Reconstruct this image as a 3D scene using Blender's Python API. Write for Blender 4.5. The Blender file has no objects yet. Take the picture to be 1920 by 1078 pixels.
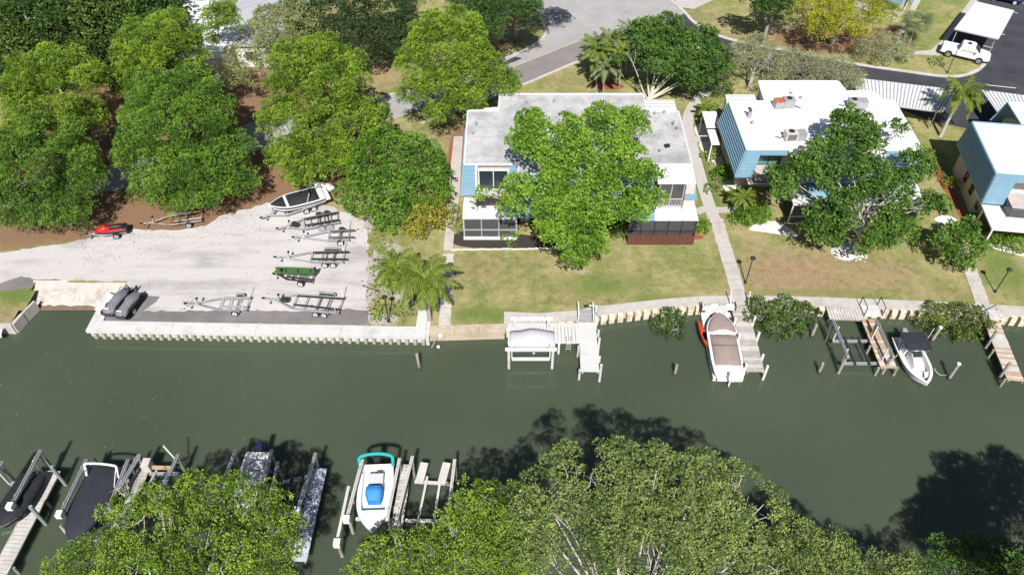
import bpy, math, random
import numpy as np
from mathutils import Vector, Matrix
from mathutils.geometry import tessellate_polygon

# ------------------------------------------------------------------ camera, sky, sun, exposure
scene = bpy.context.scene
C = scene.collection
CAM_H, CAM_PITCH, FOCAL = 52.0, math.radians(46.2), 1473.0
cam = bpy.data.cameras.new('camera'); cam_ob = bpy.data.objects.new('camera', cam); C.objects.link(cam_ob)
cam_ob.location = (0, 0, CAM_H); cam_ob.rotation_euler = (math.pi / 2 - CAM_PITCH, 0, 0)
cam.sensor_width = 36.0; cam.lens = 36.0 * FOCAL / 1920.0; cam.clip_end = 3000.0; cam.clip_start = 0.5
scene.camera = cam_ob

SUN_EL = math.radians(48.3)
world = bpy.data.worlds.new('World'); scene.world = world; world.use_nodes = True
wn = world.node_tree.nodes; wl = world.node_tree.links
sky = wn.new('ShaderNodeTexSky'); sky.sky_type = 'NISHITA'; sky.sun_disc = False
sky.sun_elevation = SUN_EL; sky.sun_rotation = math.pi
wn['Background'].inputs['Strength'].default_value = 0.05
wl.new(sky.outputs['Color'], wn['Background'].inputs['Color'])
sun = bpy.data.lights.new('sun', 'SUN'); sun_ob = bpy.data.objects.new('sun', sun); C.objects.link(sun_ob)
sun.energy = 5.0; sun.angle = math.radians(0.53); sun.color = (1.0, 0.965, 0.92)
sun_ob.rotation_euler = (math.pi / 2 - SUN_EL, 0, 0)          # light travels towards +y and down
sun_ob.location = (0, -40, 60)
vs = scene.view_settings
vs.view_transform = 'Standard'; vs.look = 'None'; vs.exposure = 0.28; vs.gamma = 1.0; vs.use_curve_mapping = False

scene.cycles.diffuse_bounces = 2
WATER_Z = -1.0
rnd = random.Random(7)

def S(px, py, z=0.0):
    """where a sight line through a point of the 1920 x 1078 survey picture meets the level z (metres)"""
    u = (px - 960.0) / FOCAL; v = (py - 539.0) / FOCAL
    d = (u, math.cos(CAM_PITCH) - v * math.sin(CAM_PITCH), -math.sin(CAM_PITCH) - v * math.cos(CAM_PITCH))
    t = (z - CAM_H) / d[2]
    return Vector((d[0] * t, d[1] * t, z))
def SS(pts, z=0.0): return [S(x, y, z) for x, y in pts]

# ------------------------------------------------------------------ materials
def new_mat(name):
    m = bpy.data.materials.new(name); m.use_nodes = True
    nt = m.node_tree; return m, nt, nt.nodes, nt.links, nt.nodes['Principled BSDF']
def coord(nt, scale=1.0, kind='Object'):
    tc = nt.nodes.new('ShaderNodeTexCoord'); mp = nt.nodes.new('ShaderNodeMapping')
    mp.inputs['Scale'].default_value = scale if hasattr(scale, '__len__') else (scale,) * 3
    nt.links.new(tc.outputs[kind], mp.inputs['Vector']); return mp.outputs['Vector']
def geo_pos(nt, scale=1.0):
    g = nt.nodes.new('ShaderNodeNewGeometry'); mp = nt.nodes.new('ShaderNodeMapping')
    mp.inputs['Scale'].default_value = scale if hasattr(scale, '__len__') else (scale,) * 3
    nt.links.new(g.outputs['Position'], mp.inputs['Vector']); return mp.outputs['Vector']
def noise_n(nt, vec, scale, detail=4.0, rough=0.6):
    n = nt.nodes.new('ShaderNodeTexNoise'); n.inputs['Scale'].default_value = scale
    n.inputs['Detail'].default_value = detail; n.inputs['Roughness'].default_value = rough
    nt.links.new(vec, n.inputs['Vector']); return n.outputs['Fac']
def ramp_n(nt, fac, a, b, ca=(0, 0, 0, 1), cb=(1, 1, 1, 1)):
    r = nt.nodes.new('ShaderNodeValToRGB'); e = r.color_ramp.elements
    e[0].position = a; e[1].position = b; e[0].color = ca; e[1].color = cb
    nt.links.new(fac, r.inputs['Fac']); return r.outputs['Color']
def mix_n(nt, fac, a, b, mode='MIX'):
    m = nt.nodes.new('ShaderNodeMix'); m.data_type = 'RGBA'; m.blend_type = mode
    for i, v in ((0, fac), (6, a), (7, b)):
        if hasattr(v, 'links') or hasattr(v, 'is_linked'): nt.links.new(v, m.inputs[i])
        elif i == 0: m.inputs[0].default_value = v
        else: m.inputs[i].default_value = (*v[:3], 1)
    return m.outputs[2]
def math_n(nt, op, a, b=None):
    m = nt.nodes.new('ShaderNodeMath'); m.operation = op; m.use_clamp = False
    for i, v in ((0, a), (1, b)):
        if v is None: continue
        if hasattr(v, 'is_linked'): nt.links.new(v, m.inputs[i])
        else: m.inputs[i].default_value = v
    return m.outputs[0]
def bump_n(nt, h, strength, dist, bsdf):
    b = nt.nodes.new('ShaderNodeBump'); b.inputs['Strength'].default_value = strength; b.inputs['Distance'].default_value = dist
    nt.links.new(h, b.inputs['Height']); nt.links.new(b.outputs['Normal'], bsdf.inputs['Normal'])

MATS = {}
def plain(name, col, rough=0.6, metal=0.0, var=0.12, vscale=3.0, bump=0.0, bscale=20.0, spec=0.5, dirt=None, dscale=0.6, dlo=0.5, dhi=0.75):
    """a painted / timber / metal surface: colour, uneven tone, optional dirt and relief"""
    if name in MATS: return MATS[name]
    m, nt, N, L, b = new_mat(name)
    v = geo_pos(nt)
    f = noise_n(nt, v, vscale, 5.0, 0.65)
    lo = tuple(c * (1 - var) for c in col); hi = tuple(min(1, c * (1 + var)) for c in col)
    c = ramp_n(nt, f, 0.3, 0.7, (*lo, 1), (*hi, 1))
    if dirt is not None:
        f2 = ramp_n(nt, noise_n(nt, v, dscale, 6.0, 0.7), dlo, dhi)
        c = mix_n(nt, f2, c, dirt)
    L.new(c, b.inputs['Base Color'])
    b.inputs['Roughness'].default_value = rough; b.inputs['Metallic'].default_value = metal
    b.inputs['Specular IOR Level'].default_value = spec
    if bump: bump_n(nt, noise_n(nt, v, bscale, 4.0, 0.6), bump, 0.02, b)
    MATS[name] = m; return m

def leafmat(name, dark, light, trans=0.3):
    if name in MATS: return MATS[name]
    m, nt, N, L, b = new_mat(name)
    a = N.new('ShaderNodeAttribute'); a.attribute_name = 'tone'
    c = ramp_n(nt, a.outputs['Fac'], 0.05, 0.95, (*dark, 1), (*light, 1))
    L.new(c, b.inputs['Base Color']); b.inputs['Roughness'].default_value = 0.55; b.inputs['Specular IOR Level'].default_value = 0.35
    t = N.new('ShaderNodeBsdfTranslucent'); L.new(mix_n(nt, 0.5, c, (light[0] * 1.3, light[1] * 1.25, light[2] * 0.6)), t.inputs['Color'])
    mx = N.new('ShaderNodeMixShader'); mx.inputs[0].default_value = trans
    L.new(b.outputs[0], mx.inputs[1]); L.new(t.outputs[0], mx.inputs[2]); L.new(mx.outputs[0], N['Material Output'].inputs['Surface'])
    MATS[name] = m; return m

WHITE = plain('white_paint', (0.78, 0.78, 0.77), 0.5, var=0.04, dirt=(0.5, 0.47, 0.43), dlo=0.58, dhi=0.9)
GEL = plain('white_gelcoat', (0.80, 0.80, 0.79), 0.25, var=0.03, dirt=(0.62, 0.6, 0.56), dscale=1.2, dlo=0.6, dhi=0.95)
ALU = plain('aluminium', (0.60, 0.61, 0.63), 0.38, 0.55, var=0.12, vscale=4, dirt=(0.38, 0.36, 0.34), dlo=0.55, dhi=0.85)
GALV = plain('galvanised_steel', (0.50, 0.51, 0.52), 0.5, 0.4, var=0.15, vscale=5, dirt=(0.30, 0.22, 0.16), dlo=0.58, dhi=0.8)
RUST = plain('rusty_frame', (0.42, 0.38, 0.34), 0.75, 0.1, var=0.3, vscale=4, dirt=(0.22, 0.10, 0.05), dlo=0.45, dhi=0.65)
BLACK = plain('black_steel', (0.022, 0.022, 0.024), 0.5, var=0.3)
RUBBER = plain('tyre_rubber', (0.025, 0.025, 0.026), 0.85, var=0.25)
RIM = plain('white_rim', (0.68, 0.68, 0.67), 0.4, var=0.08)
CARPET = plain('carpet_bunk', (0.03, 0.031, 0.034), 0.95, var=0.35, vscale=9)
CANVAS_BLK = plain('black_canvas', (0.018, 0.019, 0.024), 0.8, var=0.3, vscale=5, bump=0.5, bscale=5)
CANVAS_NAVY = plain('dark_navy_canvas', (0.026, 0.028, 0.04), 0.8, var=0.25, vscale=4, bump=0.4, bscale=5)
CANVAS_TAUPE = plain('taupe_canvas', (0.30, 0.235, 0.215), 0.85, var=0.10, vscale=3, bump=0.4, bscale=4)
CANVAS_GREY = plain('grey_canvas', (0.19, 0.19, 0.215), 0.7, var=0.15, vscale=5, bump=0.4, bscale=6)
CANVAS_PALE = plain('pale_grey_canvas', (0.60, 0.585, 0.64), 0.8, var=0.06, vscale=3, bump=0.3, bscale=5)
CANVAS_BLUE = plain('blue_canvas', (0.035, 0.24, 0.62), 0.7, var=0.15, vscale=4, bump=0.5, bscale=6)
TEAL = plain('teal_canvas', (0.012, 0.36, 0.36), 0.7, var=0.12, vscale=4)
RED = plain('red_plastic', (0.62, 0.025, 0.025), 0.35, var=0.12)
ORANGE_RED = plain('orange_red_plastic', (0.55, 0.075, 0.035), 0.4, var=0.1)
NAVY = plain('navy_paint', (0.015, 0.025, 0.085), 0.3, var=0.1)
GREEN_BOAT = plain('green_boat_paint', (0.06, 0.135, 0.045), 0.5, var=0.2)
GLASS = plain('dark_glass', (0.03, 0.045, 0.055), 0.06, var=0.1, spec=0.8)
GLASS_GREEN = plain('green_tinted_glass', (0.10, 0.24, 0.22), 0.08, var=0.12, vscale=1.5, spec=0.8)
GREYPLASTIC = plain('grey_plastic', (0.34, 0.34, 0.36), 0.5, var=0.08)
PILING = plain('weathered_piling', (0.36, 0.335, 0.29), 0.9, var=0.28, vscale=6, dirt=(0.13, 0.13, 0.09), dlo=0.5, dhi=0.75, bump=0.5)
PILING_GREEN = plain('treated_piling', (0.26, 0.31, 0.27), 0.9, var=0.22, vscale=6, dirt=(0.12, 0.14, 0.11), dlo=0.5, dhi=0.8, bump=0.5)
PILING_DARK = plain('dark_piling', (0.07, 0.06, 0.05), 0.9, var=0.3, vscale=6)
PLANK_GREY = plain('grey_plank', (0.42, 0.40, 0.36), 0.85, var=0.16, vscale=2.2, bump=0.3, dirt=(0.25, 0.23, 0.2), dlo=0.5, dhi=0.8)
PLANK_TAN = plain('tan_plank', (0.50, 0.34, 0.20), 0.8, var=0.16, vscale=2.2, bump=0.3, dirt=(0.40, 0.34, 0.28), dlo=0.45, dhi=0.75)
PLANK_WHITE = plain('white_plank', (0.62, 0.62, 0.605), 0.7, var=0.05, vscale=2.2, dirt=(0.55, 0.53, 0.5), dlo=0.55, dhi=0.85)
PLANK_PALE = plain('pale_plank', (0.56, 0.53, 0.50), 0.85, var=0.12, vscale=2, bump=0.3, dirt=(0.38, 0.35, 0.31), dlo=0.5, dhi=0.8)
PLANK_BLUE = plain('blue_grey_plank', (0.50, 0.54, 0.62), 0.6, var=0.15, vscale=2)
CONC = plain('concrete', (0.52, 0.48, 0.45), 0.9, var=0.10, vscale=2.5, bump=0.2, dirt=(0.34, 0.31, 0.28), dlo=0.5, dhi=0.8)
CONC_WHITE = plain('white_concrete', (0.62, 0.61, 0.605), 0.85, var=0.05, vscale=2.0, bump=0.15, dirt=(0.42, 0.40, 0.37), dlo=0.5, dhi=0.78)
CONC_TAN = plain('tan_concrete', (0.52, 0.44, 0.33), 0.9, var=0.16, vscale=2.5, bump=0.3, dirt=(0.36, 0.26, 0.17), dlo=0.48, dhi=0.75)
CONC_STAIN = plain('stained_wall', (0.56, 0.50, 0.38), 0.9, var=0.2, vscale=3, bump=0.3, dirt=(0.24, 0.17, 0.10), dlo=0.5, dhi=0.75)
KERB = plain('kerb_concrete', (0.55, 0.52, 0.49), 0.9, var=0.10, vscale=2, dirt=(0.38, 0.35, 0.32))
ROOF_GREY = plain('grey_roof_membrane', (0.53, 0.52, 0.525), 0.8, var=0.13, vscale=1.8, dirt=(0.33, 0.325, 0.335), dscale=0.42, dlo=0.44, dhi=0.66)
ROOF_WHITE = plain('white_roof_membrane', (0.82, 0.82, 0.82), 0.7, var=0.02, vscale=1.0, dirt=(0.64, 0.62, 0.59), dscale=0.5, dlo=0.58, dhi=0.85)
METAL_ROOF = plain('white_metal_roof', (0.76, 0.77, 0.78), 0.45, 0.1, var=0.04, dirt=(0.5, 0.5, 0.5), dlo=0.55, dhi=0.9)
SIDING = plain('blue_siding', (0.205, 0.35, 0.455), 0.6, var=0.06, vscale=1.5, dirt=(0.28, 0.41, 0.49), dlo=0.5, dhi=0.85)
SIDING_DK = SIDING
STUCCO = plain('cream_stucco', (0.60, 0.555, 0.50), 0.9, var=0.06, vscale=2, bump=0.2)
SCREEN = plain('screen_mesh', (0.07, 0.072, 0.078), 0.7, var=0.2)
BROWN_WOOD = plain('brown_fence_wood', (0.13, 0.05, 0.035), 0.8, var=0.22, vscale=4)
DKBROWN = plain('dark_brown_metal', (0.05, 0.033, 0.028), 0.55, var=0.2)
MULCH_RED = plain('red_mulch', (0.30, 0.085, 0.05), 0.95, var=0.4, vscale=7, bump=0.8)
SHELL = plain('white_shell_bed', (0.74, 0.71, 0.67), 0.95, var=0.14, vscale=6, bump=0.6)
BARK_PINE = plain('pine_bark', (0.20, 0.165, 0.14), 0.95, var=0.3, vscale=5, bump=0.6)
BARK_PALE = plain('pale_bark', (0.50, 0.46, 0.40), 0.9, var=0.18, vscale=4, bump=0.4)
BARK_GREY = plain('grey_bark', (0.34, 0.31, 0.28), 0.9, var=0.22, vscale=4, bump=0.5)

def ground_mat():
    m, nt, N, L, b = new_mat('lawn_and_soil')
    v = geo_pos(nt)
    a = N.new('ShaderNodeVertexColor'); a.layer_name = 'cover'
    sp = N.new('ShaderNodeSeparateColor'); L.new(a.outputs['Color'], sp.inputs[0])
    big = noise_n(nt, v, 0.22, 6.0, 0.62); mid = noise_n(nt, v, 1.3, 6.0, 0.7); fine = noise_n(nt, v, 6.0, 4.0, 0.7)
    green = ramp_n(nt, mid, 0.3, 0.7, (0.135, 0.185, 0.045, 1), (0.30, 0.33, 0.11, 1))
    yellow = ramp_n(nt, mid, 0.3, 0.7, (0.31, 0.265, 0.11, 1), (0.52, 0.46, 0.24, 1))
    sel = ramp_n(nt, math_n(nt, 'ADD', math_n(nt, 'MULTIPLY', big, 0.7), math_n(nt, 'MULTIPLY', fine, 0.3)), 0.42, 0.58)
    c = mix_n(nt, sel, green, yellow)
    def masked(ch, lo=0.42, hi=0.58, nz=0.7):
        f = math_n(nt, 'ADD', sp.outputs[ch], math_n(nt, 'MULTIPLY', math_n(nt, 'SUBTRACT', math_n(nt, 'ADD', math_n(nt, 'MULTIPLY', mid, 0.6), math_n(nt, 'MULTIPLY', fine, 0.4)), 0.5), nz * 2.0))
        return ramp_n(nt, f, lo, hi)
    dry = ramp_n(nt, math_n(nt, 'ADD', math_n(nt, 'MULTIPLY', mid, 0.5), math_n(nt, 'MULTIPLY', fine, 0.5)), 0.34, 0.66, (0.27, 0.18, 0.09, 1), (0.50, 0.375, 0.235, 1))
    c = mix_n(nt, masked(0, 0.25, 1.15, 1.0), c, dry)
    lush = ramp_n(nt, fine, 0.3, 0.7, (0.10, 0.17, 0.035, 1), (0.19, 0.27, 0.06, 1))
    inv = N.new('ShaderNodeVertexColor'); inv.layer_name = 'cover2'
    sp2 = N.new('ShaderNodeSeparateColor'); L.new(inv.outputs['Color'], sp2.inputs[0])
    f = math_n(nt, 'ADD', sp2.outputs[0], math_n(nt, 'SUBTRACT', mid, 0.5)); c = mix_n(nt, ramp_n(nt, f, 0.35, 0.7), c, lush)
    straw = ramp_n(nt, fine, 0.25, 0.75, (0.18, 0.095, 0.05, 1), (0.40, 0.25, 0.16, 1))
    c = mix_n(nt, masked(1), c, straw)
    sand = ramp_n(nt, fine, 0.3, 0.7, (0.42, 0.36, 0.31, 1), (0.60, 0.55, 0.51, 1))
    c = mix_n(nt, masked(2), c, sand)
    speck = ramp_n(nt, noise_n(nt, v, 10.0, 3.0, 0.8), 0.30, 0.48)
    c = mix_n(nt, math_n(nt, 'MULTIPLY', math_n(nt, 'SUBTRACT', 1.0, speck), 0.6), c, (0.11, 0.10, 0.05))
    L.new(c, b.inputs['Base Color']); b.inputs['Roughness'].default_value = 1.0; b.inputs['Specular IOR Level'].default_value = 0.1
    bump_n(nt, noise_n(nt, v, 9.0, 5.0, 0.75), 1.0, 0.10, b)
    return m
def gravel_mat():
    m, nt, N, L, b = new_mat('pale_shell_gravel')
    v = geo_pos(nt); vs_ = geo_pos(nt, (0.35, 1.0, 1.0))
    big = noise_n(nt, vs_, 0.45, 6.0, 0.6); fine = noise_n(nt, v, 9.0, 5.0, 0.75)
    c = ramp_n(nt, fine, 0.25, 0.75, (0.50, 0.47, 0.46, 1), (0.63, 0.605, 0.60, 1))
    c = mix_n(nt, ramp_n(nt, big, 0.50, 0.70), c, (0.37, 0.35, 0.34))
    rut = ramp_n(nt, noise_n(nt, geo_pos(nt, (0.10, 1.3, 1)), 0.9, 4.0, 0.6), 0.52, 0.66); c = mix_n(nt, math_n(nt, 'MULTIPLY', rut, 0.4), c, (0.40, 0.375, 0.36))
    pink = ramp_n(nt, noise_n(nt, v, 0.8, 5.0, 0.7), 0.62, 0.72); c = mix_n(nt, math_n(nt, 'MULTIPLY', pink, 0.6), c, (0.42, 0.30, 0.25))
    peb = ramp_n(nt, noise_n(nt, v, 3.2, 4.0, 0.8), 0.70, 0.76); c = mix_n(nt, math_n(nt, 'MULTIPLY', peb, 0.7), c, (0.20, 0.175, 0.16))
    L.new(c, b.inputs['Base Color']); b.inputs['Roughness'].default_value = 1.0; b.inputs['Specular IOR Level'].default_value = 0.15
    bump_n(nt, noise_n(nt, v, 11.0, 5.0, 0.8), 0.7, 0.04, b); return m
def asphalt_mat(name, lo, hi, crack=0.35):
    m, nt, N, L, b = new_mat(name)
    v = geo_pos(nt); f = noise_n(nt, v, 0.35, 6.0, 0.6); g = noise_n(nt, v, 18.0, 3.0, 0.7)
    c = ramp_n(nt, math_n(nt, 'ADD', math_n(nt, 'MULTIPLY', f, 0.7), math_n(nt, 'MULTIPLY', g, 0.3)), 0.35, 0.65, (*lo, 1), (*hi, 1))
    w = N.new('ShaderNodeTexVoronoi'); w.feature = 'DISTANCE_TO_EDGE'; w.inputs['Scale'].default_value = 0.28
    dv = N.new('ShaderNodeVectorMath'); dv.operation = 'ADD'
    ns = N.new('ShaderNodeTexNoise'); ns.inputs['Scale'].default_value = 0.7; L.new(v, ns.inputs['Vector'])
    sc = N.new('ShaderNodeVectorMath'); sc.operation = 'SCALE'; sc.inputs['Scale'].default_value = 1.6
    L.new(ns.outputs['Color'], sc.inputs[0]); L.new(v, dv.inputs[0]); L.new(sc.outputs[0], dv.inputs[1]); L.new(dv.outputs[0], w.inputs['Vector'])
    ck = ramp_n(nt, w.outputs['Distance'], 0.0, 0.02, (1, 1, 1, 1), (0, 0, 0, 1))
    c = mix_n(nt, math_n(nt, 'MULTIPLY', ck, crack), c, tuple(x * 0.45 for x in lo))
    L.new(c, b.inputs['Base Color']); b.inputs['Roughness'].default_value = 0.9; b.inputs['Specular IOR Level'].default_value = 0.25
    bump_n(nt, g, 0.25, 0.02, b); return m
def water_mat():
    m, nt, N, L, b = new_mat('murky_canal_water')
    v = geo_pos(nt)
    f = noise_n(nt, v, 0.06, 4.0, 0.5)
    c = ramp_n(nt, f, 0.3, 0.7, (0.056, 0.075, 0.050, 1), (0.078, 0.097, 0.064, 1))
    L.new(c, b.inputs['Base Color'])
    b.inputs['Roughness'].default_value = 0.06; b.inputs['IOR'].default_value = 1.33; b.inputs['Specular IOR Level'].default_value = 0.5
    try:
        b.subsurface_method = 'BURLEY'
        b.inputs['Subsurface Weight'].default_value = 1.0; b.inputs['Subsurface Radius'].default_value = (0.55, 0.7, 0.5); b.inputs['Subsurface Scale'].default_value = 0.8
    except Exception: pass
    h = math_n(nt, 'ADD', noise_n(nt, geo_pos(nt, (0.6, 1.3, 1)), 1.1, 3.0, 0.55), math_n(nt, 'MULTIPLY', noise_n(nt, v, 4.5, 2.0, 0.5), 0.25))
    bump_n(nt, h, 0.2, 0.10, b); return m
LAWN = ground_mat(); GRAVEL = gravel_mat(); WATERM = water_mat()
ROADM = asphalt_mat('worn_road_asphalt', (0.34, 0.325, 0.32), (0.43, 0.415, 0.41), 0.3)
ROADM_DK = asphalt_mat('newer_road_asphalt', (0.22, 0.205, 0.205), (0.27, 0.25, 0.25), 0.2)
PARKM = asphalt_mat('sealed_parking_asphalt', (0.040, 0.042, 0.052), (0.075, 0.077, 0.09), 0.1)
WETM = asphalt_mat('old_asphalt_strip', (0.16, 0.15, 0.15), (0.25, 0.235, 0.235), 0.2)
LINE = plain('road_marking_paint', (0.72, 0.72, 0.70), 0.8, var=0.1, vscale=6)
PATHM = plain('path_concrete', (0.50, 0.47, 0.44), 0.9, var=0.08, vscale=3, bump=0.2, dirt=(0.36, 0.33, 0.30), dlo=0.5, dhi=0.85)
RAMPM = plain('ramp_concrete', (0.50, 0.475, 0.44), 0.85, var=0.10, vscale=1.6, bump=0.25, dirt=(0.33, 0.24, 0.19), dscale=0.9, dlo=0.52, dhi=0.72)

# ------------------------------------------------------------------ mesh helpers
class MB:
    """collects boxes, bars, tubes, prisms and lofts; build() links them as one mesh object"""
    def __init__(s): s.v = []; s.f = []; s.mi = []; s.sm = []
    def add(s, vs, fs, mi=0, smooth=False):
        o = len(s.v); s.v += [tuple(x) for x in vs]
        for f in fs: s.f.append(tuple(i + o for i in f)); s.mi.append(mi); s.sm.append(smooth)
        return s
    def box(s, c, d, rz=0.0, mi=0, ry=0.0):
        hx, hy, hz = d[0] / 2, d[1] / 2, d[2] / 2
        M = Matrix.Translation(Vector(c)) @ Matrix.Rotation(rz, 4, 'Z') @ Matrix.Rotation(ry, 4, 'Y')
        vs = [M @ Vector((x * hx, y * hy, z * hz)) for z in (-1, 1) for x, y in ((-1, -1), (1, -1), (1, 1), (-1, 1))]
        return s.add(vs, [(3, 2, 1, 0), (4, 5, 6, 7), (0, 1, 5, 4), (1, 2, 6, 5), (2, 3, 7, 6), (3, 0, 4, 7)], mi)
    def bar(s, a, b, w, h, mi=0, up=(0, 0, 1)):
        a = Vector(a); b = Vector(b); d = (b - a).normalized(); u = Vector(up)
        if abs(d.dot(u)) > 0.98: u = Vector((0, 1, 0))
        r = d.cross(u).normalized() * w / 2; t = r.cross(d).normalized() * h / 2
        vs = [p + sx * r + sz * t for p in (a, b) for sx, sz in ((-1, -1), (1, -1), (1, 1), (-1, 1))]
        return s.add(vs, [(0, 1, 2, 3), (7, 6, 5, 4), (4, 5, 1, 0), (5, 6, 2, 1), (6, 7, 3, 2), (7, 4, 0, 3)], mi)
    def tube(s, pts, rad, n=8, mi=0, cap=True, smooth=True):
        pts = [Vector(p) for p in pts]; k = len(pts)
        if not hasattr(rad, '__len__'): rad = [rad] * k
        vs = []; fs = []
        ref = Vector((0, 0, 1))
        for i, p in enumerate(pts):
            d = (pts[min(i + 1, k - 1)] - pts[max(i - 1, 0)]).normalized()
            u = ref if abs(d.dot(ref)) < 0.95 else Vector((1, 0, 0))
            r = d.cross(u).normalized(); t = r.cross(d).normalized()
            for j in range(n):
                a = 2 * math.pi * j / n; vs.append(p + rad[i] * (math.cos(a) * r + math.sin(a) * t))
        for i in range(k - 1):
            for j in range(n): fs.append((i * n + j, i * n + (j + 1) % n, (i + 1) * n + (j + 1) % n, (i + 1) * n + j))
        s.add(vs, fs, mi, smooth)
        if cap: s.add([vs[j] for j in range(n)], [tuple(range(n - 1, -1, -1))], mi); s.add([vs[(k - 1) * n + j] for j in range(n)], [tuple(range(n))], mi)
        return s
    def prism(s, poly, z0, z1, mi=0, bottom=True):
        """poly: ccw list of (x, y); z0/z1 numbers or lists"""
        n = len(poly); a = z0 if hasattr(z0, '__len__') else [z0] * n; b = z1 if hasattr(z1, '__len__') else [z1] * n
        vs = [(p[0], p[1], a[i]) for i, p in enumerate(poly)] + [(p[0], p[1], b[i]) for i, p in enumerate(poly)]
        tr = tessellate_polygon([[Vector((p[0], p[1], 0)) for p in poly]])
        ar = sum(poly[i][0] * poly[(i + 1) % n][1] - poly[(i + 1) % n][0] * poly[i][1] for i in range(n))
        fs = []
        for t in tr:
            t = tuple(t)
            A = (poly[t[1]][0] - poly[t[0]][0]) * (poly[t[2]][1] - poly[t[0]][1]) - (poly[t[1]][1] - poly[t[0]][1]) * (poly[t[2]][0] - poly[t[0]][0])
            if A < 0: t = t[::-1]
            fs.append(tuple(i + n for i in t))
            if bottom: fs.append(t[::-1])
        for i in range(n):
            j = (i + 1) % n
            fs.append((i, j, j + n, i + n) if ar > 0 else (j, i, i + n, j + n))
        return s.add(vs, fs, mi)
    def sheet(s, poly, z, mi=0):
        n = len(poly); vs = [(p[0], p[1], z if not callable(z) else z(p[0], p[1])) for p in poly]
        fs = []
        for t in tessellate_polygon([[Vector((p[0], p[1], 0)) for p in poly]]):
            t = tuple(t)
            A = (poly[t[1]][0] - poly[t[0]][0]) * (poly[t[2]][1] - poly[t[0]][1]) - (poly[t[1]][1] - poly[t[0]][1]) * (poly[t[2]][0] - poly[t[0]][0])
            fs.append(t if A > 0 else t[::-1])
        return s.add(vs, fs, mi)
    def loft(s, secs, mi=0, closed=True, caps=True, smooth=True):
        n = len(secs[0]); vs = [p for c in secs for p in c]; fs = []
        for i in range(len(secs) - 1):
            for j in range(n if closed else n - 1):
                fs.append((i * n + j, i * n + (j + 1) % n, (i + 1) * n + (j + 1) % n, (i + 1) * n + j))
        s.add(vs, fs, mi, smooth)
        if caps and closed: s.add(secs[0], [tuple(range(n - 1, -1, -1))], mi); s.add(secs[-1], [tuple(range(n))], mi)
        return s
    def mesh(s, name, mats):
        me = bpy.data.meshes.new(name); me.from_pydata(s.v, [], s.f)
        for m in (mats if isinstance(mats, (list, tuple)) else [mats]): me.materials.append(m)
        me.polygons.foreach_set('material_index', s.mi); me.polygons.foreach_set('use_smooth', s.sm)
        me.update(); return me
    def build(s, name, mats, parent=None):
        return put(name, s.mesh(name, mats), parent)
def put(name, me, parent=None, loc=None, rot=None):
    o = bpy.data.objects.new(name, me); C.objects.link(o)
    if parent is not None: o.parent = parent
    if loc is not None: o.location = loc
    if rot is not None: o.rotation_euler = rot
    return o
def thing(name, label, cat, loc=(0, 0, 0), rz=0.0, group=None):
    o = bpy.data.objects.new(name, None); C.objects.link(o); o.empty_display_size = 0.3
    o.location = loc; o.rotation_euler = (0, 0, rz); return tag(o, label, cat, group)
def tag(o, label, cat, group=None):
    o['label'] = label; o['category'] = cat
    if group: o['group'] = group
    return o
def struct(name, mb, m, parent=None):
    o = mb.build(name, m, parent)
    if parent is None: o['kind'] = 'structure'
    return o
def copy_tree(o, parent=None):
    c = o.copy(); C.objects.link(c); c.parent = parent
    for ch in [x for x in bpy.data.objects if x.parent == o]: copy_tree(ch, c)
    return c
def wob(poly, step=0.5, amp=0.12, seed=1, closed=True):
    """resample an outline and make it uneven"""
    r = random.Random(seed); out = []; n = len(poly)
    for i in range(n if closed else n - 1):
        a = Vector(poly[i][:2]); b = Vector(poly[(i + 1) % n][:2]); k = max(1, int((b - a).length / step))
        for j in range(k):
            p = a.lerp(b, j / k)
            out.append((p.x + r.uniform(-amp, amp), p.y + r.uniform(-amp, amp)) if j else (p.x, p.y))
    if not closed: out.append(tuple(poly[-1][:2]))
    return out
def smooth_poly(pts, it=2, closed=True):
    pts = [Vector(p[:2]) for p in pts]
    for _ in range(it):
        n = len(pts); q = []
        for i in range(n if closed else n - 1):
            a, b = pts[i], pts[(i + 1) % n]; q += [a.lerp(b, 0.25), a.lerp(b, 0.75)]
        pts = q if closed else [pts[0]] + q + [pts[-1]]
    return [(p.x, p.y) for p in pts]
def strip(pts, w0, w1=None):
    """left and right edges of a band along a polyline"""
    pts = [Vector(p[:2]) for p in pts]; l = []; r = []; w1 = w0 if w1 is None else w1
    for i, p in enumerate(pts):
        d = (pts[min(i + 1, len(pts) - 1)] - pts[max(i - 1, 0)]).normalized(); nn = Vector((-d.y, d.x))
        l.append(p + nn * w0); r.append(p - nn * w1)
    return l, r
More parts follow.
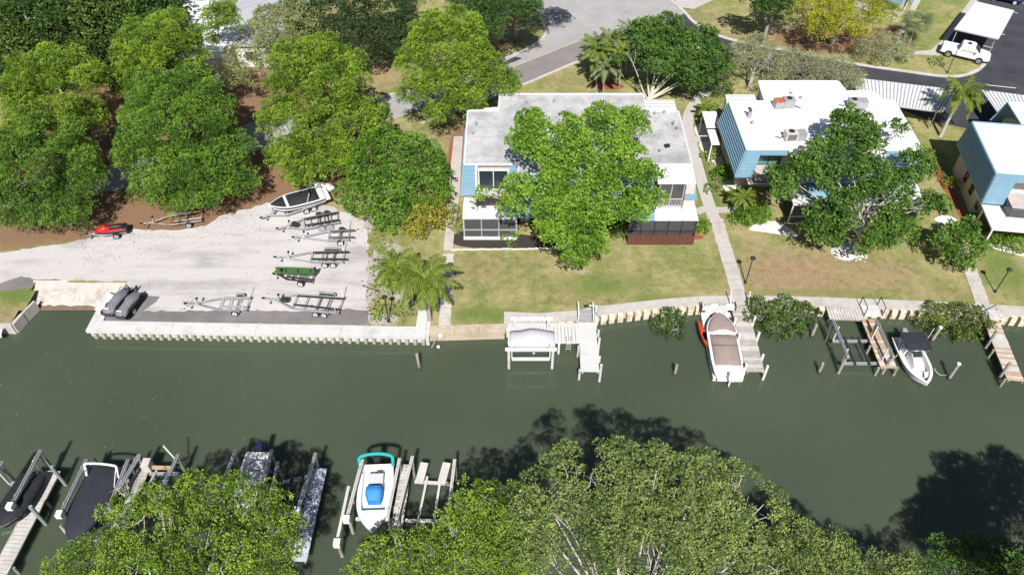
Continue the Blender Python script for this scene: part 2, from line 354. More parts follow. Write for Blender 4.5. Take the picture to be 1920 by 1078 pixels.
# ------------------------------------------------------------------ ground, canal, seawalls, roads, paths
CAP_BACK = SS([(945, 585), (1010, 588), (1080, 583), (1120, 575), (1240, 562), (1310, 556), (1400, 555), (1540, 558), (1700, 564), (1840, 570), (1920, 576), (2100, 590), (2500, 620)])
CAP_FRONT = SS([(945, 614), (1010, 606), (1080, 601), (1120, 591), (1240, 577), (1310, 571), (1400, 571), (1540, 574), (1700, 580), (1840, 586), (1920, 593), (2100, 608), (2500, 640)])
shore = [(-170, 45.0)] + [tuple(S(*p)[:2]) for p in ((0, 607), (20, 604), (62, 562), (62, 525), (240, 528), (208, 556), (172, 605), (790, 620), (805, 613), (944, 613))] + \
        [tuple(((a + b) / 2)[:2]) for a, b in zip(CAP_BACK, CAP_FRONT)] + [(170, 44)]
land = shore + [(170, 420), (-170, 420)]
def inside(poly, X, Y):
    r = np.zeros(X.shape, bool); n = len(poly)
    for i in range(n):
        x0, y0 = poly[i][:2]; x1, y1 = poly[(i + 1) % n][:2]
        if y0 == y1: continue
        c = ((y0 > Y) != (y1 > Y)) & (X < (x1 - x0) * (Y - y0) / (y1 - y0) + x0)
        r ^= c
    return r
def blob(X, Y, lst):
    m = np.zeros(X.shape)
    for px, py, rx, ry, k in lst:
        c = S(px, py); m = np.maximum(m, k * np.exp(-(((X - c.x) / rx) ** 2 + ((Y - c.y) / ry) ** 2) ** 1.5))
    return m
def make_ground():
    xs = np.concatenate([np.linspace(-170, -80, 19)[:-1], np.arange(-80, 80, 0.5), np.linspace(80, 170, 19)])
    ys = np.concatenate([np.arange(43.0, 118, 0.5), np.linspace(118, 420, 30)])
    X, Y = np.meshgrid(xs, ys); nx, ny = len(xs), len(ys)
    cx = (X[:-1, :-1] + X[1:, 1:]) / 2; cy = (Y[:-1, :-1] + Y[1:, 1:]) / 2
    keep = inside(land, cx, cy)
    ii = np.arange(nx * ny).reshape(ny, nx)
    q = np.stack([ii[:-1, :-1], ii[:-1, 1:], ii[1:, 1:], ii[1:, :-1]], -1)[keep]
    used = np.unique(q); remap = -np.ones(nx * ny, int); remap[used] = np.arange(len(used))
    V = np.stack([X.ravel(), Y.ravel(), np.zeros(nx * ny)], -1)[used]; F = remap[q]
    me = bpy.data.meshes.new('ground'); me.from_pydata(V.tolist(), [], F.tolist()); me.materials.append(LAWN)
    x, y = V[:, 0], V[:, 1]
    dry = blob(x, y, [(1500, 510, 8.5, 3.6, 1.0), (1640, 510, 5, 3.0, 0.85), (1420, 470, 3.5, 3, 0.6), (900, 500, 4, 2.4, 0.62), (1000, 490, 3, 1.6, 0.5), (1090, 560, 6, 1.0, 0.6), (1345, 440, 1.2, 4, 0.5), (1190, 520, 3, 1.5, 0.4), (1760, 545, 5, 1.3, 0.55),
                      (700, 140, 5, 6, 0.75), (850, 240, 4, 5, 0.6), (1060, 150, 4, 3, 0.5), (1310, 40, 6, 6, 0.5), (990, 85, 2.5, 2, 0.6), (1460, 70, 9, 5, 0.6), (20, 590, 3, 1.2, 0.8), (760, 585, 3.5, 1.5, 0.5), (1310, 430, 2, 2.0, 0.7), (30, 440, 6, 2.5, 0.7)])
    lush = blob(x, y, [(1130, 530, 5.0, 2.0, 0.6), (920, 590, 5, 1.2, 0.62), (1250, 560, 5, 1.2, 0.5), (1320, 340, 1.6, 8, 0.75), (1355, 330, 1.0, 3, 0.7), (1880, 510, 3.5, 4, 0.55), (1650, 120, 8, 3, 0.35), (1740, 60, 4, 5, 0.45), (30, 550, 3, 1.8, 0.6), (1755, 300, 2, 5, 0.6), (745, 580, 2.5, 1.8, 0.5), (705, 500, 1.0, 4, 0.6), (1500, 548, 9, 0.7, 0.5), (1270, 200, 2.2, 3, 0.4), (1140, 165, 2.5, 1.4, 0.5)])
    straw = blob(x, y, [(520, 350, 6.5, 5.0, 1.25), (610, 320, 6, 5, 1.1), (250, 405, 8, 4.5, 1.2), (420, 385, 7, 3.0, 1.2), (180, 430, 5, 2.2, 1.0), (330, 330, 14, 11, 1.2), (90, 330, 14, 12, 1.15), (330, 180, 20, 14, 1.1), (590, 250, 9, 8, 1.1), (860, 290, 1.3, 6.5, 1.1), (830, 200, 3, 4, 0.8), (1560, 75, 9, 4, 0.9), (920, 80, 4, 5, 0.6)])
    sand = blob(x, y, [(735, 470, 2.0, 2.6, 0.5), (740, 545, 2.2, 2.4, 0.55), (790, 560, 1.2, 2.6, 0.45), (693, 420, 0.8, 2.0, 0.75), (697, 520, 0.9, 5, 0.8), (720, 600, 2.2, 1.2, 0.62), (765, 560, 1.5, 2.0, 0.5), (1095, 510, 1.6, 0.8, 0.5), (1480, 460, 3, 1.0, 0.3)])
    for nm, ch in (('cover', (dry, straw, sand)), ('cover2', (lush, lush * 0, lush * 0))):
        a = me.color_attributes.new(nm, 'FLOAT_COLOR', 'POINT')
        a.data.foreach_set('color', np.stack([*ch, np.ones(len(x))], -1).astype(np.float32).ravel())
    me.update(); o = put('ground', me); o['kind'] = 'structure'; return o
GROUND = make_ground()
# the far bank below the camera, under the mangroves
sb = wob([(-170, 15.0), (-170, -80), (170, -80), (170, 22.0), (60, 21.0), (34, 20.5), (20, 18.0), (8, 18.5), (-4, 17.5), (-14, 17.0), (-24, 16.5), (-40, 15.0)], 1.5, 0.3, 4)
mud = plain('muddy_bank', (0.10, 0.085, 0.06), 0.95, var=0.3, vscale=2, bump=0.6)
struct('south_bank', MB().prism(sb, -3.0, -0.75), mud)
struct('water', MB().sheet([(-400, -200), (400, -200), (400, 52.5), (-400, 52.5)], WATER_Z), WATERM)

# shell-gravel boat yard, old asphalt strip and ramp
lot = SS([(-260, 470), (0, 474), (100, 459), (160, 449), (260, 430), (330, 432), (385, 424), (420, 403), (470, 392), (500, 380), (560, 392), (615, 386), (645, 398), (684, 414), (690, 470), (686, 540), (696, 606), (400, 604), (184, 602), (213, 556), (240, 527), (62, 524), (40, 520), (0, 533), (-260, 545)])
struct('gravel_yard', MB().sheet(wob(lot, 0.5, 0.2, 11), 0.012), GRAVEL)
ast = SS([(184, 601), (218, 553), (238, 533), (262, 553), (300, 556), (284, 572), (268, 584), (400, 582), (560, 584), (660, 580), (692, 582), (694, 609), (400, 607)])
struct('asphalt_strip', MB().sheet(wob(ast, 0.5, 0.13, 12), 0.022), WETM)
struct('asphalt_apron', MB().sheet(wob(SS([(-260, 560), (0, 546), (50, 541), (62, 540), (62, 524), (40, 518), (0, 532), (-260, 545)]), 0.5, 0.1, 13), 0.02), WETM)
r0 = SS([(62, 524), (241, 527)]); rx0, rx1, ry = r0[0].x, r0[1].x, (r0[0].y + r0[1].y) / 2
def ramp_z(x, y): return 0.018 - max(0.0, ry - y) * 0.36
struct('boat_ramp', MB().sheet([(rx0, ry - 7), (-37.3, ry - 7), (-38.0, ry - 4.8), (rx1, ry), (rx0, ry)], ramp_z), RAMPM)

struct('ramp_tide_mark', MB().sheet(wob([(rx0 + 0.05, ry - 3.4), (-38.1, ry - 3.5), (-38.0, ry - 2.5), (rx0 + 0.05, ry - 2.35)], 0.4, 0.1, 17), lambda x, y: ramp_z(x, y) + 0.004), plain('tide_stain', (0.17, 0.115, 0.075), 0.7, var=0.3, vscale=3))
# left seawall: white cap in sections, ribbed face
def oriented(a, b): d = (b - a); return math.atan2(d.y, d.x), d.length
o1, o2 = S(160, 620, 0.2), S(797, 632, 0.2)
ang, ln = oriented(o1, o2); uu = (o2 - o1).normalized(); nn = Vector((-uu.y, uu.x, 0))
sw = thing('seawall', 'white capped ribbed seawall along the gravel boat yard', 'seawall')
back = MB().bar(o1 - nn * -0.55 + Vector((0, 0, -1.3)), o2 + nn * 0.55 + Vector((0, 0, -1.3)), 0.35, 2.4); back.build('wall_face', CONC_WHITE, sw)
nsec = 4
for i in range(nsec):
    a = o1 + uu * (ln * i / nsec + 0.008); b = o1 + uu * (ln * (i + 1) / nsec - 0.008)
    MB().prism([tuple(p[:2]) for p in (a, b, b + nn * 1.18, a + nn * 1.18)], -0.12, 0.2).build('cap_section', CONC_WHITE, sw)
arm_i, arm_o = S(213, 552, 0.2), S(199, 547, 0.2)
MB().prism([tuple(p[:2]) for p in (o1 + nn * 1.19, o1 + uu * 1.1 + nn * 1.19, arm_i, arm_o)], -0.12, 0.197).build('cap_arm', CONC_WHITE, sw)
MB().prism([tuple(p[:2]) for p in (o1 + nn * 1.0 + uu * 0.2, o1 + uu * 0.9 + nn * 1.0, arm_i + Vector((-0.1, -0.1, 0)), arm_o + Vector((0.15, -0.1, 0)))], -2.4, -0.13).build('arm_wall', CONC_WHITE, sw)
e0 = o2 - uu * 0.9
MB().prism([tuple(p[:2]) for p in (e0 + nn * 1.19, o2 + nn * 1.19, o2 + nn * 3.0, e0 + nn * 3.0)], -0.5, 0.34).build('end_block', CONC_WHITE, sw)
MB().prism([tuple(p[:2]) for p in (o2 + uu * 0.01 + nn * 0.1, o2 + uu * 0.3 + nn * 0.1, o2 + uu * 0.3 + nn * 3.0, o2 + uu * 0.01 + nn * 3.0)], -2.4, 0.15).build('end_wall', CONC_WHITE, sw)
rib = MB().prism([(-0.2, 0.0), (-0.13, -0.27), (0.13, -0.27), (0.2, 0.0)], -2.3, -0.14).mesh('rib', plain('algae_stained_concrete', (0.47, 0.48, 0.37), 0.9, var=0.15, vscale=3, dirt=(0.25, 0.27, 0.17), dlo=0.45, dhi=0.7))
for i in range(int(ln / 0.72)):
    put('rib', rib, sw, o1 + uu * (0.5 + i * 0.72) + nn * 0.36 + Vector((0, 0, -0.2)), (0, 0, ang))
# tan low wall between the palm and the white dock
tw = thing('low_seawall', 'low tan concrete seawall between palm path and white dock', 'seawall')
t0, t1 = S(804, 626, 0.1), S(946, 622, 0.1)
for i in range(3):
    a = t0.lerp(t1, i / 3 + 0.002); b = t0.lerp(t1, (i + 1) / 3 - 0.002)
    MB().prism([(a.x, a.y), (b.x, b.y), (b.x, b.y + 0.95), (a.x, a.y + 0.95)], -0.15, 0.1).build('cap_section', CONC_TAN, tw)
MB().prism([(t0.x, t0.y + 0.12), (t1.x, t1.y + 0.12), (t1.x, t1.y + 0.6), (t0.x, t0.y + 0.6)], -2.4, -0.16).build('wall_face', CONC_TAN, tw)
# right seawall with pilaster blocks and a concrete walk on top
rw = thing('block_seawall', 'long cream block seawall with concrete walk along the lawns', 'seawall')
mbw = MB()
for i in range(len(CAP_FRONT) - 1):
    a, b, c, d = CAP_FRONT[i], CAP_FRONT[i + 1], CAP_BACK[i + 1], CAP_BACK[i]
    sg = max(1, int((b - a).length / 4.5))
    for k in range(sg):
        p, q_ = a.lerp(b, k / sg), a.lerp(b, (k + 1) / sg); r, s_ = d.lerp(c, (k + 1) / sg), d.lerp(c, k / sg)
        dd = (q_ - p).normalized() * 0.006
        MB().prism([tuple(x[:2]) for x in (p + dd, q_ - dd, r - dd, s_ + dd)], -0.12, 0.07).build('walk_slab', CONC, rw)
    n = Vector((-(b - a).y, (b - a).x, 0)).normalized()
    mbw.prism([tuple(x[:2]) for x in (a + n * 0.15, b + n * 0.15, b + n * 0.5, a + n * 0.5)], -2.4, -0.13)
mbw.prism([tuple(x[:2]) for x in (CAP_FRONT[0] + Vector((0.03, 0.2, 0)), CAP_FRONT[0] + Vector((0.4, 0.2, 0)), CAP_BACK[0] + Vector((0.4, 0, 0)), CAP_BACK[0] + Vector((0.03, 0, 0)))], -2.4, -0.13)
mbw.build('wall_face', CONC_STAIN, rw)
blk = MB().loft([[(-0.25, 0.1, 0), (0.25, 0.1, 0), (0.25, -0.22, 0), (-0.25, -0.22, 0)], [(-0.25, 0.1, -0.45), (0.25, 0.1, -0.45), (0.25, -0.30, -0.45), (-0.25, -0.30, -0.45)], [(-0.2, 0.1, -2.2), (0.2, 0.1, -2.2), (0.2, -0.30, -2.2), (-0.2, -0.30, -2.2)]][::-1], smooth=False).mesh('block', plain('cream_block', (0.66, 0.60, 0.48), 0.9, var=0.18, vscale=4, dirt=(0.34, 0.22, 0.12), dscale=1.5, dlo=0.5, dhi=0.7))
acc = 0.4
for i in range(len(CAP_FRONT) - 2):
    a, b = CAP_FRONT[i], CAP_FRONT[i + 1]; L_ = (b - a).length
    while acc < L_:
        p = a.lerp(b, acc / L_); put('block', blk, rw, (p.x, p.y - 0.02, -0.10), (0, 0, math.atan2(b.y - a.y, b.x - a.x))); acc += 0.8 + rnd.uniform(-0.05, 0.05)
    acc -= L_
# left retaining wall by the ramp and the drain pipe
lw = thing('retaining_wall', 'short grey retaining wall stepping down beside the boat ramp', 'retaining wall')
w0, w1, w2, w3 = S(64, 564, 0.15), S(40, 588, 0.15), S(22, 608, 0.15), S(-60, 606, 0.15)
for a, b, nme in ((w0, w1, 'upper_panel'), (w1, w2, 'lower_panel'), (w2, w3, 'front_panel')):
    MB().bar(a.lerp(b, 0.004) + Vector((0, 0, -1.15)), a.lerp(b, 0.996) + Vector((0, 0, -1.15)), 0.28 if nme != 'upper_panel' else 0.2, 2.3).build(nme, CONC, lw)
pp = thing('drain_pipe', 'white half round drain pipe end at the left edge', 'pipe')
pa, pb = S(-30, 622, -0.5), S(10, 626, -0.6)
arc = lambda p, r: [p + Vector((0, math.cos(a) * r, math.sin(a) * r)) for a in np.linspace(0.1, math.pi - 0.1, 9)]
MB().loft([arc(pa, 0.55) + arc(pa, 0.48)[::-1], arc(pb, 0.55) + arc(pb, 0.48)[::-1]]).build('pipe_shell', CONC_WHITE, pp)

# roads
def sheet(name, pts, z, m, w=0.0, seed=1, sm=0):
    p = [tuple(q[:2]) for q in SS(pts)]
    if sm: p = smooth_poly(p, sm)
    return struct(name, MB().sheet(wob(p, 0.6, w, seed) if w else p, z), m)
sheet('road', [(-260, 380), (0, 347), (280, 298), (490, 224), (640, 200), (735, 180), (800, 165), (870, 140), (940, 115), (985, 96), (1010, 80), (1026, 62), (1018, 45), (1004, 20), (1000, -80), (1360, -80), (1285, -40), (1258, 0), (1285, 25), (1200, 55), (1095, 74), (940, 135), (830, 185), (740, 224), (640, 250), (530, 268), (280, 345), (0, 395), (-260, 440)], 0.012, ROADM)
sheet('road_lane', [(790, 206), (830, 186), (940, 136), (1095, 75), (1200, 56), (1265, 34), (1180, 96), (1090, 111), (975, 161), (860, 206), (800, 226)], 0.017, ROADM_DK)
sheet('parking_lot', [(1266, 34), (1286, 26), (1300, 44), (1340, 68), (1400, 84), (1520, 105), (1610, 124), (1700, 136), (1760, 145), (1800, 146), (1830, 136), (1845, 122), (1768, 91), (1776, 74), (1900, -80), (2400, -80), (2400, 280), (1900, 260), (1740, 226), (1690, 205), (1640, 182), (1600, 168), (1480, 140), (1380, 108), (1300, 84), (1230, 64)], 0.015, PARKM)
sheet('road_patch', [(939, 119), (951, 122), (980, 110), (966, 107)], 0.022, PARKM, 0.05)
sheet('yellow_line', [(940, 134.2), (1095, 73.2), (1095, 74.6), (940, 136)], 0.024, plain('faded_yellow_paint', (0.52, 0.43, 0.26), 0.8, var=0.2))
for i in range(8):
    x = 1776 + i * 8.6; y = 98.5 + i * 3.2
    sheet('hatch_line', [(x, y - 3.5), (x + 3.5, y - 3.2), (x + 9, y + 2.8), (x + 5.4, y + 2.4)], 0.024, LINE)
for a, b in (((1764, 93), (1847, 121)), ((1845, 120.5), (1838, 129)), ((1788, 53), (1768, 90)), ((1842, 86), (1862, 91)), ((1868, 63), (1884, 66)), ((1896, 22), (1908, 26)), ((1850, 160), (1905, 166)), ((1902, 2), (1935, 12))):
    p, q_ = S(*a), S(*b); d = (q_ - p).normalized() * 0.07; nz = Vector((-d.y, d.x, 0))
    struct('bay_line', MB().sheet([tuple((p + nz)[:2]), tuple((p - nz)[:2]), tuple((q_ - nz)[:2]), tuple((q_ + nz)[:2])], 0.026), LINE)
def kerb(pts, w=0.3, h=0.12, name='kerb', sm=2):
    p = smooth_poly(SS(pts), sm, closed=False); l, r = strip(p, w / 2)
    mb = MB()
    for i in range(len(l) - 1): mb.prism([tuple(x) for x in (r[i], r[i + 1], l[i + 1], l[i])], 0.0, h)
    return struct(name, mb, KERB)
kerb([(640, 198), (735, 178), (800, 163), (870, 138), (940, 113), (985, 95), (1012, 79), (1026, 62), (1018, 45), (1004, 20), (1000, -60)])
kerb([(790, 232), (860, 208), (975, 163), (1090, 113), (1130, 98)])
kerb([(1256, 0), (1284, 24), (1300, 44), (1340, 67), (1400, 83), (1520, 104), (1610, 123), (1700, 135), (1760, 144), (1800, 145), (1832, 135), (1846, 121)], 0.45)
kerb([(1230, 66), (1300, 86), (1380, 110), (1480, 142), (1598, 170)], 0.3)
sheet('walkway', [(1688, 103), (1712, 97), (1745, 95), (1764, 78), (1834, -20), (1848, -20), (1776, 76), (1764, 96), (1760, 106), (1720, 103), (1690, 108)], 0.03, PATHM)
sheet('back_walkway', [(1722, -10), (1727, 0), (1690, 70), (1692, 84), (1684, 80), (1684, 66), (1714, 0), (1712, -10)], 0.028, PATHM)
sheet('driveway', [(1262, -4), (1272, 14), (1300, 18), (1340, 0), (1370, -40), (1260, -40)], 0.03, PATHM)

# paths
def ribbon(name, pts, w, z, m, sm=2):
    p = smooth_poly(SS(pts), sm, closed=False); l, r = strip(p, w / 2)
    return struct(name, MB().sheet([tuple(x) for x in r] + [tuple(x) for x in l[::-1]], z), m)
ribbon('garden_path', [(1340, 412), (1333, 395), (1312, 330), (1296, 268), (1287, 230), (1297, 200), (1322, 172), (1348, 156)], 1.25, 0.022, PATHM)
ribbon('path_branch', [(1306, 398), (1322, 391), (1336, 392)], 0.9, 0.018, PATHM)
ribbon('path_spur', [(1338, 394), (1360, 394), (1382, 392)], 0.9, 0.018, PATHM)
ribbon('house_path', [(1300, 262), (1330, 260), (1345, 262)], 1.0, 0.018, PATHM)
sheet('side_walk', [(851, 256), (868, 256), (862, 360), (848, 470), (832, 470), (840, 360)], 0.025, CONC)
def slab_path(name, a, b, w, n, m, skew=0.0):
    root = bpy.data.objects.new(name, None); C.objects.link(root); root['kind'] = 'structure'
    a, b = S(*a), S(*b); d = b - a; L_ = d.length; rz = math.atan2(d.y, d.x)
    me = [MB().box((0, 0, 0), (L_ / n - 0.085, w * k, 0.09)).mesh('slab', m) for k in (1.0, 0.97)]
    for i in range(n):
        p = a.lerp(b, (i + 0.5) / n) + Vector((rnd.uniform(-0.04, 0.04), 0, 0.02 + rnd.uniform(0, 0.02)))
        put('slab', me[i % 2], root, p, (rnd.uniform(-.01, .01), rnd.uniform(-.01, .01), rz + rnd.uniform(-0.015, 0.015)))
slab_path('stepping_path', (1342, 410), (1386, 556), 1.35, 15, CONC)
slab_path('palm_path', (840, 476), (833, 618), 1.05, 22, PLANK_PALE)
slab_path('corner_path', (1818, 502), (1842, 572), 1.25, 8, CONC)
# planting beds
for i, (nm, pts, m) in enumerate((
        ('shell_bed', [(1300, 234), (1328, 230), (1340, 256), (1306, 260)], SHELL), ('shell_bed', [(1306, 266), (1335, 263), (1362, 308), (1352, 318), (1322, 292)], SHELL),
        ('shell_bed', [(1348, 332), (1372, 338), (1388, 366), (1362, 364)], SHELL), ('shell_bed', [(1396, 432), (1428, 414), (1460, 414), (1500, 442), (1494, 446), (1440, 436)], SHELL),
        ('shell_bed', [(1846, 452), (1925, 474), (1925, 484), (1850, 463)], SHELL), ('shell_bed', [(1560, 462), (1600, 452), (1622, 456), (1604, 486), (1585, 490), (1556, 478)], SHELL),
        ('shell_bed', [(1745, 412), (1770, 402), (1800, 412), (1780, 424)], SHELL),
        ('mulch_bed', [(1182, 446), (1200, 438), (1312, 438), (1322, 446), (1304, 450), (1190, 454)], MULCH_RED), ('mulch_bed', [(1745, 298), (1772, 310), (1800, 380), (1822, 420), (1806, 424), (1782, 372), (1752, 330)], MULCH_RED),
        ('mulch_bed', [(845, 440), (870, 430), (1062, 448), (1062, 466), (850, 467)], plain('dark_mulch', (0.045, 0.035, 0.03), 0.95, var=0.4, vscale=8, bump=0.8)),
        ('mulch_bed', [(1630, 52), (1690, 56), (1690, 64), (1640, 62)], MULCH_RED), ('mulch_bed', [(1110, 150), (1150, 150), (1180, 168), (1112, 168)], MULCH_RED),
        ('mulch_bed', [(846, 262), (858, 262), (852, 330), (838, 330)], MULCH_RED))):
    sheet(nm, pts, 0.008 + 0.0007 * i, m, 0.06, 30 + i, sm=2)
# pale edging stones in front of the first townhouse
ed = thing('edging_stones', 'row of small white edging stones before the dark mulch bed', 'edging')
st = [MB().loft([[(0.10 * math.cos(a) * k, 0.08 * math.sin(a) * k, z) for a in np.linspace(0, 5.4, 7)] for k, z in ((1, 0), (1.1, 0.06), (0.6, 0.12))]).mesh('stone', SHELL)]
for i in range(62):
    p = S(848, 469).lerp(S(1052, 466), i / 61); put('stone', st[0], ed, p + Vector((0, rnd.uniform(-.05, .05), 0)), (0, 0, rnd.uniform(0, 6)))
# ------------------------------------------------------------------ buildings
V3 = Vector
def boards(parent, tl, tr, br, bl, n, m, name='siding_board', lap=0.05):
    """courses of lapped siding between the four corners, each course stepping out a little below the one above"""
    tl, tr, br, bl = map(V3, (tl, tr, br, bl)); nn = -((tr - tl).cross(bl - tl)).normalized()
    hz = V3((nn.x, nn.y, 0)); hz = hz.normalized() if hz.length > 1e-4 else nn
    for i in range(n):
        a, b = tl.lerp(bl, i / n), tr.lerp(br, i / n); c, d = tr.lerp(br, (i + 1) / n), tl.lerp(bl, (i + 1) / n)
        o1_, o2_ = (d - a).dot(hz), (c - b).dot(hz)           # the slope's own run: face it with a ledge on top and a plumb front
        a2, b2 = a + hz * (max(o1_, 0) * 0.85 + lap), b + hz * (max(o2_, 0) * 0.85 + lap); d2, c2 = d + hz * lap, c + hz * lap
        MB().add([a, b, c, d, a2, b2, c2, d2], [(4, 7, 6, 5), (0, 4, 5, 1), (3, 2, 6, 7), (0, 3, 7, 4), (1, 5, 6, 2), (0, 1, 2, 3)]).build(name, m, parent)
def pane(parent, p0, p1, z0, z1, m=GLASS, frame=WHITE, nv=1, name='window', fw=0.07, proud=0.05):
    """window or door in a vertical wall from p0 to p1 (left to right seen from outside)"""
    p0, p1 = V3((p0[0], p0[1], 0)), V3((p1[0], p1[1], 0)); d = (p1 - p0).normalized(); out = V3((d.y, -d.x, 0))
    mb = MB(); P = lambda t, z, o: p0.lerp(p1, t) + V3((0, 0, z)) + out * o
    for z in (z0, z1): mb.bar(P(0, z, proud), P(1, z, proud), 0.08, fw)
    for i in range(nv + 1): mb.bar(P(i / nv, z0, proud), P(i / nv, z1, proud), 0.08, fw, up=tuple(out))
    w = mb.build(name, frame, parent)
    for i in range(nv):
        g = MB().add([P(i / nv + 0.005, z0, 0.035), P((i + 1) / nv - 0.005, z0, 0.035), P((i + 1) / nv - 0.005, z1, 0.035), P(i / nv + 0.005, z1, 0.035), P(i / nv + 0.005, z0, 0.02), P((i + 1) / nv - 0.005, z0, 0.02), P((i + 1) / nv - 0.005, z1, 0.02), P(i / nv + 0.005, z1, 0.02)], [(0, 1, 2, 3), (7, 6, 5, 4)])
        g.build('glass_pane', m, w)
    return w
def railing(parent, pts, z, h=1.0, m=DKBROWN, gap=0.14, name='railing'):
    rt = None
    for i in range(len(pts) - 1):
        a, b = V3((*pts[i], z)), V3((*pts[i + 1], z)); mb = MB()
        mb.bar(a + V3((0, 0, h)), b + V3((0, 0, h)), 0.08, 0.06).bar(a + V3((0, 0, 0.1)), b + V3((0, 0, 0.1)), 0.05, 0.05)
        r = mb.build(name, m, parent); k = max(2, int((b - a).length / gap))
        bal = MB().bar((0, 0, 0.1), (0, 0, h - 0.03), 0.03, 0.03).mesh('baluster', m)
        for j in range(k + 1): put('baluster', bal, r, a.lerp(b, j / k))
def screen_porch(parent, x0, x1, y, z0, z1, n, m=SCREEN, frame=WHITE, mid=None):
    mb = MB(); mb.bar((x0, y, z1 - 0.06), (x1, y, z1 - 0.06), 0.1, 0.12).bar((x0, y, z0 + 0.06), (x1, y, z0 + 0.06), 0.1, 0.12)
    for i in range(n + 1): mb.bar((x0 + (x1 - x0) * i / n, y, z0), (x0 + (x1 - x0) * i / n, y, z1), 0.09, 0.08, up=(0, 1, 0))
    if mid: mb.bar((x0, y, mid), (x1, y, mid), 0.09, 0.08)
    f = mb.build('porch_frame', frame, parent)
    for i in range(n):
        a, b = x0 + (x1 - x0) * i / n + 0.05, x0 + (x1 - x0) * (i + 1) / n - 0.05
        MB().box(((a + b) / 2, y + 0.05, (z0 + z1) / 2), (b - a, 0.015, z1 - z0 - 0.2)).build('screen_panel', m, f)
def roof_slab(parent, poly, z, m, edge=SIDING, h=0.22, name='roof'):
    r = MB().prism(poly, z - h, z).build(name, m, parent)
    mb = MB(); n = len(poly)
    for i in range(n):
        a, b = V3((*poly[i], z + 0.03)), V3((*poly[(i + 1) % n], z + 0.03)); d = (b - a).normalized()
        mb.bar(a + d * 0.05, b - d * 0.05, 0.16, 0.10)
    mb.build('roof_edge', edge, r); return r
def ribs(parent, p, q, r, s, n, m, w=0.05, h=0.05, name='roof_rib'):
    """n ribs across the quad p-q-r-s, running from side pq to side sr"""
    p, q, r, s = map(V3, (p, q, r, s))
    for i in range(n):
        t = (i + 0.5) / n; a, b = p.lerp(q, t), s.lerp(r, t); MB().bar(a + V3((0, 0, h / 2)), b + V3((0, 0, h / 2)), w, h).build(name, m, parent)
def roof_vent(parent, x, y, z, h=0.5, r=0.09, m=GREYPLASTIC):
    v = MB().tube([(x, y, z), (x, y, z + h)], r, 8).build('vent_pipe', m, parent)
    MB().tube([(x, y, z + h - 0.02), (x, y, z + h + 0.06)], r * 1.6, 8).build('vent_cap', m, v)

# ---- first townhouse block (behind the big sea-almond tree)
h1 = thing('townhouse', 'grey flat roofed townhouse block half hidden by a big bright green tree', 'house', (6, 64, 0)); 
def at0(o):      # children of h are built in world metres
    o.location = (0, 0, 0); return o
at0(h1)
Z = 6.2
MB().prism([(-4.3, 60.4), (0.8, 60.4), (0.8, 58.9), (11.0, 58.9), (11.0, 60.4), (16.9, 60.4), (16.9, 68.8), (13.7, 69.0), (13.7, 71.9), (-1.1, 71.9), (-1.2, 68.9), (-4.3, 68.9)], 0, Z - 0.24).build('wall', STUCCO, h1)
main_roof = roof_slab(h1, [(-4.55, 60.1), (0.6, 60.1), (0.6, 58.7), (11.2, 58.7), (11.2, 60.05), (17.1, 60.05), (17.1, 69.0), (13.9, 69.15), (13.85, 72.2), (-1.3, 72.2), (-1.4, 69.1), (-4.55, 69.1)], Z, ROOF_GREY, edge=METAL_ROOF)
mem = plain('roof_seam', (0.42, 0.42, 0.44), 0.8, var=0.1)
for a, b in (((-1.4, 69.15), (13.7, 69.15)), ((3.4, 58.9), (3.5, 72.0)), ((8.6, 58.9), (8.5, 72.0)), ((13.8, 60.3), (13.8, 69.0)), ((-4.3, 64.5), (17.0, 64.3)), ((0.6, 60.2), (0.9, 69.0))):
    MB().bar((*a, Z + 0.012), (*b, Z + 0.012), 0.07, 0.02).build('membrane_seam', mem, main_roof)
for x, y, hh in ((-3.6, 66.4, 0.45), (-3.9, 64.9, 0.3), (1.5, 70.4, 0.3), (4.4, 70.6, 0.25), (9.6, 70.5, 0.3), (16.2, 66.4, 0.5), (16.5, 65.7, 0.35), (14.3, 62.0, 0.3), (14.6, 68.4, 0.25), (15.6, 68.6, 0.25)): roof_vent(main_roof, x, y, Z, hh)
MB().box((15.1, 62.9, Z + 0.12), (0.5, 0.35, 0.24), 0.3).build('roof_hatch', CANVAS_BLK, main_roof)
MB().prism([(-4.3, 69.2), (-1.45, 69.2), (-1.45, 70.4), (-4.0, 70.2)], 0, 5.6).build('rear_bay', STUCCO, h1)
MB().prism([(-3.2, 69.15), (-1.5, 69.15), (-1.5, 70.5), (-2.9, 70.3)], 5.62, 5.75).build('bay_roof', METAL_ROOF, h1)
rr = MB().prism([(14.0, 69.2), (17.2, 69.1), (17.2, 72.0), (14.0, 72.0)], 5.55, 5.65).build('rear_metal_roof', METAL_ROOF, h1)
MB().prism([(14.1, 69.2), (17.0, 69.2), (17.0, 71.8), (14.1, 71.8)], 0, 5.54).build('rear_wall', STUCCO, h1)
ribs(rr, (14.0, 69.2, 5.65), (14.0, 72.0, 5.65), (17.2, 72.0, 5.65), (17.2, 69.1, 5.65), 5, GREYPLASTIC, 0.05, 0.04)
# west and east mansard aprons
boards(h1, (-4.5, 69.0, 6.1), (-4.5, 60.1, 6.1), (-4.95, 59.0, 3.3), (-4.95, 69.0, 3.3), 8, SIDING)
boards(h1, (17.1, 60.1, 6.1), (17.1, 69.0, 6.1), (17.5, 69.0, 3.3), (17.5, 59.0, 3.3), 8, SIDING)
